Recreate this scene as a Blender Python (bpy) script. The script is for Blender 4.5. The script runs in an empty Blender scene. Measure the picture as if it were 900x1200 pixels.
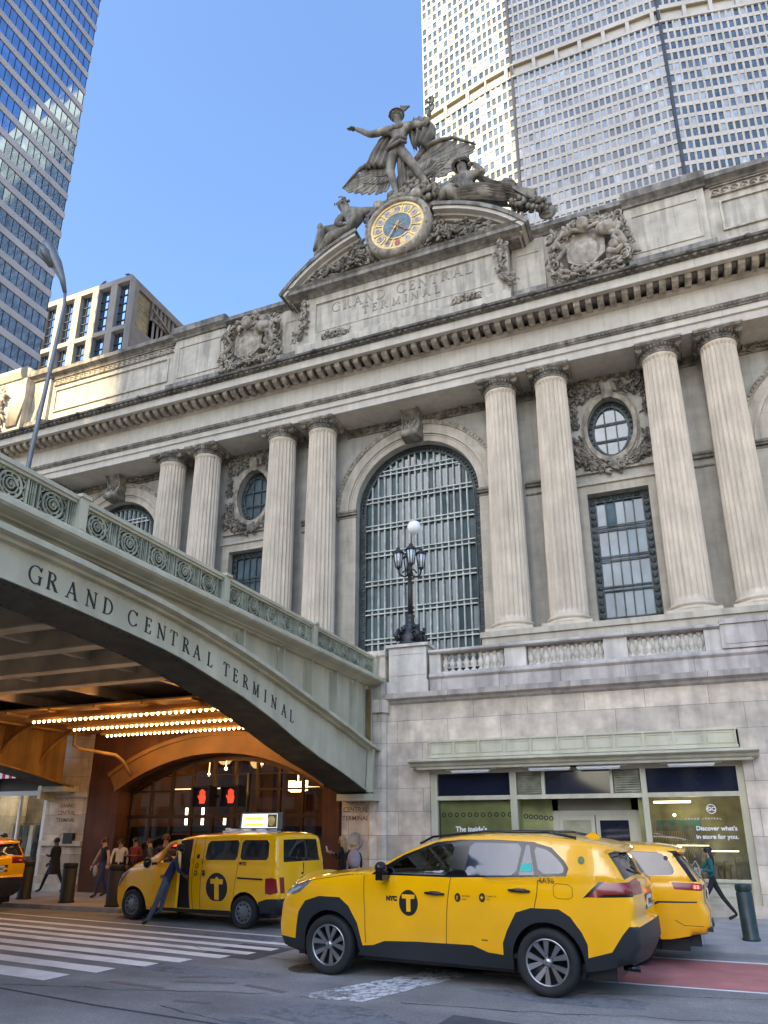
import bpy, bmesh, math, random
from mathutils import Vector, Matrix
from mathutils.geometry import delaunay_2d_cdt
random.seed(11)
PI = math.pi
SC = bpy.context.scene
COL = SC.collection
R = random.Random(5)
OFF = {}

# ------------------------------------------------------------------ tagging
def tag(o, label=None, cat=None, group=None, kind=None):
    if label: o['label'] = label
    if cat: o['category'] = cat
    if group: o['group'] = group
    if kind: o['kind'] = kind
    return o

def root(name, label, cat, loc=(0, 0, 0), rz=0.0, group=None, world=True):
    o = bpy.data.objects.new(name, None)
    o.empty_display_size = .3
    COL.objects.link(o)
    o.location = loc
    o.rotation_euler = (0, 0, rz)
    tag(o, label, cat, group)
    OFF[o] = Vector(loc) if world else Vector((0, 0, 0))
    return o

def copy_tree(o, parent=None):
    c = o.copy(); COL.objects.link(c)
    if parent: c.parent = parent
    OFF[c] = OFF.get(o, Vector((0, 0, 0)))
    for ch in list(o.children): copy_tree(ch, c)
    return c

# ------------------------------------------------------------------ mesh builder
class MB:
    def __init__(s):
        s.v = []; s.f = []; s.m = []; s.sm = []
    def add(s, vs, fs, mi=0, smooth=False):
        b = len(s.v); s.v.extend([tuple(v) for v in vs])
        for f in fs:
            s.f.append(tuple(b + i for i in f)); s.m.append(mi); s.sm.append(smooth)
        return s
    def box(s, x0, x1, y0, y1, z0, z1, mi=0):
        if x0 > x1: x0, x1 = x1, x0
        if y0 > y1: y0, y1 = y1, y0
        if z0 > z1: z0, z1 = z1, z0
        vs = [(x0,y0,z0),(x1,y0,z0),(x1,y1,z0),(x0,y1,z0),(x0,y0,z1),(x1,y0,z1),(x1,y1,z1),(x0,y1,z1)]
        return s.add(vs, [(3,2,1,0),(4,5,6,7),(0,1,5,4),(1,2,6,5),(2,3,7,6),(3,0,4,7)], mi)
    def obox(s, c, ax, ay, az, mi=0):
        c = Vector(c); ax = Vector(ax); ay = Vector(ay); az = Vector(az)
        vs = [c+sx*ax+sy*ay+sz*az for sz in (-1,1) for (sx,sy) in ((-1,-1),(1,-1),(1,1),(-1,1))]
        return s.add(vs, [(3,2,1,0),(4,5,6,7),(0,1,5,4),(1,2,6,5),(2,3,7,6),(3,0,4,7)], mi)
    def bar(s, a, b, w, h=None, mi=0, up=(0,0,1)):
        a = Vector(a); b = Vector(b); d = b-a; L = d.length
        if L < 1e-6: return s
        d /= L; u = Vector(up); sx = d.cross(u)
        if sx.length < 1e-4: sx = d.cross(Vector((0,1,0)))
        sx.normalize(); uz = sx.cross(d)
        h = w if h is None else h
        return s.obox((a+b)/2, d*L/2, sx*w/2, uz*h/2, mi)
    def quad(s, a, b, c, d, mi=0):
        return s.add([a,b,c,d], [(0,1,2,3)], mi)
    def prismx(s, prof, x0, x1, mi=0, smooth=False):   # prof: closed (y,z) polygon
        n = len(prof)
        vs = [(x0,y,z) for y,z in prof]+[(x1,y,z) for y,z in prof]
        fs = [(i,(i+1)%n,n+(i+1)%n,n+i) for i in range(n)]
        s.add(vs, fs, mi, smooth)
        return s.add(vs, [tuple(range(n-1,-1,-1)), tuple(range(n,2*n))], mi)
    def prism(s, pts, ext, mi=0):                      # planar 3D polygon + extrusion vector
        n = len(pts); e = Vector(ext)
        vs = [Vector(p) for p in pts]+[Vector(p)+e for p in pts]
        fs = [(i,(i+1)%n,n+(i+1)%n,n+i) for i in range(n)]
        fs += [tuple(range(n-1,-1,-1)), tuple(range(n,2*n))]
        return s.add(vs, fs, mi)
    def lathe(s, prof, c, seg=16, mi=0, smooth=True, flute=0, fdepth=0.0, frange=None, caps=True, ax='z'):
        vs = []; n = len(prof)
        for (r, z) in prof:
            for k in range(seg):
                a = 2*PI*k/seg; rr = r
                if flute and frange and frange[0] <= z <= frange[1]:
                    ph = (a*flute/(2*PI)) % 1.0
                    q = abs(ph-.5)*2
                    rr = r - fdepth*math.sqrt(max(0, 1-(q/.86)**2)) if q < .86 else r
                if ax == 'z': vs.append((c[0]+rr*math.cos(a), c[1]+rr*math.sin(a), c[2]+z))
                elif ax == 'y': vs.append((c[0]+rr*math.cos(a), c[1]+z, c[2]+rr*math.sin(a)))
                else: vs.append((c[0]+z, c[1]+rr*math.cos(a), c[2]+rr*math.sin(a)))
        fs = []
        for i in range(n-1):
            for k in range(seg):
                fs.append((i*seg+k, i*seg+(k+1)%seg, (i+1)*seg+(k+1)%seg, (i+1)*seg+k))
        s.add(vs, fs, mi, smooth)
        if caps:
            b = len(s.v)-len(vs)
            s.f.append(tuple(b+k for k in range(seg-1,-1,-1))); s.m.append(mi); s.sm.append(False)
            s.f.append(tuple(b+(n-1)*seg+k for k in range(seg))); s.m.append(mi); s.sm.append(False)
        return s
    def tube(s, pts, r, seg=8, mi=0, caps=True, smooth=True):
        pts = [Vector(p) for p in pts]; n = len(pts)
        rs = r if isinstance(r, (list, tuple)) else [r]*n
        vs = []; prev = None
        for i, p in enumerate(pts):
            d = (pts[min(i+1,n-1)]-pts[max(i-1,0)])
            if d.length < 1e-9: d = Vector((0,0,1))
            d.normalize()
            if prev is None:
                u = d.orthogonal().normalized()
            else:
                u = prev - d*prev.dot(d)
                u = u.normalized() if u.length > 1e-6 else d.orthogonal().normalized()
            prev = u; w = d.cross(u)
            for k in range(seg):
                a = 2*PI*k/seg
                vs.append(p+u*math.cos(a)*rs[i]+w*math.sin(a)*rs[i])
        fs = [(i*seg+k, i*seg+(k+1)%seg, (i+1)*seg+(k+1)%seg, (i+1)*seg+k) for i in range(n-1) for k in range(seg)]
        if caps: fs += [tuple(range(seg-1,-1,-1)), tuple((n-1)*seg+k for k in range(seg))]
        return s.add(vs, fs, mi, smooth)
    def ball(s, c, r, seg=8, rings=6, mi=0, M=None):
        c = Vector(c); rr = (r,r,r) if not isinstance(r,(list,tuple)) else r
        vs = []
        for i in range(rings+1):
            t = PI*i/rings
            for k in range(seg):
                a = 2*PI*k/seg
                p = Vector((rr[0]*math.sin(t)*math.cos(a), rr[1]*math.sin(t)*math.sin(a), rr[2]*math.cos(t)))
                if M: p = M @ p
                vs.append(c+p)
        fs = [(i*seg+k, (i+1)*seg+k, (i+1)*seg+(k+1)%seg, i*seg+(k+1)%seg) for i in range(rings) for k in range(seg)]
        return s.add(vs, fs, mi, True)
    def ring(s, xc, zc, r0, r1, y0, y1, a0=0., a1=PI, n=24, mi=0, rx=1., rz=1.):
        """flat arch ring in the XZ plane, thickness y0..y1"""
        vs = []
        for i in range(n+1):
            a = a0+(a1-a0)*i/n; c, d = math.cos(a), math.sin(a)
            for (r, y) in ((r0,y0),(r1,y0),(r1,y1),(r0,y1)):
                vs.append((xc+r*c*rx, y, zc+r*d*rz))
        fs = []
        for i in range(n):
            for k in range(4):
                fs.append((i*4+k, i*4+(k+1)%4, (i+1)*4+(k+1)%4, (i+1)*4+k))
        fs += [(3,2,1,0), tuple(n*4+k for k in range(4))]
        return s.add(vs, fs, mi)
    def merge(s, o, f=None, mi=None):
        b = len(s.v)
        s.v.extend([tuple(f(Vector(v))) for v in o.v] if f else o.v)
        for fa, m, sm in zip(o.f, o.m, o.sm):
            s.f.append(tuple(b+i for i in fa)); s.m.append(m if mi is None else mi); s.sm.append(sm)
        return s
    def islands(s, gap):
        n = len(s.v); par = list(range(n))
        def find(a):
            while par[a] != a: par[a] = par[par[a]]; a = par[a]
            return a
        for f in s.f:
            a = find(f[0])
            for i in f[1:]: par[find(i)] = a
        groups = {}
        for k, f in enumerate(s.f): groups.setdefault(find(f[0]), []).append(k)
        items = []
        for g in groups.values():
            vs = [s.v[i] for k in g for i in s.f[k]]
            items.append([g, [min(v[j] for v in vs)-gap/2 for j in range(3)], [max(v[j] for v in vs)+gap/2 for j in range(3)]])
        merged = True
        while merged:      # join pieces whose boxes touch
            merged = False; out = []
            for it in items:
                for o in out:
                    if all(it[1][j] <= o[2][j] and it[2][j] >= o[1][j] for j in range(3)):
                        o[0] += it[0]; o[1] = [min(a,b) for a,b in zip(o[1],it[1])]; o[2] = [max(a,b) for a,b in zip(o[2],it[2])]; merged = True; break
                else: out.append(it)
            items = out
        return [it[0] for it in items]
    def build_split(s, name, mats, parent, gap=.06):
        objs = []
        for g in s.islands(gap):
            m = MB(); mp = {}
            for k in g:
                for i in s.f[k]:
                    if i not in mp: mp[i] = len(m.v); m.v.append(s.v[i])
                m.f.append(tuple(mp[i] for i in s.f[k])); m.m.append(s.m[k]); m.sm.append(s.sm[k])
            objs.append(m.build(name, mats, parent))
        return objs[0]
    def build(s, name, mats, parent=None, fixn=False, auto=None):
        me = bpy.data.meshes.new(name)
        off = OFF.get(parent, Vector((0,0,0))) if parent else Vector((0,0,0))
        me.from_pydata([(v[0]-off[0], v[1]-off[1], v[2]-off[2]) for v in s.v], [], s.f)
        if not isinstance(mats, (list, tuple)): mats = [mats]
        for m in mats: me.materials.append(m)
        me.polygons.foreach_set('material_index', s.m)
        me.polygons.foreach_set('use_smooth', s.sm)
        if fixn:
            bm = bmesh.new(); bm.from_mesh(me)
            bmesh.ops.recalc_face_normals(bm, faces=bm.faces); bm.to_mesh(me); bm.free()
        me.validate(); me.update()
        o = bpy.data.objects.new(name, me); COL.objects.link(o)
        if parent: o.parent = parent
        OFF[o] = off
        return o

def solo(name, mb, mat, label, cat, loc, group=None, fixn=False):
    """a thing that is one mesh; origin at loc, mesh given in world coordinates"""
    OFF[None] = Vector((0,0,0))
    for i, v in enumerate(mb.v): mb.v[i] = (v[0]-loc[0], v[1]-loc[1], v[2]-loc[2])
    o = mb.build(name, mat, None, fixn); o.location = loc; OFF[o] = Vector(loc)
    return tag(o, label, cat, group)

def structure(name, mb, mat):
    o = mb.build(name, mat); o['kind'] = 'structure'; return o

# ------------------------------------------------------------------ materials
def M(name, col, rough=.7, metal=0., var=.12, scale=1.5, bump=0., bscale=20., streak=0., brick=None,
      emis=None, estr=0., spec=.5, coat=0., coords='world', tint=None, detail=6., alpha=None, trans=0.):
    m = bpy.data.materials.new(name); m.use_nodes = True
    nt = m.node_tree; N = nt.nodes; L = nt.links
    b = N['Principled BSDF']
    b.inputs['Roughness'].default_value = rough; b.inputs['Metallic'].default_value = metal
    b.inputs['Specular IOR Level'].default_value = spec
    b.inputs['Coat Weight'].default_value = coat
    if coat: b.inputs['Coat Roughness'].default_value = .04
    if trans: b.inputs['Transmission Weight'].default_value = trans
    if alpha is not None: b.inputs['Alpha'].default_value = alpha
    c3 = (col[0], col[1], col[2], 1)
    b.inputs['Base Color'].default_value = c3
    if coords == 'world':
        g = N.new('ShaderNodeNewGeometry'); vec = g.outputs['Position']
    else:
        g = N.new('ShaderNodeTexCoord'); vec = g.outputs['Object']
    cur = None
    def mul(a, bsock, fac=1.):
        mx = N.new('ShaderNodeMix'); mx.data_type = 'RGBA'; mx.blend_type = 'MULTIPLY'
        mx.inputs[0].default_value = fac
        if isinstance(a, tuple): mx.inputs[6].default_value = a
        else: L.new(a, mx.inputs[6])
        L.new(bsock, mx.inputs[7]); return mx.outputs[2]
    def noise(sc, det, sx=(1,1,1)):
        mp = N.new('ShaderNodeMapping'); mp.inputs['Scale'].default_value = sx; L.new(vec, mp.inputs[0])
        n = N.new('ShaderNodeTexNoise'); n.inputs['Scale'].default_value = sc; n.inputs['Detail'].default_value = det
        L.new(mp.outputs[0], n.inputs['Vector']); return n.outputs['Fac']
    def ramp(fac, lo, hi, p0=.3, p1=.7):
        r = N.new('ShaderNodeValToRGB'); e = r.color_ramp.elements
        e[0].position = p0; e[1].position = p1
        lo = lo if isinstance(lo, tuple) else (lo,)*3; hi = hi if isinstance(hi, tuple) else (hi,)*3
        e[0].color = lo+(1,); e[1].color = hi+(1,)
        L.new(fac, r.inputs[0]); return r.outputs[0]
    cur = c3
    bfac = None
    if brick:
        bw, bh, mort, rv = brick
        sp = N.new('ShaderNodeSeparateXYZ'); L.new(vec, sp.inputs[0])
        ad = N.new('ShaderNodeMath'); L.new(sp.outputs[0], ad.inputs[0]); L.new(sp.outputs[1], ad.inputs[1])
        cb = N.new('ShaderNodeCombineXYZ'); L.new(ad.outputs[0], cb.inputs[0]); L.new(sp.outputs[2], cb.inputs[1])
        bt = N.new('ShaderNodeTexBrick'); L.new(cb.outputs[0], bt.inputs['Vector'])
        bt.inputs['Scale'].default_value = 1.; bt.inputs['Brick Width'].default_value = bw
        bt.inputs['Row Height'].default_value = bh; bt.inputs['Mortar Size'].default_value = .006 if bh < 1 else .01
        bt.inputs['Mortar Smooth'].default_value = .3
        bt.inputs['Color1'].default_value = (1-rv,1-rv,1-rv*.9,1); bt.inputs['Color2'].default_value = (1+rv*.6,1+rv*.5,1+rv*.45,1)
        bt.inputs['Mortar'].default_value = (mort,mort,mort,1)
        cur = mul(cur, bt.outputs['Color']); bfac = bt.outputs['Fac']
    if var:
        cur = mul(cur, ramp(noise(scale, detail), 1-var*1.4, 1+var))
        cur = mul(cur, ramp(noise(scale*.23, 3.), 1-var, 1+var*.7))
    if tint:
        cur2 = ramp(noise(scale*.6, 4.), (1,1,1), tint, .5, .75)
        cur = mul(cur, cur2)
    if streak:
        cur = mul(cur, ramp(noise(1.6, 5., (2.2,2.2,.22)), 1-streak, 1., .38, .56))
        cur = mul(cur, ramp(noise(1.7, 10.), 1-streak*.3, 1., .4, .55))
    if cur is not c3: L.new(cur, b.inputs['Base Color'])
    if bump:
        bp = N.new('ShaderNodeBump'); bp.inputs['Strength'].default_value = min(1., bump); bp.inputs['Distance'].default_value = .02
        L.new(noise(bscale, 6.), bp.inputs['Height']); last = bp
        if bfac is not None:
            b2 = N.new('ShaderNodeBump'); b2.inputs['Strength'].default_value = .6; b2.inputs['Distance'].default_value = .01; b2.invert = True
            L.new(bfac, b2.inputs['Height']); L.new(bp.outputs[0], b2.inputs['Normal']); last = b2
        L.new(last.outputs[0], b.inputs['Normal'])
    if emis:
        b.inputs['Emission Color'].default_value = (emis[0],emis[1],emis[2],1); b.inputs['Emission Strength'].default_value = estr
    return m

def glass_mat(name, col, rough=.03, wob=.02, wscale=.35, spec=1., var=.3, cell=None, metal=0.):
    """dark reflective glazing with slightly uneven panes"""
    m = M(name, col, rough=rough, var=var, scale=.8, spec=spec, metal=metal)
    nt = m.node_tree; N = nt.nodes; L = nt.links; b = N['Principled BSDF']
    b.inputs['IOR'].default_value = 1.38
    g = N.new('ShaderNodeNewGeometry')
    n = N.new('ShaderNodeTexNoise'); n.inputs['Scale'].default_value = wscale; n.inputs['Detail'].default_value = 2.
    L.new(g.outputs['Position'], n.inputs['Vector'])
    bp = N.new('ShaderNodeBump'); bp.inputs['Strength'].default_value = wob*10; bp.inputs['Distance'].default_value = .1
    L.new(n.outputs['Fac'], bp.inputs['Height']); L.new(bp.outputs[0], b.inputs['Normal'])
    return m

MT = {}
MT['stone'] = M('pale_limestone', (0.484,0.427,0.337), .82, brick=(1.6,.62,.70,.06), var=.10, bump=.25, bscale=9, streak=.16)
MT['wall'] = M('grey_wall_stone', (0.437,0.410,0.349), .85, brick=(1.7,.58,.8,.04), var=.10, bump=.2, bscale=9, streak=.15)
MT['col'] = M('warm_column_stone', (0.616,0.517,0.395), .75, var=.08, scale=.9, bump=.2, bscale=8, streak=.15)
MT['corn'] = M('cornice_stone', (0.538,0.489,0.405), .8, brick=(1.9,9.,.72,.05), var=.07, bump=.2, bscale=10, streak=.10)
MT['dark'] = M('weathered_dark_stone', (.15,.135,.11), .85, var=.35, scale=2.5, bump=.6, bscale=14, streak=.35)
MT['soff'] = M('soffit_stone', (.44,.38,.31), .85, var=.2, bump=.3, bscale=10)
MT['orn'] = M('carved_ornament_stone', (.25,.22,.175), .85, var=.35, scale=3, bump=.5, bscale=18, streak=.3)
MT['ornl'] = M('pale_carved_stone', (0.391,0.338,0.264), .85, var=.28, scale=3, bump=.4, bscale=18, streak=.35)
MT['attic'] = M('attic_stone', (0.516,0.466,0.374), .82, brick=(2.3,1.1,.85,.04), var=.10, bump=.2, bscale=8, streak=.3)
MT['cop'] = M('coping_stone', (.25,.23,.195), .85, var=.3, scale=2, bump=.5, bscale=12, streak=.4)
MT['gran'] = M('pink_grey_granite', (0.684,0.587,0.460), .7, brick=(1.35,.56,.42,.22), var=.15, scale=3.4, bump=.3, bscale=14, streak=.18, tint=(.84,.81,.79))
MT['granp'] = M('grey_granite_trim', (.52,.46,.405), .7, brick=(1.5,4.,.6,.08), var=.16, scale=2.2, bump=.25, bscale=14, streak=.32)
MT['granl'] = M('clean_granite', (0.644,0.586,0.501), .65, var=.14, scale=2.5, bump=.2, bscale=14, streak=.25)
MT['iron'] = M('dark_window_iron', (.06,.075,.075), .55, .3, var=.3, scale=3)
MT['ironl'] = M('pale_green_mullion', (.44,.47,.43), .5, .1, var=.2, scale=3)
MT['glass'] = glass_mat('hall_window_glass', (.045,.075,.078), .12, .008, .35, var=.35)
MT['glass2'] = glass_mat('side_window_glass', (.10,.15,.17), .06, .012, .5)
MT['bronze'] = M('statue_stone', (.25,.22,.17), .75, var=.4, scale=1.6, bump=.5, bscale=12, streak=.45)
MT['bronzed'] = M('statue_dark_stone', (.17,.15,.12), .75, var=.4, scale=1.8, bump=.5, bscale=12)
MT['green'] = M('sage_green_paint', (.56,.525,.385), .5, var=.10, scale=1.2, bump=.12, bscale=30, streak=.14, tint=(.88,.84,.76))
MT['greend'] = M('worn_sage_ironwork', (.36,.355,.25), .55, .1, var=.3, scale=5, bump=.3, bscale=25)
MT['greenk'] = M('dark_green_soffit', (.05,.052,.034), .7, var=.3, scale=3, bump=.6, bscale=40)  # underside plate much darker than the girder faces
MT['deck'] = M('viaduct_underside', (.60,.47,.30), .75, var=.25, scale=1.5, bump=.2, bscale=10)
MT['ochre'] = M('lamplit_orange_steel', (.42,.22,.06), .6, var=.22, scale=1.2, bump=.2, bscale=12, streak=.3)  # orange glow of the strip lamps put into the steel's colour
MT['ochred'] = M('lamplit_brown_wall', (.12,.038,.014), .7, brick=(1.3,.8,.7,.08), var=.25, scale=1.2, bump=.25, bscale=12, streak=.3)  # wall brown tinted with the orange lamp glow
MT['archb'] = M('brown_arch_moulding', (.25,.115,.03), .6, var=.22, scale=1.2, bump=.2, bscale=12)  # moulding colour also carries the orange of the lamps
MT['black'] = M('black_paint', (.012,.012,.013), .4, var=.1)
MT['blackp'] = M('black_plastic', (.010,.010,.011), .6, var=.1, coords='obj')
MT['letter'] = M('engraved_letter_paint', (.02,.021,.018), .6, var=.1)
MT['white'] = M('white_paint', (.75,.75,.74), .5, var=.05)
MT['steelg'] = M('galvanised_steel', (.17,.18,.19), .45, .5, var=.12)
# ================================================================== setting
asph = M('asphalt', (.31,.30,.285), .9, var=.16, scale=1.1, bump=.9, bscale=70, detail=10)
def asphalt_detail(m):
    nt = m.node_tree; N = nt.nodes; L = nt.links; b = N['Principled BSDF']
    src = b.inputs['Base Color'].links[0].from_socket
    g = N.new('ShaderNodeNewGeometry')
    v = N.new('ShaderNodeTexVoronoi'); v.inputs['Scale'].default_value = 55; L.new(g.outputs['Position'], v.inputs['Vector'])
    r = N.new('ShaderNodeValToRGB'); r.color_ramp.elements[0].color = (.62,.62,.62,1); r.color_ramp.elements[1].color = (1.35,1.35,1.35,1)
    L.new(v.outputs['Distance'], r.inputs[0])
    mx = N.new('ShaderNodeMix'); mx.data_type='RGBA'; mx.blend_type='MULTIPLY'; mx.inputs[0].default_value = .7
    L.new(src, mx.inputs[6]); L.new(r.outputs[0], mx.inputs[7])
    # tyre-polished, patched bands running with the traffic
    mp = N.new('ShaderNodeMapping'); mp.inputs['Scale'].default_value = (.05,.8,1); L.new(g.outputs['Position'], mp.inputs[0])
    n = N.new('ShaderNodeTexNoise'); n.inputs['Scale'].default_value = 1.4; n.inputs['Detail'].default_value = 4; L.new(mp.outputs[0], n.inputs['Vector'])
    r2 = N.new('ShaderNodeValToRGB'); r2.color_ramp.elements[0].position=.35; r2.color_ramp.elements[1].position=.7
    r2.color_ramp.elements[0].color=(.78,.78,.8,1); r2.color_ramp.elements[1].color=(1.15,1.15,1.13,1); L.new(n.outputs['Fac'], r2.inputs[0])
    m2 = N.new('ShaderNodeMix'); m2.data_type='RGBA'; m2.blend_type='MULTIPLY'; m2.inputs[0].default_value = 1
    L.new(mx.outputs[2], m2.inputs[6]); L.new(r2.outputs[0], m2.inputs[7]); L.new(m2.outputs[2], b.inputs['Base Color'])
asphalt_detail(asph)
mb = MB(); mb.box(-400, 400, -300, 500, -.5, 0); structure('road', mb, asph)
side_m = M('concrete_pavement', (.36,.35,.34), .8, brick=(1.5,1.5,.7,.05), var=.16, scale=1.5, bump=.35, bscale=30)
# the pavement texture is laid in plan, so swap the brick plane
def plan_brick(m):
    for n in m.node_tree.nodes:
        if n.bl_idname == 'ShaderNodeCombineXYZ':
            sp = [k for k in m.node_tree.nodes if k.bl_idname == 'ShaderNodeSeparateXYZ'][0]
            m.node_tree.links.new(sp.outputs[0], n.inputs[0]); m.node_tree.links.new(sp.outputs[1], n.inputs[1])
plan_brick(side_m)
CURB = [(-200,14.3),(-12.35,14.3),(-12.05,15.35),(-5.6,15.35),(-4.6,13.45),(80,13.45)]
mb = MB()
poly = [(x,y+.16,0) for x,y in CURB]+[(80,24,0),(-200,24,0)]
mb.prism(poly, (0,0,.10)); structure('pavement', mb, side_m)
curb_m = M('granite_kerb', (.33,.33,.33), .75, var=.2, scale=3, bump=.4, bscale=25)
mb = MB()
for (a,b) in zip(CURB[:-1], CURB[1:]):
    mb.prism([(a[0],a[1],-.05),(b[0],b[1],-.05),(b[0],b[1]+.157,-.05),(a[0],a[1]+.157,-.05)], (0,0,.153))
structure('kerb', mb, curb_m)
mb = MB(); mb.box(-200, 80, -22, -9.0, -.05, .14); structure('south_pavement', mb, side_m)

paint = M('worn_road_paint', (.88,.88,.87), .6, var=.1, scale=3, bump=.2, bscale=60)
def wear(m, amt=.47, base=(.19,.195,.2,1)):
    nt = m.node_tree; N = nt.nodes; L = nt.links; b = N['Principled BSDF']
    src = b.inputs['Base Color'].links[0].from_socket
    g = N.new('ShaderNodeNewGeometry')
    n = N.new('ShaderNodeTexNoise'); n.inputs['Scale'].default_value = 9; n.inputs['Detail'].default_value = 10; n.inputs['Roughness'].default_value=.75
    L.new(g.outputs['Position'], n.inputs['Vector'])
    n3 = N.new('ShaderNodeTexNoise'); n3.inputs['Scale'].default_value = .9; n3.inputs['Detail'].default_value = 3
    L.new(g.outputs['Position'], n3.inputs['Vector'])
    ad = N.new('ShaderNodeMath'); ad.operation='MULTIPLY_ADD'; L.new(n3.outputs['Fac'], ad.inputs[0]); ad.inputs[1].default_value=.35; L.new(n.outputs['Fac'], ad.inputs[2])
    r = N.new('ShaderNodeValToRGB'); r.color_ramp.elements[0].position = amt+.12; r.color_ramp.elements[1].position = amt+.2
    r.color_ramp.elements[0].color=(0,0,0,1); r.color_ramp.elements[1].color=(1,1,1,1); L.new(ad.outputs[0], r.inputs[0])
    mx = N.new('ShaderNodeMix'); mx.data_type='RGBA'; L.new(r.outputs[0], mx.inputs[0]); mx.inputs[6].default_value = base
    L.new(src, mx.inputs[7]); L.new(mx.outputs[2], b.inputs['Base Color'])
wear(paint, .30)
paintw = M('very_worn_road_paint', (.74,.75,.76), .6, var=.1, scale=3, bump=.2, bscale=60); wear(paintw, .50)
# crosswalk bars (rotated a little against the facade, as the lanes are)
mb = MB(); th = math.radians(-6.8); cu, su = math.cos(th), math.sin(th)
def stripe(mb, c, w, xr, xl=-40., ragged=.1):
    # centre line Y = c - .119 X
    n = 40; top = []; bot = []
    for i in range(n+1):
        x = xl+(xr-xl)*i/n
        j = R.uniform(-.012,.012)
        top.append((x, c-.1192*x+w/2+j, .004)); bot.append((x-.02, c-.1192*x-w/2+R.uniform(-.012,.012), .004))
    b = len(mb.v); mb.v += top+bot
    for i in range(n): mb.f.append((b+i, b+n+1+i, b+n+2+i, b+i+1)); mb.m.append(0); mb.sm.append(False)
for c, w, xr in ((11.57,.10,-5.4),(10.88,.20,-6.2),(10.33,.22,-6.35),(9.86,.24,-6.5),(9.42,.27,-6.7),(8.88,.31,-7.05),(8.40,.30,-7.3),(7.79,.34,-7.6),(7.15,.44,-7.85)):
    stripe(mb, c, w, xr)
structure('crosswalk_markings', mb, paint)
mb = MB()
mb.quad((-4.48,8.22,.004),(-3.62,8.28,.004),(-2.72,10.75,.004),(-3.3,10.75,.004))
mb.quad((-3.3,10.25,.0045),(-.9,10.42,.0045),(-.9,10.5,.0045),(-3.3,10.35,.0045))
structure('stop_line_marking', mb, paintw)
redm = M('red_bus_lane_paint', (.50,.19,.175), .75, var=.15, scale=2, bump=.5, bscale=60); wear(redm, .30, (.15,.13,.13,1))
mb = MB(); mb.quad((-3.6,10.5,.004),(60,10.5,.004),(60,12.5,.004),(-3.6,12.5,.004)); structure('red_bus_lane', mb, redm)
mb = MB(); mb.quad((-3.6,12.52,.004),(60,12.52,.004),(60,12.62,.004),(-3.6,12.62,.004)); mb.quad((-3.6,10.40,.004),(60,10.40,.004),(60,10.48,.004),(-3.6,10.48,.004))
structure('lane_edge_lines', mb, paint)
# tar-sealed crack and utility marks
mb = MB(); pts = [(-22,9.2),(-13,8.0),(-8.01,7.33),(-6.3,7.06),(-4.61,6.88),(-2,6.6),(4,6.0)]
for a,b in zip(pts[:-1],pts[1:]):
    mb.quad((a[0],a[1]-.02,.004),(b[0],b[1]-.02,.004),(b[0],b[1]+.02,.004),(a[0],a[1]+.02,.004))
structure('tar_seam', mb, M('tar', (.055,.058,.065), .9, var=.2))
rw = M('faded_red_spray_paint', (.30,.13,.13), .8, var=.2, scale=4); wear(rw, .60, (.16,.165,.17,1))
mb = MB()
for (x,y,l,w,a) in ((-6.6,8.1,.9,.10,-.1),(-5.9,8.55,.8,.12,.2),(-5.0,8.5,.7,.10,-.3),(-6.2,8.8,.5,.1,.5),(-5.4,7.6,.45,.09,.1)):
    d = Vector((math.cos(a),math.sin(a),0))*l/2; n = Vector((-math.sin(a),math.cos(a),0))*w/2; c = Vector((x,y,.0042))
    mb.quad(c-d-n,c+d-n,c+d+n,c-d+n)
structure('utility_spray_marks', mb, rw)
pat = M('fresh_asphalt_patch', (.10,.105,.115), .85, var=.2, scale=3, bump=.8, bscale=70)
mb = MB(); mb.quad((-12.5,6.9,.003),(-8.9,6.5,.003),(-8.7,7.0,.003),(-12.4,7.5,.003)); mb.quad((-2.6,7.0,.003),(-1.1,6.85,.003),(-1.0,7.9,.003),(-2.5,8.1,.003)); mb.quad((-7.3,10.3,.003),(-6.2,10.15,.003),(-6.1,11.3,.003),(-7.2,11.5,.003))
structure('road_patches', mb, pat)
stain = M('oil_stain', (.155,.162,.175), .9, var=.3, scale=3); wear(stain, .52, (.20,.21,.225,1))
mb = MB()
for (x,y,a,b) in ((-3.6,7.6,.9,.4),(-6.6,9.2,1.3,.35),(-8.2,12.0,1.6,.4),(-1.5,9.3,1.0,.3),(-10.5,8.4,1.5,.4),(-4.2,7.0,.5,.2),(-13,11.5,2,.4)):
    P = [(x+a*math.cos(t)*(1+.2*math.sin(3*t+x)), y+b*math.sin(t)*(1+.2*math.cos(2*t+x))-.1*a*math.cos(t), .0022) for t in [2*PI*k/20 for k in range(20)]]; mb.add(P, [tuple(range(20))])
structure('oil_stains', mb, stain)
mb = MB()
def crack(x,y,dx,dy,n):
    p = Vector((x,y)); d = Vector((dx,dy))
    for k in range(n):
        q = p+d*(.16+.1*R.random())+Vector((R.gauss(0,.02),R.gauss(0,.035))); w = .004+.006*R.random(); nn = Vector((-(q-p).y,(q-p).x)).normalized()*w
        mb.quad((p.x-nn.x,p.y-nn.y,.0045),(q.x-nn.x,q.y-nn.y,.0045),(q.x+nn.x,q.y+nn.y,.0045),(p.x+nn.x,p.y+nn.y,.0045)); p = q
crack(-9,7.3,.9,.25,22); crack(-5.6,7.3,.8,-.3,14); crack(-7.5,8.9,.5,.8,12); crack(-3.2,8.4,1,.1,18); crack(-8.4,10.9,1,-.2,16); crack(-1.8,9.6,1,.2,14)
structure('road_cracks', mb, M('crack_dark', (.05,.052,.055), .9, var=.2))
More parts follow.
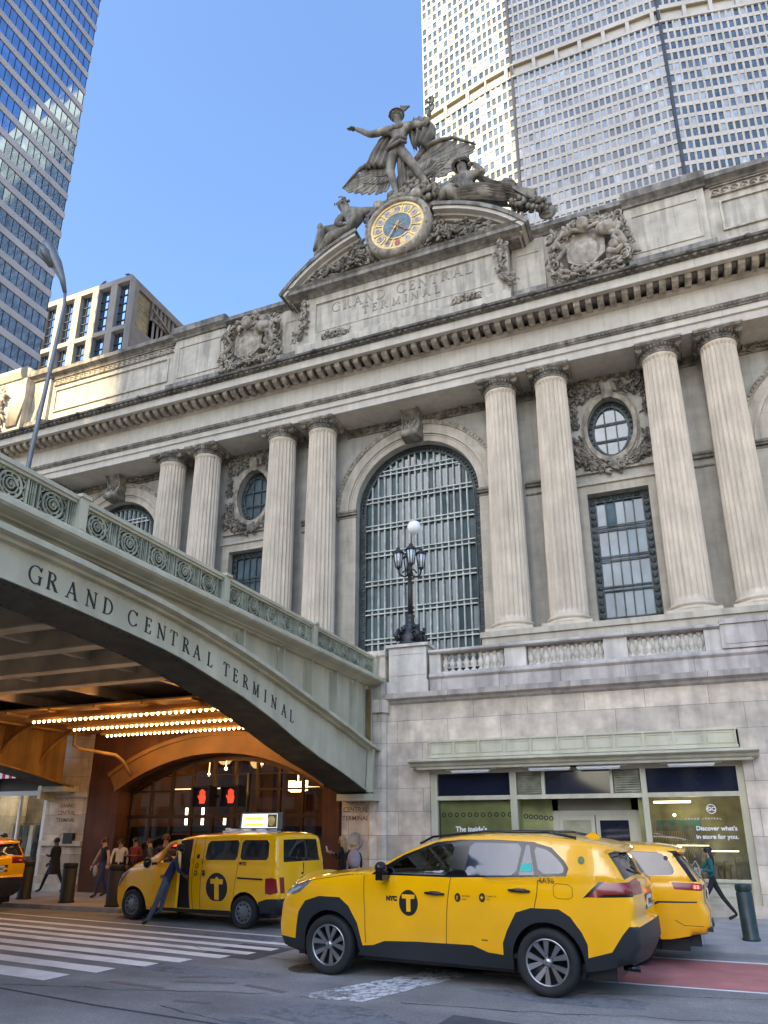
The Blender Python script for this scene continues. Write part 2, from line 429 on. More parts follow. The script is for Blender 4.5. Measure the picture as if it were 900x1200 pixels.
# manhole cover
mb = MB(); mb.lathe([(.36,.0),(.36,.006),(.33,.009),(.0,.009)], (-5.05,9.9,.001), 28, 0, False, caps=False)
for i in range(-3,4):
    h = math.sqrt(.30**2-(i*.085)**2); mb.box(-5.05+i*.085-.012,-5.05+i*.085+.012,9.9-h,9.9+h,.008,.014)
solo('manhole_cover', mb, M('rusty_iron', (.10,.075,.06), .7, .3, var=.3, scale=6, coords='obj'), 'round rusty manhole cover in the road beside the front wheel of the big SUV taxi', 'manhole cover', (-5.05,9.9,0))

# ================================================================== terminal building, low front block
Xc = -11.57
TB = root('railway_terminal', 'huge pale stone railway terminal with fluted columns and tall arched windows behind the viaduct', 'train station', (Xc, 17.5, 0))

def wall_curve(mb, x0, x1, z0, z1, pts, y, dy, mi=0, mir=None):
    """front wall at y with an opening under the curve pts (left to right)"""
    mir = mi if mir is None else mir
    xl, xr = pts[0][0], pts[-1][0]
    if xl > x0: mb.quad((x0,y,z0),(xl,y,z0),(xl,y,z1),(x0,y,z1), mi)
    if x1 > xr: mb.quad((xr,y,z0),(x1,y,z0),(x1,y,z1),(xr,y,z1), mi)
    for a,b in zip(pts[:-1],pts[1:]):
        mb.quad((a[0],y,a[1]),(b[0],y,b[1]),(b[0],y,z1),(a[0],y,z1), mi)
        mb.quad((a[0],y,a[1]),(a[0],y+dy,a[1]),(b[0],y+dy,b[1]),(b[0],y,b[1]), mir)
    mb.quad((xl,y,z0),(xl,y+dy,z0),(xl,y+dy,pts[0][1]),(xl,y,pts[0][1]), mir)
    mb.quad((xr,y,z0),(xr,y,pts[-1][1]),(xr,y+dy,pts[-1][1]),(xr,y+dy,z0), mir)

def arc_pts(xc, zc, r, a0, a1, n=24, rz=None):
    rz = rz or r
    return [(xc+r*math.cos(a0+(a1-a0)*i/n), zc+rz*math.sin(a0+(a1-a0)*i/n)) for i in range(n+1)]

Y0 = 17.5
# masonry of the low block
mb = MB()
mb.box(-60,-20.62,Y0,Y0+.6,.1,5.0); mb.box(-20.62,-18.3,Y0,Y0+.6,3.62,5.0)
mb.box(-18.3,-16.7,Y0,Y0+.6,.1,5.0)
mb.box(-8.25,-5.86,Y0,Y0+.6,.1,5.0)
mb.box(-5.86,1.2,Y0,Y0+.6,3.9,5.0); mb.box(1.2,40,Y0,Y0+.6,.1,5.0)
mb.box(-5.86,1.2,Y0,Y0+.5,.1,.34)
mb.box(-20.62,-18.3,Y0,Y0+.5,.1,.5)
# inner core that carries the terrace
mb.box(-60,-20.62,Y0+.6,33,.1,5.0); mb.box(-5.86,40,19.4,33,3.6,5.0); mb.box(1.2,40,18.1,33,.1,3.6)
mb.box(-16.7,-16.2,18.1,27,.1,5.0); mb.box(-8.25,-7.9,18.1,27,.1,5.0)
mb.build('street_wall', MT['gran'], TB)
mb = MB(); mb.box(-60,40,Y0+.02,33,5.0,5.1); mb.build('terrace_floor', MT['granp'], TB)
# corner pilaster beside the viaduct with rounded edge, plinths
mb = MB()
mb.prism([(-7.48,Y0,.1),(-7.48,Y0-.10,.1),(-7.40,Y0-.18,.1),(-7.06,Y0-.18,.1),(-6.98,Y0-.10,.1),(-6.98,Y0,.1)], (0,0,4.6))
mb.prism([(-7.58,Y0,4.7),(-7.58,Y0-.16,4.7),(-7.44,Y0-.28,4.7),(-7.02,Y0-.28,4.7),(-6.9,Y0-.16,4.7),(-6.9,Y0,4.7)], (0,0,.36))
mb.prism([(-7.52,Y0+.3,5.06),(-7.52,Y0-.12,5.06),(-7.42,Y0-.2,5.06),(-7.08,Y0-.2,5.06),(-6.99,Y0-.12,5.06),(-6.99,Y0+.3,5.06)], (0,0,.5))
mb.box(-7.50,-7.0,Y0-.14,Y0+.3,5.56,6.22); mb.box(-7.54,-6.985,Y0-.18,Y0+.34,6.22,6.36)
mb.build('corner_pilaster', MT['gran'], TB)
# string ledge, parapet base and solid parapet piers
mb = MB()
mb.prismx([(Y0+.01,4.9),(Y0-.08,4.95),(Y0-.10,5.0),(Y0-.24,5.04),(Y0-.26,5.17),(Y0+.01,5.19)], -6.98, 40)
mb.prismx([(Y0+.01,4.9),(Y0-.08,4.95),(Y0-.10,5.0),(Y0-.24,5.04),(Y0-.26,5.17),(Y0+.01,5.19)], -60, -18.0)
mb.build('ledge', MT['granp'], TB)
mb = MB()
for xa, xb in ((-5.80,40),(-60,-18.0)):
    mb.prismx([(Y0-.02,5.19),(Y0+.42,5.19),(Y0+.42,5.68),(Y0,5.68),(Y0-.08,5.60),(Y0-.08,5.56),(Y0-.02,5.5)], xa, xb)
mb.build('parapet_base', MT['granp'], TB)
mb = MB()
mb.prismx([(Y0-.04,6.17),(Y0+.38,6.17),(Y0+.40,6.2),(Y0+.40,6.27),(Y0-.07,6.27),(Y0-.09,6.24),(Y0-.09,6.20)], -5.80, 1.14)
mb.prismx([(Y0-.04,6.17),(Y0+.38,6.17),(Y0+.40,6.2),(Y0+.40,6.27),(Y0-.07,6.27),(Y0-.09,6.24),(Y0-.09,6.20)], -60, -18)
mb.build('parapet_rail', MT['granp'], TB)
mb = MB()
for xa, xb in ((-5.8,-5.5),(-3.82,-3.28),(-1.42,-.88),(.80,1.14)):
    mb.box(xa,xb,Y0+.0,Y0+.34,5.68,6.17)
mb.box(-60,-18,Y0+.0,Y0+.34,5.68,6.17)
mb.build('parapet_pier', MT['granl'], TB)
mb = MB(); mb.box(1.14,40,Y0-.06,Y0+.42,5.681,6.24); mb.box(1.14,40,Y0-.1,Y0+.46,6.24,6.36); mb.box(1.22,6,Y0-.075,Y0,5.78,6.14)
mb.build('solid_parapet', MT['granp'], TB)
prof = [(.085,0),(.085,.05),(.05,.07),(.045,.09),(.095,.17),(.10,.22),(.07,.30),(.045,.36),(.05,.39),(.08,.42),(.08,.49)]
bal = MB().lathe([(r*.86,z) for r,z in prof], (-5.4,Y0+.17,5.68), 12)
first = bal.build('baluster', MT['granl'], TB)
for xa, xb, n in ((-5.5,-3.82,9),(-3.28,-1.42,10),(-.88,.80,9)):
    for i in range(n):
        x = xa+(i+.5)*(xb-xa)/n
        o = first if (i == 0 and xa == -5.5) else None
        if o is None:
            o = first.copy(); COL.objects.link(o); o.parent = TB; OFF[o] = OFF[TB]
        o.location = (x+5.4, 0, 0)
# lamp pedestal on the parapet
mb = MB(); mb.box(-6.97,-5.82,Y0-.10,Y0+.75,5.17,5.5); mb.box(-6.92,-5.87,Y0-.05,Y0+.7,5.5,6.42); mb.box(-6.99,-5.80,Y0-.12,Y0+.77,6.42,6.50)
mb.box(-6.86,-6.80,Y0-.062,Y0-.05,5.66,6.28); mb.box(-5.99,-5.93,Y0-.062,Y0-.05,5.66,6.28); mb.box(-6.80,-5.99,Y0-.062,Y0-.05,6.22,6.28); mb.box(-6.80,-5.99,Y0-.062,Y0-.05,5.66,5.72)
mb.build('lamp_pedestal', MT['granl'], TB)

# ---- storefront ----
gm = MT['green']; YS = Y0+.14
mb = MB()
mb.prismx([(Y0+.1,3.28),(Y0-.30,3.28),(Y0-.34,3.30),(Y0-.36,3.36),(Y0-.46,3.38),(Y0-.50,3.40),(Y0-.50,3.44),(Y0-.46,3.46),(Y0-.02,3.50),(Y0+.1,3.50)], -6.26, 1.52)
mb.prismx([(Y0-.26,3.22),(Y0-.28,3.22),(Y0-.28,3.28),(Y0-.26,3.28)], -6.1, 1.4)
mb.build('canopy_cornice', gm, TB)
mb = MB(); mb.box(-5.82,1.17,Y0-.16,Y0,3.50,3.56); mb.box(-5.82,1.17,Y0-.16,Y0,3.88,3.93)
for i in range(11):
    a = -5.80+i*6.95/11; b = a+6.95/11
    mb.box(a,a+.025,Y0-.16,Y0,3.56,3.88); mb.box(b-.025,b,Y0-.16,Y0,3.56,3.88)
    mb.box(a+.025,b-.025,Y0-.13,Y0,3.56,3.88)
    for (p,q,r_,s_) in ((a+.06,b-.06,3.60,3.615),(a+.06,b-.06,3.825,3.84)): mb.box(p,q,Y0-.145,Y0-.13,r_,s_)
    for p in (a+.06,b-.075): mb.box(p,p+.015,Y0-.145,Y0-.13,3.615,3.825)
mb.build('fascia_panels', gm, TB)
# frame
mb = MB()
mb.box(-5.86,1.2,YS-.04,YS+.12,3.13,3.28)
mb.box(-5.86,-5.70,YS-.05,YS+.12,.34,3.13); mb.box(1.06,1.2,YS-.05,YS+.12,.34,3.13)
mb.box(-5.70,1.06,YS-.03,YS+.1,2.50,2.60)
for a,b in ((-3.88,-3.72),(-.91,-.79)): mb.box(a,b,YS-.05,YS+.11,.34,3.13)
for a,b in ((-3.13,-3.05),(-1.58,-1.51)): mb.box(a,b,YS-.04,YS+.1,2.60,3.13)
mb.box(-.79,1.06,YS-.02,YS+.1,.34,.42); mb.box(-.79,1.06,YS-.05,YS+.1,.76,.82); mb.box(-.79,1.06,YS+.0,YS+.08,.42,.76)
mb.box(-.70,.97,YS-.015,YS,.48,.50);mb.box(-.70,.97,YS-.015,YS,.68,.70)
mb.box(-5.70,-3.88,YS-.02,YS+.1,.34,.82)
for a,b in ((-3.00,-2.86),(-1.20,-1.02)): mb.box(a,b,YS+.5,YS+.62,.10,2.50)
mb.box(-2.86,-1.20,YS+.5,YS+.62,2.14,2.24)
mb.build('shopfront_frame', gm, TB)
mb = MB()
for a,b in ((-3.70,-3.15),(-1.49,-.93)):
    mb.box(a,b,YS+.03,YS+.05,2.61,3.12)
    for k in range(9):
        z = 2.63+k*.054; mb.add([(a,YS-.02,z),(b,YS-.02,z),(b,YS+.03,z+.045),(a,YS+.03,z+.045)],[(0,1,2,3)]); mb.add([(a,YS-.02,z),(b,YS-.02,z),(b,YS-.02,z+.012),(a,YS-.02,z+.012)],[(0,1,2,3)])
mb.build_split('louvre', MT['greend'], TB)
tg = glass_mat('dark_transom_glass', (.010,.014,.030), .06, .002, .8, var=.1)
mb = MB()
for a,b in ((-5.70,-3.88),(-3.05,-1.58),(-.79,1.06)): mb.box(a,b,YS+.04,YS+.055,2.60,3.13)
mb.build('transom_glass', tg, TB)
# see-through shop glazing
clear = bpy.data.materials.new('clear_shop_glass'); clear.use_nodes = True
def clear_nodes(m, k=.16, tint=(.9,.95,.92,1)):
    nt = m.node_tree; N = nt.nodes; L = nt.links; N.clear()
    out = N.new('ShaderNodeOutputMaterial'); t = N.new('ShaderNodeBsdfTransparent'); t.inputs[0].default_value = tint
    g = N.new('ShaderNodeBsdfGlossy'); g.inputs['Roughness'].default_value = .02
    f = N.new('ShaderNodeFresnel'); f.inputs[0].default_value = 1.5
    ma = N.new('ShaderNodeMath'); ma.operation='ADD'; L.new(f.outputs[0], ma.inputs[0]); ma.inputs[1].default_value = k
    mx = N.new('ShaderNodeMixShader'); L.new(ma.outputs[0], mx.inputs[0]); L.new(t.outputs[0], mx.inputs[1]); L.new(g.outputs[0], mx.inputs[2]); L.new(mx.outputs[0], out.inputs[0])
clear_nodes(clear, .06)
mb = MB(); mb.quad((-5.70,YS+.06,.82),(-3.88,YS+.06,.82),(-3.88,YS+.06,2.5),(-5.70,YS+.06,2.5)); mb.build('display_window', clear, TB)
mb = MB(); mb.quad((-.79,YS+.06,.82),(1.06,YS+.06,.82),(1.06,YS+.06,2.5),(-.79,YS+.06,2.5)); mb.build('display_window', clear, TB)
# doors in the recess
mb = MB()
for a,b in ((-2.86,-2.04),(-2.02,-1.20)):
    mb.box(a,a+.09,YS+.52,YS+.58,.12,2.14); mb.box(b-.09,b,YS+.52,YS+.58,.12,2.14); mb.box(a+.09,b-.09,YS+.52,YS+.58,2.02,2.14); mb.box(a+.09,b-.09,YS+.52,YS+.58,.12,.34)
mb.build('shop_door', gm, TB)
mb = MB(); mb.box(-2.77,-2.13,YS+.54,YS+.56,.34,2.02); mb.build('shop_door_panel', M('curtained_glass', (.40,.38,.24), .5, var=.15, scale=3), TB)
mb = MB(); mb.box(-1.93,-1.29,YS+.54,YS+.56,.34,2.02); mb.build('shop_door_glass', tg, TB)
shopi = M('olive_display_backdrop', (.27,.275,.10), .6, var=.25, scale=2)
mb = MB(); mb.box(-3.72,-3.0,YS+.5,YS+.52,.1,2.5); mb.box(-1.02,-.91,YS+.1,YS+.55,.1,2.5); mb.box(-3.74,-3.72,YS+.1,YS+.5,.1,2.5); mb.build_split('recess_side_glazing', shopi, TB)
mb = MB(); mb.box(-3.0,-1.0,YS+.5,YS+.52,2.24,2.5); mb.build('door_transom_board', M('door_transom', (.23,.21,.13), .6, var=.15), TB)
# poster display behind the left pane, shop interior behind the right pane
mb = MB(); mb.box(-5.69,-3.89,YS+.16,YS+.18,.5,2.5); mb.box(-5.69,-3.89,YS+.16,YS+1.0,2.5,2.52); pst = mb.build('poster_board', shopi, TB)
mb = MB()
for i in range(11): mb.lathe([(.032,0),(.055,0),(.055,-.006),(.032,-.006),(.032,0)], (-5.6+i*.165, YS+.158, 2.16), 14, 0, False, caps=False, ax='y')
for i in range(6): mb.lathe([(.032,0),(.055,0),(.055,-.006),(.032,-.006),(.032,0)], (-3.64+i*.12, YS+.496, 2.12-.01*i), 14, 0, False, caps=False, ax='y')
mb.build('poster_rings', MT['black'], pst)
mb = MB(); mb.box(-.9,1.15,YS+.12,YS+.14+1.6,.3,.32); mb.box(-.9,1.15,YS+1.7,YS+1.72,.3,3.2); mb.box(1.13,1.15,YS+.12,YS+1.7,.3,3.2); mb.box(-.92,-.9,YS+.12,YS+1.7,.3,3.2)
mb.box(-.9,1.15,YS+.12,YS+1.7,2.55,2.58)
mb.build('shop_interior', M('shop_interior_wall', (.34,.32,.17), .6, var=.35, scale=2.5), TB)
mb = MB()
for i in range(26): mb.box(-.82+i*.037,-.80+i*.037,YS+1.2,YS+1.22,1.2,1.95+.05*math.sin(i))
for k in range(14): 
    x = -.7+k*.12; mb.box(x,x+.07+R.uniform(0,.04),YS+1.3,YS+1.5,.7+R.uniform(-.1,.1),1.1+R.uniform(-.1,.3),0)
mb.build('shop_shelving', M('shop_goods', (.16,.13,.08), .6, var=.5, scale=6), TB)
mb = MB(); mb.box(-.72,.25,YS+1.22,YS+1.24,1.78,2.02); mb.build('teal_shop_banner', M('teal_banner', (.02,.11,.09), .6), TB)
lampy = M('shop_ceiling_lamp', (1,1,1), emis=(1,.93,.72), estr=2.)
mb = MB(); mb.box(-.72,.08,YS+.8,YS+.9,2.40,2.44); mb.ball((-.30,YS+.9,2.13), .035); mb.build('shop_interior_lamp', lampy, TB)
mb = MB(); mb.box(-.4,.35,YS+1.1,YS+1.13,1.46,1.475); mb.box(.3,.95,YS+1.1,YS+1.13,1.34,1.36); mb.build('shop_interior_lamp', lampy, TB)
# fluorescent housings below the canopy
for x in (-5.25,-3.35,-2.25,-.30):
    mb = MB(); mb.box(x,x+.95,Y0-.20,Y0-.08,3.15,3.19); mb.box(x+.02,x+.93,Y0-.17,Y0-.11,3.125,3.15); mb.box(x-.15,x+1.1,Y0-.12,Y0-.09,3.19,3.22)
    solo('strip_light', mb, MT['white'], {-5.25:'white strip light housing under the shop canopy, leftmost of four', -3.35:'white strip light housing under the canopy below the left louvre', -2.25:'white strip light housing under the canopy above the shop doors', -.30:'white strip light housing under the canopy above the right display window'}[x], 'strip light', (x+.47,Y0-.14,3.22), 'strip lights under the shop canopy')

# ---- text helper -------------------------------------------------------
def text_mb(body, size, bold=0., align='LEFT', space=1., depth=0.):
    cu_ = bpy.data.curves.new('t', 'FONT'); cu_.body = body; cu_.size = size; cu_.offset = bold; cu_.align_x = align
    cu_.space_character = space; cu_.extrude = depth; cu_.resolution_u = 4
    o = bpy.data.objects.new('t', cu_); COL.objects.link(o)
    dg = bpy.context.evaluated_depsgraph_get(); dg.update()
    me = o.evaluated_get(dg).to_mesh()
    r = MB(); r.add([tuple(v.co) for v in me.vertices], [tuple(p.vertices) for p in me.polygons])
    o.evaluated_get(dg).to_mesh_clear()
    bpy.data.objects.remove(o); bpy.data.curves.remove(cu_)
    return r
def text_xz(mb, body, size, x, y, z, **k):
    return mb.merge(text_mb(body, size, **k), lambda v: (x+v.x, y-v.z, z+v.y))
wt = M('white_vinyl_letters', (.85,.85,.83), .5, var=0)
mb = MB(); text_xz(mb, "The inside's", .165, -5.28, YS+.05, 1.77, bold=.004); mb.build('window_lettering', wt, TB)
mb = MB()
text_xz(mb, "Discover what's", .125, .93, YS+.05, 1.80, bold=.003, align='RIGHT'); text_xz(mb, "in store for you.", .125, .93, YS+.05, 1.63, bold=.003, align='RIGHT')
text_xz(mb, "GRAND CENTRAL", .058, .28, YS+.05, 2.02, align='CENTER', space=1.7)
mb.lathe([(.085,0),(.10,0),(.10,-.003),(.085,-.003),(.085,0)], (.47,YS+.052,2.24), 24, 0, False, caps=False, ax='y')
text_xz(mb, "GC", .11, .47, YS+.05, 2.205, align='CENTER', bold=.003)
mb.build('window_lettering', wt, TB)
mb = MB(); text_xz(mb, "EST.", .0001, .5, YS+.05, 1.5)
# ---- left shop with red awning -----------------------------------------
mb = MB(); mb.box(-20.62,-18.36,Y0+.10,Y0+.25,2.84,2.98); mb.box(-18.46,-18.30,Y0+.05,Y0+.3,.5,3.62); mb.box(-19.55,-19.49,Y0+.1,Y0+.2,.5,2.84)
mb.build('shop_window_frame', MT['white'], TB)
mb = MB(); mb.box(-20.62,-18.46,Y0+.12,Y0+.14,2.98,3.62); mb.build('shop_transom', MT['black'], TB)
mb = MB(); mb.box(-20.6,-18.4,Y0+1.4,Y0+1.45,.3,3.6); mb.box(-18.38,-18.32,Y0+.3,Y0+1.4,.3,3.6); mb.box(-20.6,-18.4,Y0+.3,Y0+1.4,.28,.3); mb.build('shop_interior', M('warm_shop_wall', (.26,.20,.12), .7, var=.4, scale=2), TB)
mb = MB(); mb.box(-20.6,-18.5,Y0+.9,Y0+.93,1.98,2.0)
for i in range(9):
    x = -20.5+i*.24; w = .13
    mb.prism([(x,Y0+.88,1.95),(x+w,Y0+.88,1.95),(x+w+.05,Y0+.86,1.0),(x-.05,Y0+.86,1.0)], (0,.05,0), 1 if i in (3,5,7) else (2 if i in (0,1,2) else 0))
mb.build('clothes_rail', [M('navy_cloth', (.03,.04,.06), .8), MT['white'], M('grey_cloth', (.10,.13,.14), .8)], TB)
mb = MB(); mb.quad((-20.62,Y0+.16,.5),(-18.46,Y0+.16,.5),(-18.46,Y0+.16,2.84),(-20.62,Y0+.16,2.84)); mb.build('display_window', clear, TB)
awm = [M('red_awning_cloth', (.50,.03,.05), .8, var=.1), MT['white']]
mb = MB()
for i in range(30):
    a = -22.6+i*.142; b = a+.142
    mb.add([(a,Y0-.05,3.75),(b,Y0-.05,3.75),(b,Y0-.75,3.53),(a,Y0-.75,3.53),(a,Y0-.75,3.31),(b,Y0-.75,3.31)], [(0,1,2,3),(3,2,5,4)], i%2)
mb.build('awning', awm, TB)
# plinth mouldings of the west pier
mb = MB(); mb.box(-18.34,-16.66,Y0-.14,Y0,.1,.30); mb.box(-18.32,-16.68,Y0-.10,Y0,1.36,1.50); mb.box(-18.32,-16.68,Y0-.08,Y0,2.75,2.9)
mb.build_split('pier_moulding', MT['granl'], TB)
mb = MB(); mb.box(-17.35,-17.0,Y0-.12,Y0,1.42,1.72); mb.build('wall_cabinet', MT['black'], TB)
# engraved words and seal on the piers beneath the viaduct
ebl = M('engraved_shadow_line', (.20,.15,.10), .9)
for xx in (-7.86,-17.45):
    mb = MB()
    for k,(w,s) in enumerate((("GRAND",.16),("CENTRAL",.16),("TERMINAL",.16))): text_xz(mb, w, s, xx, Y0-.004-(.0 if xx > -10 else .0), 2.46-k*.21, align='CENTER', bold=.002)
    pass
    mb.build('engraved_words', ebl, TB)
    mb = MB(); mb.lathe([(.22,0),(.22,-.02),(.19,-.035),(.17,-.015),(.06,-.02),(.0,-.04)], (xx,Y0,1.55), 28, caps=False, ax='y'); mb.build('stone_roundel', MT['granp'], TB)

for x,z,e in ((.1,2.3,5),(-4.8,2.3,1.5),(-19.5,3.1,10)):
    ld = bpy.data.lights.new('shop_lamp','POINT'); ld.energy = e; ld.color = (1,.86,.62); ld.shadow_soft_size = .15
    lo = bpy.data.objects.new('shop_lamp', ld); COL.objects.link(lo); lo.location = (x,YS+(.7 if x > -10 else .9),z)
# ---- arched entrance beneath the viaduct -------------------------------
ac, arr, azc = -12.15, 6.38, -2.53; aa = math.asin(3.35/6.38)
pts = [(ac+arr*math.sin(-aa+2*aa*i/24), azc+arr*math.cos(-aa+2*aa*i/24)) for i in range(25)]
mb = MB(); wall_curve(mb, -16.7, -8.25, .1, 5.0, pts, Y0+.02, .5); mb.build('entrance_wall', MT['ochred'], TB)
mb = MB()
for r0, r1, yy in ((6.40,6.90,-.10),(6.90,7.02,-.16),(6.40,6.50,-.14)):
    mb.ring(ac, azc, r0, r1, Y0+yy, Y0+.02, PI/2-aa*1.02, PI/2+aa*1.02, 30)
mb.build('entrance_archivolt', MT['archb'], TB)
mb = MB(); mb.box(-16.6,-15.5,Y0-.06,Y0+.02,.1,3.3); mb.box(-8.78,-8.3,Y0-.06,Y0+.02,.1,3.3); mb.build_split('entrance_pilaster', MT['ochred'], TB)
YG = Y0+.46
mb = MB()
def ztop(x): return azc+math.sqrt(arr**2-(x-ac)**2)
for i in range(10):
    x = -15.5+i*.72+.1
    if abs(x-ac) < 3.33: mb.box(x-.04,x+.04,YG-.05,YG+.05,.1,ztop(x)-.01)
for z, h in ((2.86,.05),(2.12,.10),(3.3,.025)): mb.box(ac-3.33,ac+3.33,YG-.06,YG+.06,z,z+h)
mb.ring(ac, azc, 6.24, 6.37, YG-.08, YG+.08, PI/2-aa*.98, PI/2+aa*.98, 30)
mb.build('entrance_glazing_bars', M('bronze_frame', (.05,.025,.012), .45, .5), TB)
mb = MB(); mb.quad((ac-3.34,YG,.1),(ac+3.34,YG,.1),(ac+3.34,YG,3.9),(ac-3.34,YG,3.9)); mb.build('entrance_glass', clear, TB)
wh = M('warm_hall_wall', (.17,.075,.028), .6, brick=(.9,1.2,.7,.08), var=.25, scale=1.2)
mb = MB(); mb.box(-16.2,-7.9,24,24.2,.1,4.99); mb.box(-16.2,-16.0,18.2,24,.1,4.99); mb.box(-8.1,-7.9,18.2,24,.1,4.99); mb.box(-16.0,-8.1,18.2,24,4.6,4.8); mb.box(-16,-8.1,18.1,24,.1,.12)
for i in range(6): mb.box(-15.6+i*1.35,-15.2+i*1.35,23.5,24,.12,4.6)
mb.box(-16,-8.1,20.5,20.9,4.2,4.6)
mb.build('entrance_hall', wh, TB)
mb = MB(); mb.box(ac-3.3,ac+3.3,YG+.05,YG+.10,.1,1.9); mb.build('entrance_doors', M('dark_bronze_doors', (.022,.012,.008), .4, .4, var=.3, scale=3), TB)
glow = M('warm_lamp_glow', (1,.8,.5), emis=(1,.62,.25), estr=3.)
mb = MB(); mb.bar((-11.6,21,3.12),(-8.6,21,3.0),.05,.03); mb.box(-15.5,-13.4,20.0,20.05,3.05,3.08); mb.build('hall_strip_lamp', M('dim_strip_lamp', (1,.8,.6), emis=(1,.62,.36), estr=.8), TB)
for (x,z) in ((-14.6,3.55),(-13.95,3.72),(-12.6,3.86),(-11.9,3.86)):
    mb = MB(); mb.ball((x,20.6,z), .055); mb.tube([(x,20.6,z),(x,20.6,4.2)], .01, 5); 
    solo('pendant_bulb', mb, glow, 'small warm bulb hanging behind the arched entrance glass, '+{-14.6:'furthest left',-13.95:'second from left',-12.6:'third from left',-11.9:'rightmost'}[x], 'hanging light', (x,20.6,z), 'bulbs behind the entrance glass')
mb = MB()
for dx in (-.22,0,.22): mb.box(-11.05+dx-.09,-11.05+dx+.09,20.2,20.3,2.95,3.25 if dx else 3.22)
mb.tube([(-11.05,20.25,3.2),(-11.05,20.25,4.5)], .015, 6); mb.tube([(-11.3,20.25,2.93),(-10.8,20.25,2.93)], .02, 6)
solo('chandelier', mb, glow, 'glowing yellow chandelier hanging inside the arched entrance', 'chandelier', (-11.05,20.25,3.2))
for (x) in (-14.35,-13.75,-12.95):
    mb = MB(); mb.box(x-.03,x+.03,19.2,19.25,1.95,2.45 if x < -13 else 2.15)
    solo('tube_lamp', mb, M('tube_glow', (1,.9,.8), emis=(1,.8,.62), estr=2.) if x == -14.35 else bpy.data.materials['tube_glow'], 'short upright glowing tube inside the entrance, '+{-14.35:'leftmost',-13.75:'middle and tallest',-12.95:'rightmost and shortest'}[x], 'lamp', (x,19.2,1.95), 'upright tubes inside the entrance')
# ================================================================== upper facade
YW = 33.2; YC = 32.0
BAYS_ARCH = [Xc-40.8+.0, Xc-20.4, Xc, Xc+20.4]
COLX = []
for k in (-2, -1, 0, 1, 2):
    for s in (-1, 1): pass
COLX = [Xc+s*d for s in (-1,1) for d in (5.08,7.64,12.77,15.32,25.48,28.04)]
OVX = [Xc-10.2, Xc+10.2, Xc-30.6, Xc+30.6]
HW = 3.48; ZS = 18.55
wm, sm_ = MT['wall'], MT['stone']
mb = MB()   # walls with arches
for xc in BAYS_ARCH[1:]:
    wall_curve(mb, xc-5.08, xc+5.08, 5.1, 23.9, [(xc-HW,5.1)]+arc_pts(xc,ZS,HW,PI,0,28)+[(xc+HW,5.1)], YW, .75)
def ell_bay(mb, x0, x1, z0, z1, xc, zc, rx, rz, y, dy):
    ang = [2*PI*i/48 for i in range(48)]
    for cx_, cz_ in ((x0,z0),(x1,z0),(x1,z1),(x0,z1)): ang.append(math.atan2(cz_-zc, cx_-xc) % (2*PI))
    ang = sorted(ang); n = len(ang)
    def outp(a):
        c, s = math.cos(a), math.sin(a); t = 1e9
        if c > 1e-9: t = min(t, (x1-xc)/c)
        if c < -1e-9: t = min(t, (x0-xc)/c)
        if s > 1e-9: t = min(t, (z1-zc)/s)
        if s < -1e-9: t = min(t, (z0-zc)/s)
        return (xc+c*t, zc+s*t)
    for i in range(n):
        a, b = ang[i], ang[(i+1)%n]
        # parametrise the ellipse by true direction
        def inn(a):
            c, s = math.cos(a), math.sin(a); r = 1/math.sqrt((c/rx)**2+(s/rz)**2); return (xc+c*r, zc+s*r)
        p, q, r, s = inn(a), inn(b), outp(b), outp(a)
        mb.quad((p[0],y,p[1]),(s[0],y,s[1]),(r[0],y,r[1]),(q[0],y,q[1]))
        mb.quad((p[0],y,p[1]),(q[0],y,q[1]),(q[0],y+dy,q[1]),(p[0],y+dy,p[1]))
OVZ, ORX, ORZ = 20.66, 1.10, 1.70
for xc in OVX:
    ell_bay(mb, xc-5.14, xc+5.14, 18.35, 23.9, xc, OVZ, ORX, ORZ, YW, .6)
    # rectangular window opening below: X +-1.38, z 9.5 .. 17.2
    for a,b,c,d in ((xc-5.14,xc-1.40,5.1,18.35),(xc+1.40,xc+5.14,5.1,18.35)): mb.quad((a,YW,c),(b,YW,c),(b,YW,d),(a,YW,d))
    mb.quad((xc-1.4,YW,17.22),(xc+1.4,YW,17.22),(xc+1.4,YW,18.35),(xc-1.4,YW,18.35)); mb.quad((xc-1.4,YW,5.1),(xc+1.4,YW,5.1),(xc+1.4,YW,9.6),(xc-1.4,YW,9.6))
    mb.quad((xc-1.4,YW,5.1),(xc-1.4,YW,17.22),(xc-1.4,YW+.5,17.22),(xc-1.4,YW+.5,5.1)); mb.quad((xc+1.4,YW,17.22),(xc+1.4,YW,5.1),(xc+1.4,YW+.5,5.1),(xc+1.4,YW+.5,17.22))
    mb.quad((xc-1.4,YW,17.22),(xc+1.4,YW,17.22),(xc+1.4,YW+.5,17.22),(xc-1.4,YW+.5,17.22))
mb.box(-60,Xc-35.74,YW,YW+.5,5.1,23.9)
mb.build('upper_wall', wm, TB)
mb = MB(); mb.box(-60,40,33.9,34.2,5.1,23.9)
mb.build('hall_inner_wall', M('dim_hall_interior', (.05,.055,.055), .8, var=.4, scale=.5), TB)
mb = MB(); mb.box(-60,40,34.2,60,.1,27); mb.box(-60,40,32.4,34.2,23.9,27.0); mb.build('building_core', MT['stone'], TB)
# podium that the columns stand on
mb = MB()
for s, a, b in ((1,Xc+3.9,Xc+16.6),(1,Xc-16.6,Xc-3.9),(1,Xc+24.2,40),(1,-60,Xc-24.2)):
    mb.box(a,b,30.7,YW,5.1,9.95); mb.box(a-.06,b+.06,30.6,YW,9.95,10.2)
mb.build_split('column_podium', MT['stone'], TB)
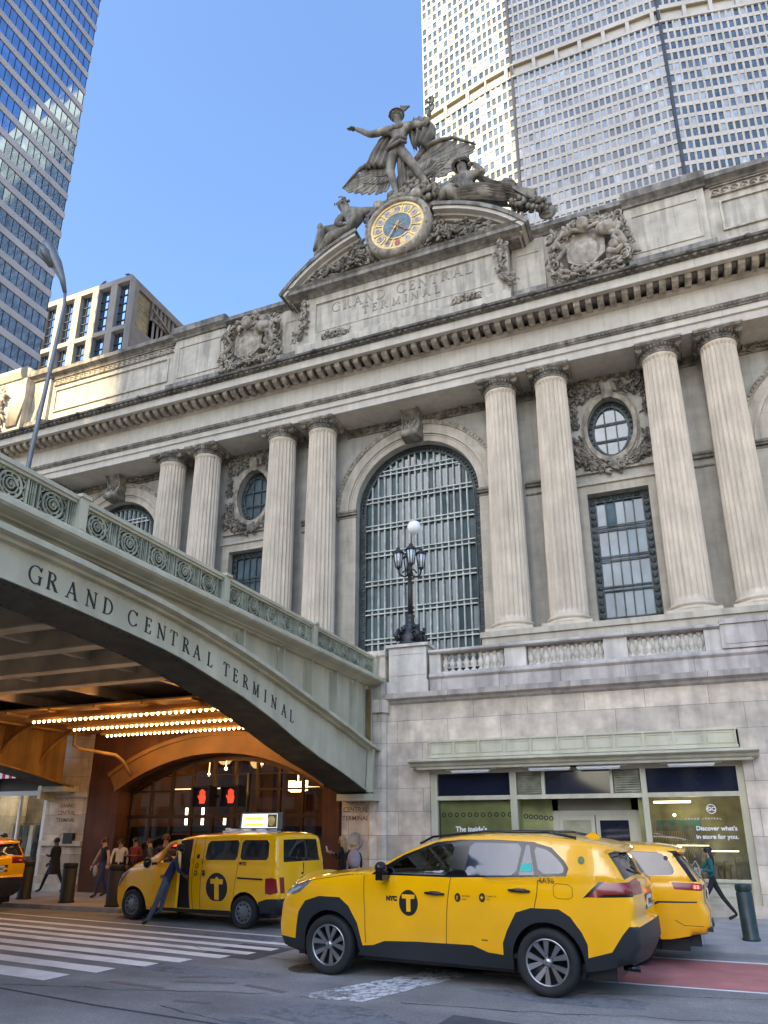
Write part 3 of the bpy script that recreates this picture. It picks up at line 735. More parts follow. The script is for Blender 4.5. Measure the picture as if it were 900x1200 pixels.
# columns
def column(x, o=None):
    if o:
        c = copy_tree(o, TB); c.location = (o.location.x + x - COLX[0], 0, 0); return c
    c0 = (x, YC, 0)
    sh = MB()
    n = 14; prof = []
    zb, zt = 10.80, 23.02
    prof.append((.90,zb)); prof.append((.86,zb+.12))
    for i in range(n+1):
        t = i/n; r = .86-.10*(t**1.6); prof.append((r, zb+.30+t*(zt-zb-.55)))
    prof.append((.775,zt-.12)); prof.append((.80,zt))
    sh.lathe(prof, c0, 144, 0, False, flute=24, fdepth=.085, frange=(zb+.2,zt-.2), caps=False)
    for i in range(len(sh.sm)): sh.sm[i] = False
    o = sh.build('column', MT['col'], TB)
    b = MB(); b.box(x-1.08,x+1.08,YC-1.08,YC+1.0,10.2,10.42)
    b.lathe([(1.05,10.42),(1.08,10.47),(1.05,10.54),(.93,10.56),(.91,10.62),(.98,10.66),(1.0,10.71),(.97,10.77),(.90,10.80)], c0, 40)
    b.build('column_base', MT['col'], o)
    k = MB()
    k.lathe([(.80,22.99),(.84,23.03),(.84,23.08),(.80,23.10),(.80,23.24),(.90,23.34),(1.0,23.42),(1.0,23.46)], c0, 36)
    for i in range(36):   # egg and leaf band
        a = 2*PI*i/36; k.ball((x+.93*math.cos(a), YC+.93*math.sin(a), 23.32), (.055,.055,.09), 6, 4)
    for i in range(24):
        a = 2*PI*(i+.5)/24; k.ball((x+.83*math.cos(a), YC+.83*math.sin(a), 23.15), (.07,.07,.07), 6, 4)
    for sx in (-1,1):     # volutes
        for sy in (-1,1):
            k.lathe([(.0,-.12),(.16,-.12),(.19,-.06),(.13,0),(.19,.06),(.16,.12),(.0,.12)], (x+sx*.86, YC+sy*.62, 23.36), 12, ax='y', caps=False)
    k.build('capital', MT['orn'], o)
    a = MB(); a.box(x-1.05,x+1.05,YC-1.03,YC+1.0,23.48,23.56); a.box(x-1.0,x+1.0,YC-.98,YC+1.0,23.42,23.48); a.build('abacus', MT['ornl'], o)
    return o
c0 = column(COLX[0])
for x in COLX[1:]: column(x, c0)

# entablature
XL, XR = -60, 40
mb = MB()
mb.prismx([(34.0,23.60),(31.20,23.60),(31.20,24.02),(31.10,24.04),(31.10,24.36),(34.0,24.36)], XL, XR); mb.build('architrave', MT['corn'], TB)
mb = MB(); mb.box(XL,XR,31.02,34,24.36,24.42); mb.prismx([(31.25,24.42),(31.02,24.42),(30.96,24.50),(30.92,24.60),(31.25,24.63)], XL, XR); 
x = -48.
while x < 14: mb.box(x,x+.09,30.94,31.0,24.43,24.53); x += .18
mb.build('architrave_moulding', MT['orn'], TB)
mb = MB(); mb.box(XL,XR,31.25,34,24.42,25.9); mb.build('frieze', MT['corn'], TB)
mb = MB(); mb.prismx([(31.3,25.86),(31.22,25.86),(31.10,25.96),(31.04,25.98),(31.04,26.06),(31.3,26.06)], XL, XR); mb.build('bed_moulding', MT['soff'], TB)
mb = MB()
x = -47.; 
while x < 13.2:
    mb.prismx([(31.2,25.98),(31.0,25.92),(30.6,25.93),(30.42,26.02),(30.36,26.16),(30.36,26.40),(31.2,26.40)], x-.145, x+.145)
    x += .56
mb.build('modillions', MT['ornl'], TB)
mb = MB(); mb.box(XL,XR,30.30,31.3,26.36,26.42)
x = -47.28
while x < 13: mb.box(x-.11,x+.11,30.55,30.9,26.30,26.36); x += .56
mb.build('cornice_soffit', MT['soff'], TB)
mb = MB(); mb.prismx([(30.42,26.30),(30.36,26.24),(30.10,26.24),(30.10,26.70),(31.3,26.70),(31.3,26.42),(30.42,26.42)], XL, XR); mb.build('corona', MT['corn'], TB)
mb = MB(); mb.prismx([(31.3,26.70),(30.06,26.70),(30.02,26.74),(29.93,26.80),(29.90,26.86),(29.80,26.88),(29.78,27.0),(31.6,27.1)], XL, XR)
x = -48.
while x < 14:
    mb.box(x,x+.16,29.86,30.0,26.72,26.83); x += .36
x = -45.
while x < 14: mb.ball((x,29.75,26.92), (.17,.08,.10), 6, 4); x += 2.4
mb.build('cymatium', MT['dark'], TB)

# attic
YA = 31.9
mb = MB()
mb.box(XL,XR,YA,34,27.0,32.1)
mb.box(XL,XR,YA-.18,YA,27.0,28.0)
for s in (-1,1):
    a, b = sorted((Xc+s*12.03, Xc+s*15.8)); mb.box(a,b,YA-.22,YA,28.0,32.1)
    a, b = sorted((Xc+s*6.2, Xc+s*7.9)); mb.box(a,b,YA-.15,YA,28.0,32.0)
    a, b = sorted((Xc+s*(12.3), Xc+s*15.5))
    for z in (29.15,31.42): mb.box(a,b,YA-.27,YA-.22,z,z+.07)
    for x in (a,b-.07): mb.box(x,x+.07,YA-.27,YA-.22,29.22,31.42)
    a, b = sorted((Xc+s*6.4, Xc+s*7.7))
    for z in (28.9,31.1): mb.box(a,b,YA-.19,YA-.15,z,z+.05)
    for x in (a,b-.05): mb.box(x,x+.05,YA-.19,YA-.15,28.95,31.1)
    a, b = sorted((Xc+s*16.2, Xc+s*26.3))   # long sunk panel
    mb.box(a,b,YA-.07,YA,28.3,28.9)
    for z in (29.3,31.0): mb.box(a+.2,b-.2,YA-.10,YA,z,z+.10)
    for x in (a+.2,b-.3): mb.box(x,x+.10,YA-.10,YA,29.4,31.0)
    a, b = sorted((Xc+s*26.5, Xc+s*30.2)); mb.box(a,b,YA-.22,YA,28.0,32.1)
mb.build('attic_wall', MT['attic'], TB)
mb = MB()   # dark footing blocks on the cornice
for s in (-1,1):
    for p, q in ((12.0,16.0),(5.9,7.95),(26.4,30.3)):
        a, b = sorted((Xc+s*p, Xc+s*q)); mb.prismx([(YA-.2,27.0),(YA-.7,27.0),(YA-.62,28.55),(YA-.2,28.75)], a, b)
mb.build_split('attic_footing', MT['cop'], TB)
mb = MB()   # coping
mb.prismx([(34,32.1),(YA-.10,32.1),(YA-.16,32.2),(YA-.32,32.3),(YA-.40,32.34),(YA-.40,32.62),(YA-.2,32.74),(34,32.8)], XL, XR)
for s in (-1,1):
    a, b = sorted((Xc+s*11.95, Xc+s*15.9)); mb.prismx([(34,32.05),(YA-.32,32.05),(YA-.38,32.16),(YA-.56,32.3),(YA-.62,32.34),(YA-.62,32.78),(YA-.4,32.92),(34,32.96)], a, b)
    a, b = sorted((Xc+s*26.4, Xc+s*30.3)); mb.prismx([(34,32.05),(YA-.32,32.05),(YA-.38,32.16),(YA-.56,32.3),(YA-.62,32.34),(YA-.62,32.78),(YA-.4,32.92),(34,32.96)], a, b)
mb.build('attic_coping', MT['cop'], TB)
mb = MB()   # running wave ornament under the coping
for s in (-1,1):
    a, b = sorted((Xc+s*16.1, Xc+s*26.3)); n = 24
    mb.box(a,b,YA-.12,YA,31.45,31.5); mb.box(a,b,YA-.12,YA,31.98,32.03)
    for i in range(n):
        x = a+(i+.5)*(b-a)/n
        p = [(x+.17*math.cos(t)*(1-t/9), YA-.06, 31.73+.17*math.sin(t)*(1-t/9)) for t in [k*.55 for k in range(11)]]
        mb.tube(p, .035, 5)
        mb.tube([(x-.2,YA-.05,31.56),(x-.05,YA-.05,31.60),(x+.1,YA-.05,31.60)], .03, 5)
mb.build_split('wave_frieze', MT['ornl'], TB)

# left end: big scroll and drapery on the attic
mb = MB()
mb.prismx([(34,32.1),(30.9,32.1),(30.7,32.5),(30.7,32.8),(31.2,33.3),(34,33.5)], -44.5, -40.0)
mb.lathe([(0,-1.0),(.45,-1.0),(.55,-.85),(.55,.2),(.0,.2)], (-40.2,32.2,32.75), 20, ax='y', caps=False)
mb.box(-43.6,-39.6,31.0,34,27,32.1)
for i in range(22):
    t = i/21; mb.tube([(-42.6+R.uniform(-.5,1.2), 30.85, 31.8-t*3.4),(-42.0+R.uniform(-.4,.9), 30.7, 31.3-t*3.4),(-41.6+R.uniform(-.5,.9), 30.85, 30.8-t*3.4)], [.07,.12,.05], 6)
for i in range(16):
    t = i/15; mb.tube([(-39.7,31.0,31.8-t*.2),(-39.4-t*1.2,30.9,30.4),(-39.9-t*.9,30.9,28.3)], .06, 5)
mb.build('attic_scroll', MT['attic'], TB)
mb = MB(); mb.tube([(-38.35,31.6,33.2),(-38.4,31.6,31.5),(-38.9,31.6,29.5),(-39.2,31.5,27.3)], .05, 6); mb.build('lightning_cable', MT['soff'], TB)

# archivolts, imposts, keystones, frieze bands
for xc in BAYS_ARCH[1:]:
    mb = MB()
    for r0,r1,y in ((HW,HW+.42,-.10),(HW+.42,HW+.60,-.18),(HW+.60,HW+1.0,-.12),(HW+.30,HW+.36,-.14)):
        mb.ring(xc, ZS, r0, r1, YW+y, YW+.01, 0, PI, 40)
    for s in (-1,1):
        a,b = sorted((xc+s*HW, xc+s*(HW+1.0))); mb.box(a,b,YW-.08,YW+.01,5.1,18.12)
    mb.build('archivolt', MT['stone'], TB)
    mb = MB(); mb.ring(xc, ZS, HW+.98, HW+1.22, YW-.20, YW+.01, 0, PI, 40)
    n = 64
    for i in range(n):
        a = PI*(i+.5)/n; mb.ball((xc+(HW+1.1)*math.cos(a), YW-.20, ZS+(HW+1.1)*math.sin(a)), (.085,.05,.085), 6, 4)
    mb.build('archivolt_ornament', MT['ornl'], TB)
    mb = MB()
    for s in (-1,1):
        a,b = sorted((xc+s*(HW-.06), xc+s*(HW+1.12)))
        mb.box(a,b,YW-.24,YW+.01,18.40,18.52); mb.box(a,b,YW-.18,YW+.01,18.28,18.40); mb.box(a,b,YW-.13,YW+.01,18.12,18.17)
    mb.build('impost', MT['orn'], TB)
    # scroll keystone
    mb = MB()
    prof = [(YW,22.0),(YW-.75,22.0),(YW-.95,22.25),(YW-.85,22.6),(YW-.72,22.9),(YW-.80,23.3),(YW-1.0,23.6),(YW-1.0,23.75),(YW,23.85)]
    mb.prismx(prof, xc-.52, xc-.40); mb.prismx(prof, xc+.40, xc+.52); mb.prismx([(y+.08 if y < YW else y, z) for y,z in prof], xc-.40, xc+.40)
    for i in range(46):
        z = R.uniform(22.3,23.6); mb.ball((xc+R.uniform(-.32,.32), YW-.75-.12*math.cos((z-22.3)*3), z), (.08,.07,.1), 5, 4)
    mb.lathe([(0,-.5),(.18,-.5),(.22,-.4),(.22,.4),(.18,.5),(0,.5)], (xc,YW-.82,22.2), 12, ax='x', caps=False)
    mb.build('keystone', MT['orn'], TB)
def leafy(mb, pts, n, size, y0, y1, jit=.12, flat=.55):
    """scatter carved leaves, buds and curls along a polyline"""
    P = [Vector((p[0],0,p[1])) for p in pts]
    for i in range(n):
        t = R.random()*(len(P)-1); k = min(int(t), len(P)-2); p = P[k].lerp(P[k+1], t-k); d = (P[k+1]-P[k]).normalized()
        c = Vector((p.x+R.gauss(0,jit), R.uniform(y0,y1), p.z+R.gauss(0,jit)))
        a = math.atan2(d.z,d.x)+R.gauss(0,.7); s = size*R.uniform(.55,1.3)
        m = Matrix.Rotation(-a,3,'Y') @ Matrix.Rotation(R.uniform(-.6,.6),3,'X')
        if R.random() < .75: mb.ball(c, (s, s*flat*.8, s*flat*.62), 6, 4, M=m)
        else:
            q = [c+m@Vector((s*.8*math.cos(u)*(1-u/8), -s*.25, s*.8*math.sin(u)*(1-u/8))) for u in [v*.7 for v in range(8)]]
            mb.tube(q, s*.2, 5)
# foliate band under the architrave, between columns
mb = MB()
for a,b in [(xc-4.1,xc-.6) for xc in BAYS_ARCH[1:]]+[(xc+.6,xc+4.1) for xc in BAYS_ARCH[1:]]+[(Xc+s*d-.35,Xc+s*d+.35) for s in (-1,1) for d in (6.36,14.04,26.76)]:
    mb.box(a,b,YW-.10,YW,23.12,23.18); mb.box(a,b,YW-.04,YW,23.18,23.6)
    leafy(mb, [(a,23.4),(b,23.4)], int((b-a)*20), .14, YW-.13, YW-.05, .10)
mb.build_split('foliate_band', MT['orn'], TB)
# string course between the coupled columns
mb = MB()
for s in (-1,1):
    for d in (6.36,14.04,26.76):
        a, b = Xc+s*d-.5, Xc+s*d+.5
        mb.box(a,b,YW-.20,YW,18.30,18.42); mb.box(a,b,YW-.14,YW,18.14,18.30); mb.box(a,b,YW-.07,YW,17.72,17.80)
mb.build_split('string_course', MT['orn'], TB)

# arched windows: iron grid, rosette border, glass
def arch_window(xc):
    g = MB(); yy = YW+.55; rr_ = HW-.42
    TZ = [5.1,6.3,7.9,9.5,11.08,12.68,14.28,15.92,17.5,19.12,20.7,22.2]
    for i in range(17):
        xa = xc-rr_+2*rr_*i/17; xb = xa+2*rr_/17
        for z0,z1 in zip(TZ[:-1],TZ[1:]):
            if z0 > ZS and math.hypot((xa+xb)/2-xc, z0-ZS) > HW-.1: continue
            a = R.gauss(0,.0022); b_ = R.gauss(0,.005)
            g.quad((xa,yy-a,z0-0),(xb,yy+a,z0),(xb,yy+a+b_,min(z1,ZS+HW-.3)),(xa,yy-a+b_,min(z1,ZS+HW-.3)))
    w = g.build('arched_window', MT['glass'], TB)
    f = MB()
    rin = HW-.42
    f.ring(xc, ZS, rin, rin+.06, yy-.16, yy, 0, PI, 40); f.ring(xc, ZS, HW-.06, HW, yy-.16, yy, 0, PI, 40); f.ring(xc, ZS, rin+.06, HW-.06, yy-.05, yy-.01, 0, PI, 40)
    for s in (-1,1):
        for r in (rin, HW-.06): a,b = sorted((xc+s*r, xc+s*(r+.06))); f.box(a,b,yy-.16,yy,5.1,ZS)
        a,b = sorted((xc+s*(rin+.06), xc+s*(HW-.06))); f.box(a,b,yy-.05,yy-.01,5.1,ZS)
    for i in range(46):
        a = PI*(i+.5)/46
        f.lathe([(.09,0),(.15,0),(.15,-.05),(.09,-.05),(.09,0)], (xc+(HW-.21)*math.cos(a), yy-.05, ZS+(HW-.21)*math.sin(a)), 8, 0, False, caps=False, ax='y')
    for s in (-1,1):
        z = 9.2
        while z < ZS-.1:
            f.lathe([(.09,0),(.15,0),(.15,-.05),(.09,-.05),(.09,0)], (xc+s*(HW-.21), yy-.05, z), 8, 0, False, caps=False, ax='y')
            a,b = sorted((xc+s*rin, xc+s*HW)); f.box(a,b,yy-.09,yy-.04,z+.20,z+.24)
            z += .44
    f.build('rosette_border', MT['iron'], w)
    b = MB()
    n = 17
    for i in range(1, n):
        x = xc-rin+2*rin*i/n
        top = ZS+math.sqrt(max(0,rin**2-(x-xc)**2)) - .02
        b.box(x-.045,x+.045,yy-.12,yy-.01,5.1,top)
        b.box(x-.022,x+.022,yy-.18,yy-.12,5.1,top)
    b.build('mullions', MT['ironl'], w)
    h = MB()
    for z in (7.9,9.5,11.08,12.68,14.28,15.92,17.5,19.12,20.7):
        for dz in (-.12,.12):
            zz = z+dz; half = rin if zz <= ZS else math.sqrt(max(0,rin**2-(zz-ZS)**2))
            h.box(xc-half,xc+half,yy-.2,yy-.13,zz-.032,zz+.032)
        zz = z; half = rin-.1 if zz <= ZS else math.sqrt(max(0,(rin-.1)**2-(zz+.05-ZS)**2))
        h.box(xc-half,xc+half,yy-.10,yy-.06,z-.10,z+.10, 1)
    h.build('transom_bars', [MT['ironl'], MT['iron']], w)
    return w
w0 = arch_window(BAYS_ARCH[2])
for xc in (BAYS_ARCH[1], BAYS_ARCH[3]):
    c = copy_tree(w0, TB); c.location.x += xc-BAYS_ARCH[2]

def rect_window(xc):
    yy = YW+.42; g = MB()
    for i in range(5):
        xa = xc-1.06+i*.424; xb = xa+.424
        for z0,z1 in zip((8.6,9.4,10.95,12.45,13.95,15.5),(9.4,10.95,12.45,13.95,15.5,16.9)):
            a = R.gauss(0,.006); b_ = R.gauss(0,.012); g.quad((xa,yy-a,z0),(xb,yy+a,z0),(xb,yy+a+b_,z1),(xa,yy-a+b_,z1))
    w = g.build('tall_window', MT['glass2'], TB)
    f = MB(); x0,x1 = xc-1.06, xc+1.06
    for s in (-1,1):
        a,b = sorted((xc+s*1.06, xc+s*1.40)); f.box(a,b,yy-.06,yy,9.,17.22)
        for r in (1.06,1.36): a,b = sorted((xc+s*r, xc+s*(r+.05))); f.box(a,b,yy-.14,yy,9.,17.22)
        z = 9.3
        while z < 17: f.lathe([(.0,-.06),(.10,-.05),(.13,0)], (xc+s*1.235, yy-.06, z), 8, 0, True, caps=False, ax='y'); z += .36
    f.box(x0,x1,yy-.06,yy,16.86,17.22); f.box(x0,x1,yy-.14,yy,16.86,16.91)
    for i in range(6): f.lathe([(.0,-.06),(.10,-.05),(.13,0)], (x0+.2+i*.34, yy-.06, 17.05), 8, 0, True, caps=False, ax='y')
    f.build('rosette_border', MT['iron'], w)
    b = MB()
    for i in range(1,5):
        x = x0+i*(x1-x0)/5; b.box(x-.03,x+.03,yy-.10,yy-.01,9.,16.86)
    for z in (9.4,10.95,12.45,13.95,15.5):
        for dz in (-.10,.10): b.box(x0,x1,yy-.15,yy-.10,z+dz-.03,z+dz+.03)
    b.build('glazing_bars', MT['iron'], w)
    t = MB()
    for s in (-1,1):
        a,b_ = sorted((xc+s*1.40, xc+s*1.88)); t.box(a,b_,YW-.12,YW,9.2,17.22)
    t.box(xc-1.88,xc+1.88,YW-.12,YW,17.22,17.72); t.box(xc-1.95,xc+1.95,YW-.22,YW,17.66,17.80)
    t.build('window_surround', MT['stone'], w)
    return w
w0 = rect_window(OVX[1])
for xc in (OVX[0], OVX[2], OVX[3]):
    c = copy_tree(w0, TB); c.location.x += xc-OVX[1]
def oval_window(xc):
    yy = YW+.45; g = MB(); n = 40
    g.add([(xc,yy,OVZ)]+[(xc+ORX*math.cos(2*PI*i/n),yy,OVZ+ORZ*math.sin(2*PI*i/n)) for i in range(n)], [(0,(i+1)%n+1,i+1) for i in range(n)])
    w = g.build('oval_window', MT['glass2'], TB)
    f = MB(); f.ring(xc,OVZ,.80,.86,yy-.12,yy,0,2*PI,40,rx=1,rz=1.62); f.ring(xc,OVZ,.86,1.12,yy-.06,yy,0,2*PI,40,rx=1,rz=1.55)
    for i in range(30):
        a = 2*PI*i/30; f.ball((xc+.98*math.cos(a), yy-.07, OVZ+1.5*math.sin(a)), .07, 6, 4)
    for x in (xc-.27, xc+.27): f.box(x-.03,x+.03,yy-.1,yy-.01,OVZ-1.22,OVZ+1.22)
    for z in (OVZ-.5, OVZ+.42): f.box(xc-.74,xc+.74,yy-.12,yy-.07,z-.035,z+.035)
    f.build('glazing_bars', MT['iron'], w)
    s = MB(); s.ring(xc,OVZ,1.08,1.27,YW-.14,YW+.01,0,2*PI,44,rx=1,rz=1.50); s.ring(xc,OVZ,1.27,1.38,YW-.06,YW+.01,0,2*PI,44,rx=1,rz=1.46)
    s.prismx([(YW,22.25),(YW-.22,22.25),(YW-.34,23.05),(YW,23.05)], xc-.24, xc+.24); s.box(xc-1.9,xc+1.9,YW-.16,YW,18.3,18.42)
    s.build('oval_surround', MT['ornl'], w)
    o = MB()
    leafy(o, [(xc-1.75,23.1),(xc-1.25,22.5),(xc-.45,22.95)], 90, .17, YW-.22, YW-.03, .13)
    leafy(o, [(xc+1.75,23.1),(xc+1.25,22.5),(xc+.45,22.95)], 90, .17, YW-.22, YW-.03, .13)
    for s_ in (-1,1):
        leafy(o, [(xc+s_*1.72,23.0),(xc+s_*1.66,20.9)], 50, .15, YW-.20, YW-.03, .08)
        leafy(o, [(xc+s_*1.66,20.2),(xc+s_*1.5,19.3),(xc+s_*.85,18.7),(xc,18.45)], 150, .19, YW-.24, YW-.03, .13)
        leafy(o, [(xc+s_*1.8,19.2),(xc+s_*.8,18.7)], 60, .2, YW-.2, YW-.03, .12)
    leafy(o, [(xc-1.8,23.45),(xc+1.8,23.45)], 110, .13, YW-.10, YW-.02, .16)
    o.lathe([(0,-.14),(.22,-.1),(.26,0)], (xc,YW-.16,18.55), 14, ax='y', caps=False)
    o.build('wreath_carving', MT['orn'], w)
    return w
w0 = oval_window(OVX[1])
for xc in (OVX[0], OVX[2], OVX[3]):
    c = copy_tree(w0, TB); c.location.x += xc-OVX[1]

# inscription block and pediment
bx0, bx1, YB = Xc-6.25, Xc+6.1, 31.0
mb = MB(); mb.box(bx0,bx1,YB+.08,34,27,31.62)
px0, px1, pz0, pz1 = Xc-5.3, Xc+5.35, 29.15, 31.18
mb.box(bx0,px0,YB,YB+.08,28.5,31.62); mb.box(px1,bx1,YB,YB+.08,28.5,31.62); mb.box(px0,px1,YB,YB+.08,pz1,31.62); mb.box(px0,px1,YB,YB+.08,28.5,pz0)
for z in (pz0,pz1-.06): mb.box(px0,px1,YB-.03,YB+.08,z,z+.06)
for x in (px0,px1-.06): mb.box(x,x+.06,YB-.03,YB+.08,pz0+.06,pz1-.06)
mb.prismx([(YB+.1,28.5),(YB-.1,28.5),(YB-.16,28.42),(YB-.16,28.3),(YB-.3,28.2),(YB-.3,27),(YB+.1,27)], bx0-.1, bx1+.1)
mb.build('inscription_block', MT['attic'], TB)
mb = MB(); mb.prismx([(34,31.62),(YB-.04,31.62),(YB-.12,31.70),(YB-.30,31.78),(YB-.55,31.84),(YB-.55,32.06),(YB-.68,32.20),(34,32.3)], Xc-7.0, Xc+7.0); mb.build('block_cornice', MT['cop'], TB)
mb = MB()   # tympanum backing + consoles at block ends
vs = [(Xc+9.1*math.sin(t), YB+.2, 25.7+9.1*math.cos(t)) for t in [(-.72+1.44*i/30) for i in range(31)]]
mb.prism([(Xc-6.0,YB+.2,32.2)]+vs+[(Xc+6.0,YB+.2,32.2)], (0,1.6,0)); mb.build('tympanum', MT['attic'], TB)
mb = MB()
def ped_arc(a0,a1):
    for r0,r1,y in ((9.0,9.16,-.05),(9.16,9.30,-.28),(9.30,9.50,-.62)):
        mb.ring(Xc, 25.7, r0, r1, YB+y, YB+1.5, a0, a1, 18)
ped_arc(PI/2+.27, PI/2+.86); ped_arc(PI/2-.86, PI/2-.24)
mb.build_split('segmental_pediment', MT['corn'], TB)
mb = MB()
for a0,a1 in ((PI/2+.255, PI/2+.87),(PI/2-.87, PI/2-.225)): mb.ring(Xc, 25.7, 9.50, 9.72, YB-.72, YB+1.6, a0, a1, 18)
mb.build_split('pediment_coping', MT['cop'], TB)
mb = MB()   # carved fruit and foliage in the tympanum
for s in (-1,1):
    leafy(mb, [(Xc+s*5.6,32.6),(Xc+s*4.3,33.0),(Xc+s*2.4,33.3)], 240, .24, YB-.35, YB+.1, .24)
    leafy(mb, [(Xc+s*2.4,34.2),(Xc+s*2.3,33.2),(Xc+s*1.2,32.5),(Xc,32.4)], 150, .2, YB-.5, YB, .18)
mb.build('tympanum_carving', MT['orn'], TB)
mb = MB()
for s in (-1,1):
    x = Xc+s*5.75 if s > 0 else Xc-5.95
    leafy(mb, [(x,31.5),(x,29.6)], 60, .19, YB-.22, YB-.02, .12); leafy(mb, [(x+s*.0,29.6),(x+s*.6,28.8)], 40, .18, YB-.3, YB-.05, .13)
    leafy(mb, [(Xc+s*3.1,28.55),(Xc+s*4.5,28.5)], 60, .2, YB-.34, YB-.1, .12)
mb.build_split('block_garland', MT['ornl'], TB)
# carved cartouches either side
def cartouche(xc):
    o = MB(); y = YA-.45
    o.ball((xc-.25,y+.05,29.9), (.85,.32,.95), 16, 10)
    o.prism([(xc-1.2,y,30.9),(xc-.25,y-.1,31.15),(xc+.8,y,30.8),(xc+.75,y-.1,29.6),(xc-.2,y-.15,28.75),(xc-1.1,y-.1,29.5)], (0,.6,0))
    o.tube([(xc-1.3,y-.1,31.0),(xc-.7,y-.25,31.3),(xc-.2,y-.25,31.1),(xc+.5,y-.25,31.3),(xc+1.3,y-.15,30.8)], .12, 7)
    o.tube([(xc+.9,y-.2,30.7),(xc+1.5,y-.3,30.3),(xc+1.75,y-.2,29.7),(xc+1.3,y-.3,29.2),(xc+.9,y-.2,29.5)], .16, 7)
    o.ball((xc+1.35,y-.1,29.9), (.42,.25,.36), 10, 8)
    for s in (-1,1):
        leafy(o, [(xc+s*1.6,31.4),(xc+s*1.75,29.2),(xc+s*1.2,28.5)], 120, .24, y-.3, y+.2, .16)
        leafy(o, [(xc,31.7),(xc+s*.9,31.5),(xc+s*1.5,31.0)], 80, .24, y-.35, y+.1, .16)
        leafy(o, [(xc,28.7),(xc+s*1.3,28.6)], 60, .22, y-.4, y+.1, .14)
        o.tube([(xc+s*1.1,y-.2,31.4),(xc+s*1.6,y-.3,30.8),(xc+s*1.2,y-.25,30.2),(xc+s*1.7,y-.3,29.5)], .13, 7)
    o.ball((xc-.2,y-.3,31.45), (.35,.35,.42), 10, 8); o.ball((xc+.95,y-.25,30.9),(.6,.3,.4),10,6)
    return o.build('carved_cartouche', MT['ornl'], TB)
cartouche(Xc-9.9); cartouche(Xc+10.2)

# engraved inscription: drawn with serif strokes
def stroke(mb, a, b, w, y, d, ax):   # ax maps (u,v)->3D
    a = Vector(a); b = Vector(b); dd = (b-a); L = dd.length
    if L < 1e-6: return
    dd /= L; n = Vector((-dd.y,dd.x))*w/2
    p = [a-n, b-n, b+n, a+n]
    mb.prism([ax(q.x,q.y,y) for q in p], d)
def arcst(mb, cx_, cy_, rx, ry, a0, a1, w0, w1, y, d, ax, n=14):
    """arc whose weight swells on the sides"""
    for i in range(n):
        q = []
        for t in (i/n, (i+1)/n):
            a = a0+(a1-a0)*t; w = w0+(w1-w0)*abs(math.cos(a))
            q.append(((cx_+(rx)*math.cos(a), cy_+(ry)*math.sin(a)), (cx_+(rx-w)*math.cos(a), cy_+(ry-w*.8)*math.sin(a))))
        mb.prism([ax(*q[0][0],y), ax(*q[1][0],y), ax(*q[1][1],y), ax(*q[0][1],y)], d)
TK, TN = .135, .055
def glyph(mb, ch, ax, y0, d, st=.0006):
    """unit height serif capital; returns width"""
    cnt = [0]
    def Y():
        cnt[0] += 1; return y0+cnt[0]*st
    S = lambda a,b,w: stroke(mb, a, b, w, Y(), d, ax)
    def serif(x, z, w=.30): S((x-w/2,z+(.02 if z<.5 else -.02)),(x+w/2,z+(.02 if z<.5 else -.02)),.04)
    A = lambda *k: arcst(mb, *k, Y(), d, ax)
    if ch == 'I': S((.15,0),(.15,1),TK); serif(.15,0); serif(.15,1); return .30
    if ch == 'L': S((.15,0),(.15,1),TK); serif(.15,1); S((.0,.02),(.56,.02),.045); S((.56,0),(.60,.24),.05); return .60
    if ch == 'T': S((.36,0),(.36,1),TK); serif(.36,0,.32); S((.0,.975),(.72,.975),.05); S((.02,1),(0,.76),.045); S((.70,1),(.72,.76),.045); return .72
    if ch == 'E': S((.15,0),(.15,1),TK); S((0,.02),(.56,.02),.045); S((0,.98),(.54,.98),.045); S((.15,.52),(.42,.52),.05); S((.54,1),(.56,.80),.045); S((.56,0),(.60,.23),.05); S((.42,.62),(.42,.42),.04); return .60
    if ch == 'N': S((.14,0),(.14,1),TN); S((.10,.98),(.74,.03),TK); S((.74,0),(.74,1),TN); serif(.14,0,.26); serif(.09,1,.2); serif(.74,1,.26); return .86
    if ch == 'M': S((.16,0),(.20,1),TN); S((.18,.97),(.50,.06),TK); S((.50,.06),(.82,.97),TN); S((.82,1),(.86,0),TK); serif(.16,0,.26); serif(.86,0,.3); serif(.17,1,.2); serif(.84,1,.24); return 1.02
    if ch == 'A': S((.10,0),(.42,.98),TN); S((.40,1.0),(.76,0),TK); S((.20,.34),(.62,.34),.05); serif(.10,0,.26); serif(.76,0,.3); return .88
    if ch == 'D': S((.15,0),(.15,1),TK); serif(.12,0,.24); serif(.12,1,.24); A(.26,.5,.54,.5,-PI/2,PI/2,TN,.10); S((.1,.025),(.27,.025),.05); S((.1,.975),(.27,.975),.05); return .84
    if ch == 'R': S((.15,0),(.15,1),TK); serif(.15,0,.3); serif(.12,1,.24); A(.30,.75,.30,.25,-PI/2,PI/2,.045,.10); S((.1,.975),(.32,.975),.05); S((.15,.52),(.32,.52),.045); S((.34,.52),(.70,.02),TK); serif(.74,0,.18); return .80
    if ch in 'CG':
        A(.46,.5,.46,.52,.62,2*PI-.62,TN,.10); S((.80,.74),(.82,1.0),.05)
        if ch == 'C': S((.80,.26),(.84,.12),.04)
        else: S((.78,.0),(.78,.42),TK*.9); serif(.78,.44,.28)
        return .90
    return .45
def serif_line(mb, text, h, u0, u1, v, axf, y0, d):
    ws = []; tmp = MB()
    for ch in text: ws.append(glyph(MB(), ch, lambda u,v_,y:(u,y,v_), 0, (0,.01,0)) if ch != ' ' else .55)
    tot = sum(ws)*h; gap = (u1-u0-tot)/(len(text)-1); u = u0
    for ch, w in zip(text, ws):
        if ch != ' ': glyph(mb, ch, lambda a,b,y,u=u: axf(u+a*h, v+b*h, y), y0, d)
        u += w*h+gap
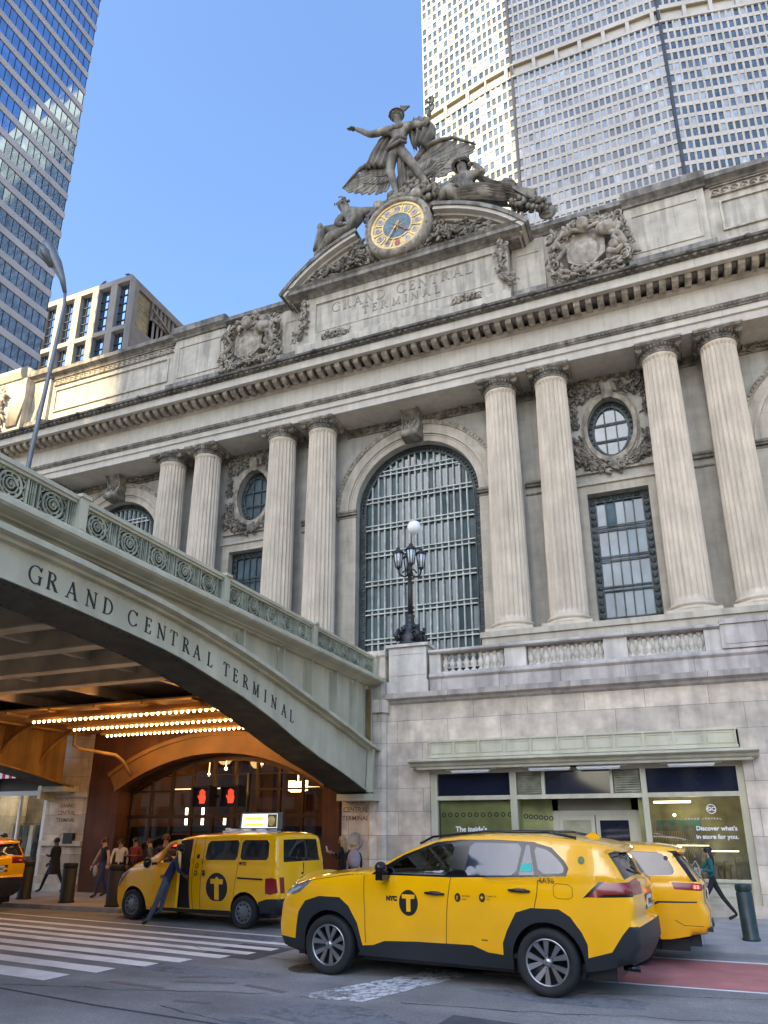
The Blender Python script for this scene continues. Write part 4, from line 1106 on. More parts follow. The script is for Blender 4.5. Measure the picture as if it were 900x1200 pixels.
mb = MB(); axf = lambda u,v,y: (u, y, v)
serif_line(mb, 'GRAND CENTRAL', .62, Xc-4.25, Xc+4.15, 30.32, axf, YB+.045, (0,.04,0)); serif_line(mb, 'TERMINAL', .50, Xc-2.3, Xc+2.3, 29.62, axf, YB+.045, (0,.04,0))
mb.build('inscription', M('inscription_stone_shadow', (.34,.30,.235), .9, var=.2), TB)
# ================================================================== clock
CX, CY, CZ = Xc+.17, 30.15, 34.2
ck = root('facade_clock', 'round clock with gold roman numerals and blue centre above the inscription', 'clock', (CX, 30.6, CZ))
gold = M('gilding', (.56,.42,.17), .4, .35, var=.2, scale=4)
cream = M('clock_cream', (.46,.41,.38), .6, var=.15); blue = M('clock_blue_enamel', (.07,.14,.17), .4, var=.35, scale=5); plum = M('numeral_plum', (.20,.10,.13), .5)
mb = MB(); mb.lathe([(1.60,.0),(1.62,-.14),(1.72,-.22),(1.86,-.14),(1.97,-.08),(2.0,.10),(2.0,1.2),(1.5,1.2)], (CX,CY+.1,CZ), 48, ax='y', caps=False)
for i in range(12):
    a = PI*i/6+.26; mb.ball((CX+1.82*math.cos(a), CY-.08, CZ+1.82*math.sin(a)), (.06,.05,.06), 6, 4)
mb.ball((CX,CY+.2,CZ+2.05), (.6,.35,.22), 12, 8)
for s in (-1,1): mb.lathe([(0,-.2),(.28,-.2),(.33,0),(.28,.3),(0,.3)], (CX+s*1.15,CY+.1,CZ+1.85), 14, ax='y', caps=False)
mb.build('clock_surround', MT['ornl'], ck)
mb = MB(); mb.lathe([(1.76,.02),(1.76,-.02),(0,-.02)], (CX,CY+.1,CZ), 48, 0, False, ax='y', caps=False); face = mb.build('clock_face', gold, ck)
mb = MB()
for r0,r1 in ((1.60,1.76),(.92,1.0)): mb.ring(CX,CZ,r0,r1,CY+.03,CY+.08,0,2*PI,60)
for i in range(12):
    a = PI/2-PI*(i+.5)/6
    mb.bar((CX+1.0*math.cos(a),CY+.06,CZ+1.0*math.sin(a)), (CX+1.62*math.cos(a),CY+.06,CZ+1.62*math.sin(a)), .05, .05, up=(0,1,0))
mb.build('gold_rings', gold, face)
mb = MB()
for i in range(12):
    a = PI/2-PI*i/6; p = []
    for k in range(16):
        t = 2*PI*k/16; u = .27*math.cos(t); v = .19*math.sin(t)
        p.append((CX+(1.30+u)*math.cos(a)-v*math.sin(a), CY+.075, CZ+(1.30+u)*math.sin(a)+v*math.cos(a)))
    mb.prism(p, (0,-.02,0), 1 if i == 6 else 0)
mb.build('numeral_plaques', [cream, M('red_plaque', (.45,.10,.06), .5)], face)
mb = MB()
for i, s in enumerate(('XII','I','II','III','IIII','V','VI','VII','VIII','IX','X','XI')):
    a = PI/2-PI*i/6; t = text_mb(s, .30, bold=.006, align='CENTER'); th = a-PI/2
    k = 1.0 if len(s) < 4 else .8
    def f(v, a=a, th=th, k=k):
        u, w = v.x*k, v.y-.10
        x = u*math.cos(th)-w*math.sin(th); z = u*math.sin(th)+w*math.cos(th)
        return (CX+1.30*math.cos(a)+x, CY+.050, CZ+1.30*math.sin(a)+z)
    mb.merge(t, f)
mb.build('roman_numerals', plum, face)
mb = MB(); mb.lathe([(.92,0),(.92,-.03),(0,-.03)], (CX,CY+.08,CZ), 40, 0, False, ax='y', caps=False); mb.build('blue_centre', blue, face)
mb = MB()
for i in range(16):
    a = 2*PI*i/16; r = .5 if i%2 == 0 else .32
    mb.prism([(CX+.12*math.cos(a-.2),CY+.045,CZ+.12*math.sin(a-.2)),(CX+.12*math.cos(a+.2),CY+.045,CZ+.12*math.sin(a+.2)),(CX+r*math.cos(a),CY+.045,CZ+r*math.sin(a))], (0,-.02,0))
mb.ball((CX,CY+.03,CZ), .13, 10, 6)
mb.build('gold_sunburst', gold, face)
def hand(a, L, w):
    m = MB(); d = Vector((math.sin(a),0,math.cos(a))); n = Vector((math.cos(a),0,-math.sin(a))); c = Vector((CX,CY+.0,CZ))
    m.prism([c-d*.28-n*w*.6, c-d*.28+n*w*.6, c+d*L*.6+n*w*.5, c+d*L*.68+n*w*1.4, c+d*L, c+d*L*.68-n*w*1.4, c+d*L*.6-n*w*.5], (0,-.025,0)); return m
hand(math.radians(130), 1.05, .09).build('hour_hand', plum, ck)
m = hand(math.radians(212), 1.5, .06); m.v = [(v[0],v[1]-.04,v[2]) for v in m.v]; m.build('minute_hand', gold, ck)

for o_ in ck.children:
    if o_.name != 'clock_surround': o_.scale = (.91,1,.91); o_.location = (0,0,0)
# ================================================================== figures grown from a skeleton
def skin_mesh(J, E_, subd=2, rootj=None, scale=1.):
    names = list(J); idx = {n:i for i,n in enumerate(names)}
    me = bpy.data.meshes.new('sk'); me.from_pydata([J[n][:3] for n in names], [(idx[a],idx[b]) for a,b in E_], []); me.update()
    o = bpy.data.objects.new('sk', me); COL.objects.link(o)
    md = o.modifiers.new('s','SKIN'); md.use_smooth_shade = True; md.branch_smoothing = .6
    sv = me.skin_vertices[0].data
    for n in names:
        r = J[n][3]; r = (r,r) if not isinstance(r,(tuple,list)) else r
        sv[idx[n]].radius = r; sv[idx[n]].use_root = False
    sv[idx[rootj or names[0]]].use_root = True
    s = o.modifiers.new('u','SUBSURF'); s.levels = subd; s.render_levels = subd
    dg = bpy.context.evaluated_depsgraph_get(); dg.update()
    ev = o.evaluated_get(dg); m2 = ev.to_mesh()
    r = MB(); r.add([tuple(v.co) for v in m2.vertices], [tuple(p.vertices) for p in m2.polygons], 0, True)
    ev.to_mesh_clear(); bpy.data.objects.remove(o); bpy.data.meshes.remove(me)
    return r

def rough_up(mb, amp=.03, fr=3.):
    for i, v in enumerate(mb.v):
        n = math.sin(v[0]*fr*2.1+v[2]*fr*1.3)*math.sin(v[2]*fr*2.7+v[1]*fr)+.6*math.sin(v[0]*fr*5+v[2]*fr*4.1)
        mb.v[i] = (v[0]+amp*.4*n, v[1]-amp*abs(n), v[2]+amp*.3*n)

def cloth(mb, pts, y, yd, folds=7, amp=.10, mi=0, n=20):
    """thick drapery: polygon (x,z) pairs as two edge curves, lofted with folds"""
    A, B = pts; m = 26; vs = []; 
    def ev(P,t):
        k = min(int(t*(len(P)-1)), len(P)-2); u = t*(len(P)-1)-k; return (P[k][0]*(1-u)+P[k+1][0]*u, P[k][1]*(1-u)+P[k+1][1]*u)
    for side in (0,1):
        for i in range(n+1):
            t = i/n; a = ev(A,t); b = ev(B,t)
            for j in range(m+1):
                s = j/m; f = amp*math.sin(s*folds*2*PI+t*2.5)*(.5+.5*t)
                vs.append((a[0]*(1-s)+b[0]*s, y+f-.25*math.sin(PI*s)+(yd if side else 0), a[1]*(1-s)+b[1]*s))
    N1 = (n+1)*(m+1); fs = []
    for i in range(n):
        for j in range(m):
            q = (i*(m+1)+j, i*(m+1)+j+1, (i+1)*(m+1)+j+1, (i+1)*(m+1)+j)
            fs.append(q); fs.append(tuple(N1+k for k in q[::-1]))
    for i in range(n):
        for j in (0,m): a=i*(m+1)+j; b=(i+1)*(m+1)+j; fs.append((a,b,N1+b,N1+a))
    for j in range(m):
        for i in (0,n): a=i*(m+1)+j; b=i*(m+1)+j+1; fs.append((a,b,N1+b,N1+a))
    mb.add(vs, fs, mi, True)

def face_on(mb, c, r, yaw=0., pitch=0., sc=1.):
    """nose, brow, lips, chin and ears for a head of radius r at c, looking along -y"""
    R_ = Matrix.Rotation(yaw,3,'Z') @ Matrix.Rotation(pitch,3,'X')
    def P(x,y,z): return Vector(c)+R_@Vector((x*r,y*r,z*r))
    mb.ball(P(0,-1.0,-.12), (.13*r,.20*r,.22*r), 6, 5); 
    for s in (-1,1):
        mb.ball(P(s*.33,-.84,.22), (.24*r,.12*r,.07*r), 6, 4); mb.ball(P(s*.95,.05,-.05), (.10*r,.18*r,.26*r), 6, 5)
    mb.ball(P(0,-.90,-.46), (.26*r,.10*r,.07*r), 6, 4); mb.ball(P(0,-.78,-.76), (.22*r,.18*r,.16*r), 6, 5)
    return P, R_

def hand_on(mb, wr, d, up, L, curl=.5):
    """palm with four unequal bent fingers and a thumb; wr wrist, d direction"""
    d = Vector(d).normalized(); u = Vector(up); u = (u-d*u.dot(d)).normalized(); s = d.cross(u); wr = Vector(wr)
    mb.ball(wr+d*L*.28, (L*.30,L*.30,L*.20), 8, 6)
    for i, (o, l) in enumerate(((-.2,.46),(-.07,.54),(.07,.5),(.2,.4))):
        b = wr+d*L*.45+s*o*L; k = b+d*l*L*.55; e = k+(d*math.cos(curl)-u*math.sin(curl))*l*L*.5
        mb.tube([wr+d*L*.25+s*o*L*.7, b, k, e], [L*.08,L*.075,L*.065,L*.05], 6)
    b = wr+d*L*.12-s*L*.2; mb.tube([b, b-s*L*.18+d*L*.18, b-s*L*.22+d*L*.38], [L*.09,L*.08,L*.06], 6)

# Mercury ----------------------------------------------------------------
bz, bd = MT['bronze'], MT['bronzed']
hm = root('messenger_god_statue', 'standing stone figure in a winged helmet with outstretched arms above the clock', 'statue', (Xc, 31, 36.3))
Y = 30.55
J = dict(pel=(-11.50,Y,40.0,(.50,.38)), waist=(-11.40,Y,40.65,(.44,.33)), chest=(-11.38,Y-.05,41.5,(.58,.42)), neck=(-11.38,Y,42.25,.19), head=(-11.48,Y-.05,42.72,.25), top=(-11.55,Y,43.12,.22),
 shl=(-12.02,Y,41.98,.27), el=(-13.17,Y-.1,42.02,.20), wl=(-14.15,Y-.2,42.85,.12), shr=(-10.72,Y,41.86,.27), er=(-9.78,Y+.1,41.42,.21), wr=(-9.50,Y+.1,42.0,.14),
 hl=(-11.80,Y,39.9,.36), kl=(-11.86,Y-.15,38.55,.26), cl=(-11.72,Y,37.7,.22), al=(-11.50,Y,36.72,.13), tl=(-11.45,Y-.4,36.45,.12),
 hr=(-11.15,Y,39.8,.37), kr=(-10.55,Y-.35,38.6,.27), cr=(-10.0,Y-.1,37.5,.22), ar=(-9.55,Y+.1,36.65,.13), tr=(-9.10,Y-.1,36.25,.12))
E1 = [('pel','waist'),('waist','chest'),('chest','neck'),('neck','head'),('head','top'),('chest','shl'),('shl','el'),('el','wl'),('chest','shr'),('shr','er'),('er','wr'),
 ('pel','hl'),('hl','kl'),('kl','cl'),('cl','al'),('al','tl'),('pel','hr'),('hr','kr'),('kr','cr'),('cr','ar'),('ar','tr')]
b = skin_mesh(J, E1, 2, 'pel'); rough_up(b, .02, 2.5)
face_on(b, (-11.50,Y-.08,42.80), .34, yaw=-.25)
hand_on(b, (-14.15,Y-.2,42.85), (-1,-.1,.35), (0,-.3,1), .55, .3); hand_on(b, (-9.50,Y+.1,42.0), (.1,0,1), (-1,0,0), .5, 1.3)
b.ball((-11.25,Y-.36,41.62), (.30,.12,.22), 8, 6); b.ball((-11.66,Y-.34,41.66), (.27,.12,.2), 8, 6)
b.build('body', bz, hm)
m = MB(); m.ball((-11.50,Y+.02,43.0), (.40,.43,.38), 14, 8)
m.lathe([(.40,0),(.48,-.03),(.48,.02),(.40,.05)], (-11.50,Y,42.98), 20)
m.prism([(-11.35,Y+.1,43.2),(-11.30,Y+.1,43.78),(-10.98,Y+.1,43.62),(-10.70,Y+.1,43.50),(-10.98,Y+.1,43.30)], (0,.10,0))
m.prism([(-11.72,Y+.2,43.2),(-11.85,Y+.2,43.62),(-12.15,Y+.2,43.45),(-11.95,Y+.2,43.25)], (0,.10,0)); m.build('winged_helmet', bd, hm)
m = MB()
m.tube([(-9.45,Y,42.1),(-9.38,Y,43.3)], .05, 6)
for s in (-1,1):
    m.tube([(-9.40+s*.28*math.sin(k*.7), Y+s*.12*math.cos(k*.7), 42.35+k*.12) for k in range(9)], [.05]*8+[.03], 6)
m.ball((-9.38,Y,43.32), .10, 8, 6)
for s in (-1,1): m.prism([(-9.38,Y,43.05),(-9.38+s*.32,Y,43.3),(-9.38+s*.1,Y,42.95)], (0,.05,0))
m.build('caduceus', bd, hm)
m = MB()
cloth(m, ([(-12.30,42.35),(-12.9,41.95),(-13.4,41.2),(-13.75,40.3)],[(-11.6,42.0),(-11.9,41.4),(-12.2,40.6),(-12.4,39.7)]), Y+.45, .22, 4, .14)
cloth(m, ([(-11.0,42.3),(-10.9,41.6),(-10.8,41.0),(-10.6,40.3)],[(-9.7,42.35),(-9.25,41.6),(-9.3,40.9),(-9.85,40.2)]), Y+.35, .25, 4, .16)
cloth(m, ([(-11.6,39.9),(-11.55,38.6),(-11.5,37.2),(-11.35,36.3)],[(-10.9,39.6),(-10.75,38.4),(-10.7,37.4),(-10.6,36.4)]), Y+.2, .3, 4, .10)
m.tube([(-12.0,Y-.35,39.95),(-11.6,Y-.5,40.35),(-11.2,Y-.5,40.55),(-10.75,Y-.35,40.35)], [.10,.13,.13,.09], 8); m.tube([(-11.95,Y-.35,40.1),(-11.5,Y-.5,40.05),(-11.1,Y-.52,40.2),(-10.75,Y-.35,40.05)], [.08,.13,.12,.08], 8)
m.build('cloak', bd, hm)
m = MB()
m.prism([(-13.1,Y+.3,35.7),(-12.7,Y+.3,36.6),(-12.2,Y+.3,37.2),(-11.6,Y+.3,37.6),(-10.8,Y+.3,37.9),(-10.0,Y+.3,37.2),(-9.1,Y+.3,36.3),(-8.6,Y+.3,35.3)], (0,.9,0))
for i in range(130):
    t = R.random(); m.ball((-12.8+t*4.0, Y+.15+R.uniform(-.2,.3), 36.0+1.6*math.sin(PI*t)*R.random()), (R.uniform(.12,.3),.2,R.uniform(.12,.26)), 6, 4)
m.build('rocky_base', bz, hm)
# eagle behind the figure
eg = root('eagle_statue', 'stone eagle with spread wings behind the standing figure above the clock', 'statue', (Xc, 31.6, 36.4))
m = MB(); e = skin_mesh(dict(a=(-11.6,31.5,37.6,.5), b=(-11.3,31.3,38.8,.62), c=(-10.6,31.0,38.3,.45), d=(-9.95,30.8,37.7,.28), e=(-9.6,30.6,37.45,.20)), [('a','b'),('b','c'),('c','d'),('d','e')], 1)
m.merge(e); m.prism([(-9.65,30.5,37.5),(-9.35,30.5,37.35),(-9.62,30.5,37.2)], (0,.12,0))
for i in range(60): m.ball((R.uniform(-10.4,-9.3),30.6+R.uniform(-.2,.3),R.uniform(36.3,37.8)), (R.uniform(.1,.22),.12,R.uniform(.08,.2)), 6, 4)
for i in range(7):
    a = .25+i*.17; m.tube([(-10.1,30.55,37.1),(-10.1+1.6*math.cos(a),30.45,37.1+1.4*math.sin(a))], .025, 5)
rough_up(m, .04, 4); m.build('body', bd, eg)
def wing(rootp, tips, name):
    m = MB(); n = len(tips); rp = Vector(rootp)
    for i in range(n):
        for layer, (f0,f1,w) in enumerate(((.0,1.,.20),(.0,.62,.22),(.0,.34,.22))):
            t = Vector(tips[i]); a = rp.lerp(t, f0); b = rp.lerp(t, f1); y = -layer*.07
            d = (b-a).normalized(); nn = Vector((-d.z,0,d.x)); L = (b-a).length
            ww = w*(L/2.6+.45)
            p = [a-nn*ww*.5, a.lerp(b,.8)-nn*ww, b-nn*ww*.35, b+nn*ww*.35, a.lerp(b,.8)+nn*ww, a+nn*ww*.5]
            m.prism([(q.x, q.y+y-i*.012, q.z) for q in p], (0,.06,0)); m.tube([(a.x,a.y+y-.01-i*.012,a.z),(b.x,b.y+y-.01-i*.012,b.z)], .018, 4)
    return m
def tipcurve(P, n):
    out = []
    for i in range(n):
        t = i/(n-1)*(len(P)-1); k = min(int(t),len(P)-2); u = t-k; out.append((P[k][0]*(1-u)+P[k+1][0]*u, 31.25, P[k][1]*(1-u)+P[k+1][1]*u))
    return out
wl = wing((-12.2,31.3,39.7), tipcurve([(-13.3,40.72),(-14.2,40.5),(-15.3,39.55),(-15.0,39.1),(-14.1,38.5),(-13.1,38.05),(-12.5,38.0)],13), 'l')
wl.tube([(-12.2,31.2,39.9),(-13.2,31.15,40.75),(-14.2,31.15,40.5),(-15.35,31.2,39.5)], [.2,.16,.12,.05], 7)
wl.build('wing', bz, eg)
wr_ = wing((-10.7,31.3,39.0), tipcurve([(-9.9,40.4),(-9.1,40.5),(-8.2,40.3),(-6.9,39.25),(-7.1,38.8),(-7.8,38.1),(-8.7,37.7),(-9.6,38.0)],14), 'r')
wr_.tube([(-10.7,31.2,39.4),(-10.0,31.15,40.4),(-9.1,31.15,40.55),(-8.2,31.15,40.35),(-6.9,31.2,39.3)], [.2,.18,.14,.1,.05], 7)
wr_.build('wing', bz, eg)
# seated male figure on the left arm of the pediment
hs = root('seated_hero_statue', 'muscular seated stone man with raised head leaning on the pediment beside a toothed wheel', 'statue', (-14.6, 31, 35))
Y = 30.75
J = dict(pel=(-14.45,Y,35.35,(0.634,0.512)), waist=(-14.38,Y,35.85,(0.561,0.439)), chest=(-14.35,Y-.05,36.45,(0.683,0.537)), neck=(-14.88,Y-.05,37.02,0.281), head=(-15.08,Y-.1,37.5,0.366), top=(-15.2,Y-.05,37.85,0.268),
 shl=(-14.95,Y-.2,36.65,0.317), el=(-15.3,Y-.4,35.85,0.232), wl=(-14.8,Y-.55,35.55,0.171), shr=(-13.65,Y,36.6,0.342), er=(-12.95,Y+.1,36.35,0.244), wr=(-13.05,Y-.1,35.75,0.183),
 hl=(-14.75,Y-.1,35.3,0.439), kl=(-16.15,Y-.2,35.95,0.329), cl=(-16.4,Y,35.2,0.268), al=(-16.6,Y,34.55,0.195), tl=(-16.9,Y-.1,34.4,0.159),
 hr=(-14.7,Y-.3,35.1,0.415), kr=(-15.7,Y-.5,35.0,0.329), ar=(-16.3,Y-.3,34.3,0.195))
b = skin_mesh(J, E1[:16]+[('pel','hr'),('hr','kr'),('kr','ar')], 2, 'pel'); rough_up(b, .025, 3)
face_on(b, (-15.12,Y-.1,37.62), .44, yaw=.5, pitch=-.3)
for i in range(60): b.ball((-15.12+R.gauss(0,.16),Y+.10+R.gauss(0,.12),37.84+R.gauss(0,.08)), .10, 6, 4)
hand_on(b, (-14.8,Y-.55,35.55), (1,0,-.4), (0,0,1), .4, .8); hand_on(b, (-13.05,Y-.1,35.75), (-.3,-.2,-1), (0,-1,0), .4, .8)
b.build('body', bz, hs)
m = MB(); cloth(m, ([(-16.3,36.0),(-15.2,35.6),(-14.2,35.5)],[(-16.75,34.3),(-15.6,34.6),(-14.0,34.9)]), Y+.1, .4, 5, .12)
for p in ([(-16.55,Y,36.65),(-16.6,Y,35.9),(-16.75,Y,34.8)],): m.tube(p, [.10,.2,.26], 8)
m.ball((-16.58,Y,36.5), (.20,.2,.3), 8, 6)
for i in range(40): m.ball((R.uniform(-17.6,-16.2),Y+.2,34.0+R.uniform(-.2,.4)+max(0,(-16.2-R.uniform(16.2,17.6)*-1)*0)), (R.uniform(.12,.28),.2,R.uniform(.1,.2)), 6, 4)
m.lathe([(.32,-.12),(.55,-.12),(.60,0),(.55,.12),(.32,.12),(.32,-.12)], (-12.95,Y-.1,35.7), 18, ax='y', caps=False)
for i in range(10): a = 2*PI*i/10; m.ball((-12.95+.62*math.cos(a),Y-.1,35.7+.62*math.sin(a)), .12, 6, 4)
m.build('drapery_and_wheel', bd, hs)
# seated woman on the right arm
ms = root('seated_woman_statue', 'seated stone woman resting her head on her hand beside a globe and piled fruit', 'statue', (-7.4, 31, 35))
Y = 30.8
J = dict(pel=(-7.55,Y,35.15,(0.661,0.531)), waist=(-7.58,Y,35.75,(0.543,0.425)), chest=(-7.58,Y-.05,36.3,(0.661,0.496)), neck=(-7.6,Y-.05,36.95,0.224), head=(-7.66,Y-.12,37.35,0.319), top=(-7.66,Y-.05,37.7,0.283),
 shl=(-8.12,Y,36.72,0.307), el=(-8.5,Y-.3,35.95,0.248), wl=(-7.95,Y-.55,35.75,0.165), shr=(-7.0,Y,36.72,0.307), er=(-6.4,Y-.1,36.5,0.224), wr=(-6.95,Y-.2,37.2,0.153),
 hl=(-7.9,Y-.1,35.1,0.448), kl=(-8.55,Y-.55,35.75,0.354), cl=(-8.75,Y-.4,35.4,0.295), al=(-8.95,Y-.2,35.15,0.212), tl=(-9.1,Y-.4,35.1,0.165),
 hr=(-7.1,Y-.2,35.0,0.448), kr=(-6.3,Y-.35,34.9,0.389), ar=(-5.4,Y-.2,34.1,0.236))
b = skin_mesh(J, E1[:16]+[('pel','hr'),('hr','kr'),('kr','ar')], 2, 'pel'); rough_up(b, .03, 3.5)
face_on(b, (-7.66,Y-.14,37.42), .40); hand_on(b, (-6.95,Y-.2,37.2), (-.7,-.2,.4), (0,-1,0), .42, .9); hand_on(b, (-7.95,Y-.55,35.75), (1,-.1,-.2), (0,-1,0), .4, .7)
b.build('body', bz, ms)
m = MB()
m.lathe([(.0,.46),(.34,.40),(.42,.16),(.42,0),(.58,-.03),(.42,-.06)], (-7.67,Y-.05,37.58), 18, caps=False)
cloth(m, ([(-8.5,36.6),(-8.7,36.0),(-9.0,35.3)],[(-7.2,36.6),(-7.0,35.8),(-6.9,35.0)]), Y-.25, .3, 6, .09)
cloth(m, ([(-7.6,35.8),(-6.6,35.6),(-5.4,34.9)],[(-8.2,35.0),(-6.6,34.5),(-5.2,33.8)]), Y-.35, .45, 7, .10)
cloth(m, ([(-7.0,36.9),(-6.5,36.2),(-5.9,35.6)],[(-6.6,36.0),(-6.0,35.3),(-5.4,34.6)]), Y+.15, .35, 5, .11)
cloth(m, ([(-9.6,36.6),(-9.2,36.0),(-9.1,35.3)],[(-8.3,36.9),(-8.2,36.2),(-8.1,35.5)]), Y+.2, .4, 5, .10)
cloth(m, ([(-6.6,36.3),(-5.9,35.6),(-5.0,34.9)],[(-6.2,35.2),(-5.6,34.6),(-4.7,33.9)]), Y-.2, .4, 6, .10)
m.build('drapery', bd, ms)
m = MB(); m.ball((-5.25,Y+.15,35.05), .56, 18, 12); m.lathe([(.55,-.03),(.60,0),(.55,.03)], (-5.25,Y+.15,35.05), 24, caps=False)
m.obox((-4.45,Y+.3,34.35), (.62,.1,-.30), (0,.35,0), (.12,0,.30)); m.bar((-5.0,Y-.2,34.8),(-4.0,Y-.1,33.7),.12)
m.ball((-4.75,Y+.2,34.85), (.5,.3,.14), 10, 6, M=Matrix.Rotation(.4,3,'Y'))
for i in range(110): m.ball((R.uniform(-5.2,-3.3),Y+R.uniform(-.1,.4),0), .1, 4, 3) if 0 else m.ball((-5.0+i*.0165+R.uniform(-.15,.15),Y+.1+R.uniform(-.25,.35),33.95-i*.0085+R.uniform(-.3,.4)), (R.uniform(.09,.2),.14,R.uniform(.08,.18)), 6, 4)
m.lathe([(0,-.1),(.42,-.08),(.48,0),(.42,.08),(0,.1)], (-3.25,Y+.5,33.05), 18, ax='y', caps=False)
m.build('globe_and_fruit', bz, ms)
# ================================================================== viaduct
XB = -7.32; XWb = -17.9; YM = 3.5
def catmull(P, t):
    n = len(P)
    if t <= P[0][0]: return P[0][1]
    if t >= P[-1][0]: return P[-1][1]
    for i in range(n-1):
        if P[i][0] <= t <= P[i+1][0]: break
    p0 = P[max(i-1,0)][1]; p1 = P[i][1]; p2 = P[i+1][1]; p3 = P[min(i+2,n-1)][1]; u = (t-P[i][0])/(P[i+1][0]-P[i][0])
    return .5*((2*p1)+(-p0+p2)*u+(2*p0-5*p1+4*p2-p3)*u*u+(-p0+3*p1-3*p2+p3)*u**3)
BOT = [(3.5,4.74),(5.83,4.70),(7.22,4.63),(9.07,4.49),(10.51,4.25),(11.68,4.0),(13.84,3.43),(15.4,3.08),(17.3,2.66)]
TOP = [(3.5,5.31),(5.72,5.29),(7.11,5.26),(8.97,5.16),(10.98,4.93),(12.93,4.60),(15.42,4.15),(17.3,3.80)]
zb_ = lambda y: catmull(BOT, YM+abs(y-YM)); zt_ = lambda y: catmull(TOP, YM+abs(y-YM))
VB = root('road_viaduct', 'sage green steel arch viaduct crossing the street with scrollwork railing', 'bridge', (-12.6, 3.5, 0))
Y1, Y2 = -10.3, 17.3
ys = [Y1+(Y2-Y1)*i/72 for i in range(73)]
def strip(mb, fz0, fz1, x0, x1, mi=0, ylo=Y1, yhi=Y2):
    yy = [y for y in ys if ylo-1e-6 <= y <= yhi+1e-6]
    vs = []
    for y in yy: vs += [(x0,y,fz0(y)),(x1,y,fz0(y)),(x1,y,fz1(y)),(x0,y,fz1(y))]
    fs = []
    for i in range(len(yy)-1):
        for k in range(4): fs.append((i*4+k, i*4+(k+1)%4, (i+1)*4+(k+1)%4, (i+1)*4+k))
    fs += [(3,2,1,0), tuple((len(yy)-1)*4+k for k in range(4))]
    mb.add(vs, fs, mi)
zb0 = zb_
def girder(x, s, side_label):
    """s=+1: outer face looks towards +x"""
    global zb_
    zb_ = zb0 if s > 0 else (lambda y: zb0(y)+.055*max(0,abs(y-YM)-7))
    g = MB()
    strip(g, lambda y: zb_(y)+.03, lambda y: zt_(y)-.10, *sorted((x-s*.10, x)))
    strip(g, zb_, lambda y: zb_(y)+.03, *sorted((x-s*.12, x+s*.05)))
    rv = MB(); y = Y1+.05
    while y < Y2:
        for fz in (zb_(y)+.05, zt_(y)-.18):
            rv.add([(x,y-.012,fz-.012),(x,y+.012,fz-.012),(x,y+.012,fz+.012),(x,y-.012,fz+.012),(x+s*.008,y-.006,fz-.006),(x+s*.008,y+.006,fz-.006),(x+s*.008,y+.006,fz+.006),(x+s*.008,y-.006,fz+.006)], [(4,5,6,7),(0,1,5,4),(1,2,6,5),(2,3,7,6),(3,0,4,7)])
        y += .11
    for y in (5.0,9.0,13.2): rv.box(*sorted((x,x+s*.004)),y-.15,y+.15,zb_(y)+.04,zt_(y)-.13)
    g.merge(rv)
    o = g.build('arch_rib', MT['green'], VB)
    g = MB(); strip(g, lambda y: zt_(y)-.075, zt_, *sorted((x-s*.10, x+s*.23))); strip(g, lambda y: zt_(y)-.13, lambda y: zt_(y)-.075, *sorted((x-s*.0, x+s*.10))); strip(g, lambda y: zt_(y), lambda y: zt_(y)+.02, *sorted((x-s*.05, x+s*.20)))
    g.build('top_flange', MT['green'], o)
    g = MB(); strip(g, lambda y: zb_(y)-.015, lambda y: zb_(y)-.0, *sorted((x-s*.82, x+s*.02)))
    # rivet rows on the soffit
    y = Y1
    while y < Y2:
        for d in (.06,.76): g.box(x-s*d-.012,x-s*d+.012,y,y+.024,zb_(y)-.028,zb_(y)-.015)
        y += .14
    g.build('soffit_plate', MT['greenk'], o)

    # spandrel wall with stiffeners between flange and deck
    g = MB(); strip(g, lambda y: min(zt_(y),5.30), lambda y: 5.42, *sorted((x-s*.22, x-s*.14)))
    for y in [YM+q for q in (7.6,9.1,10.35,11.6,12.75,13.7)]+[YM-q for q in (7.6,9.1,10.35,11.6,12.75,13.7)]:
        if zt_(y) < 5.2:
            g.box(*sorted((x-s*.14,x+s*.03)),y-.015,y+.015,zt_(y)+.02,5.42)
            g.box(*sorted((x-s*.14,x-s*.12)),y-.11,y-.08,zt_(y)+.1,5.35); g.box(*sorted((x-s*.14,x-s*.12)),y+.08,y+.11,zt_(y)+.1,5.35)
    g.build('spandrel_plate', MT['green'], o)
    # deck cornice
    g = MB(); prof = [(-.1,5.40),(.0,5.40),(.03,5.42),(.10,5.43),(.12,5.445),(.22,5.46),(.30,5.475),(.34,5.50),(.34,5.56),(.28,5.60),(-.1,5.60)]
    n = len(prof); vs = [(x+s*a,Y1,z) for a,z in prof]+[(x+s*a,Y2,z) for a,z in prof]
    g.add(vs, [(i,(i+1)%n,n+(i+1)%n,n+i) for i in range(n)]+[tuple(range(n)), tuple(range(2*n-1,n-1,-1))])
    g.build('deck_cornice', MT['green'], o, fixn=True)
    return o
gE = girder(XB, 1, 'e'); gW = girder(XWb, -1, 'w'); zb_ = zb0; zbW = lambda y: zb0(y)+.055*max(0,abs(y-YM)-7)
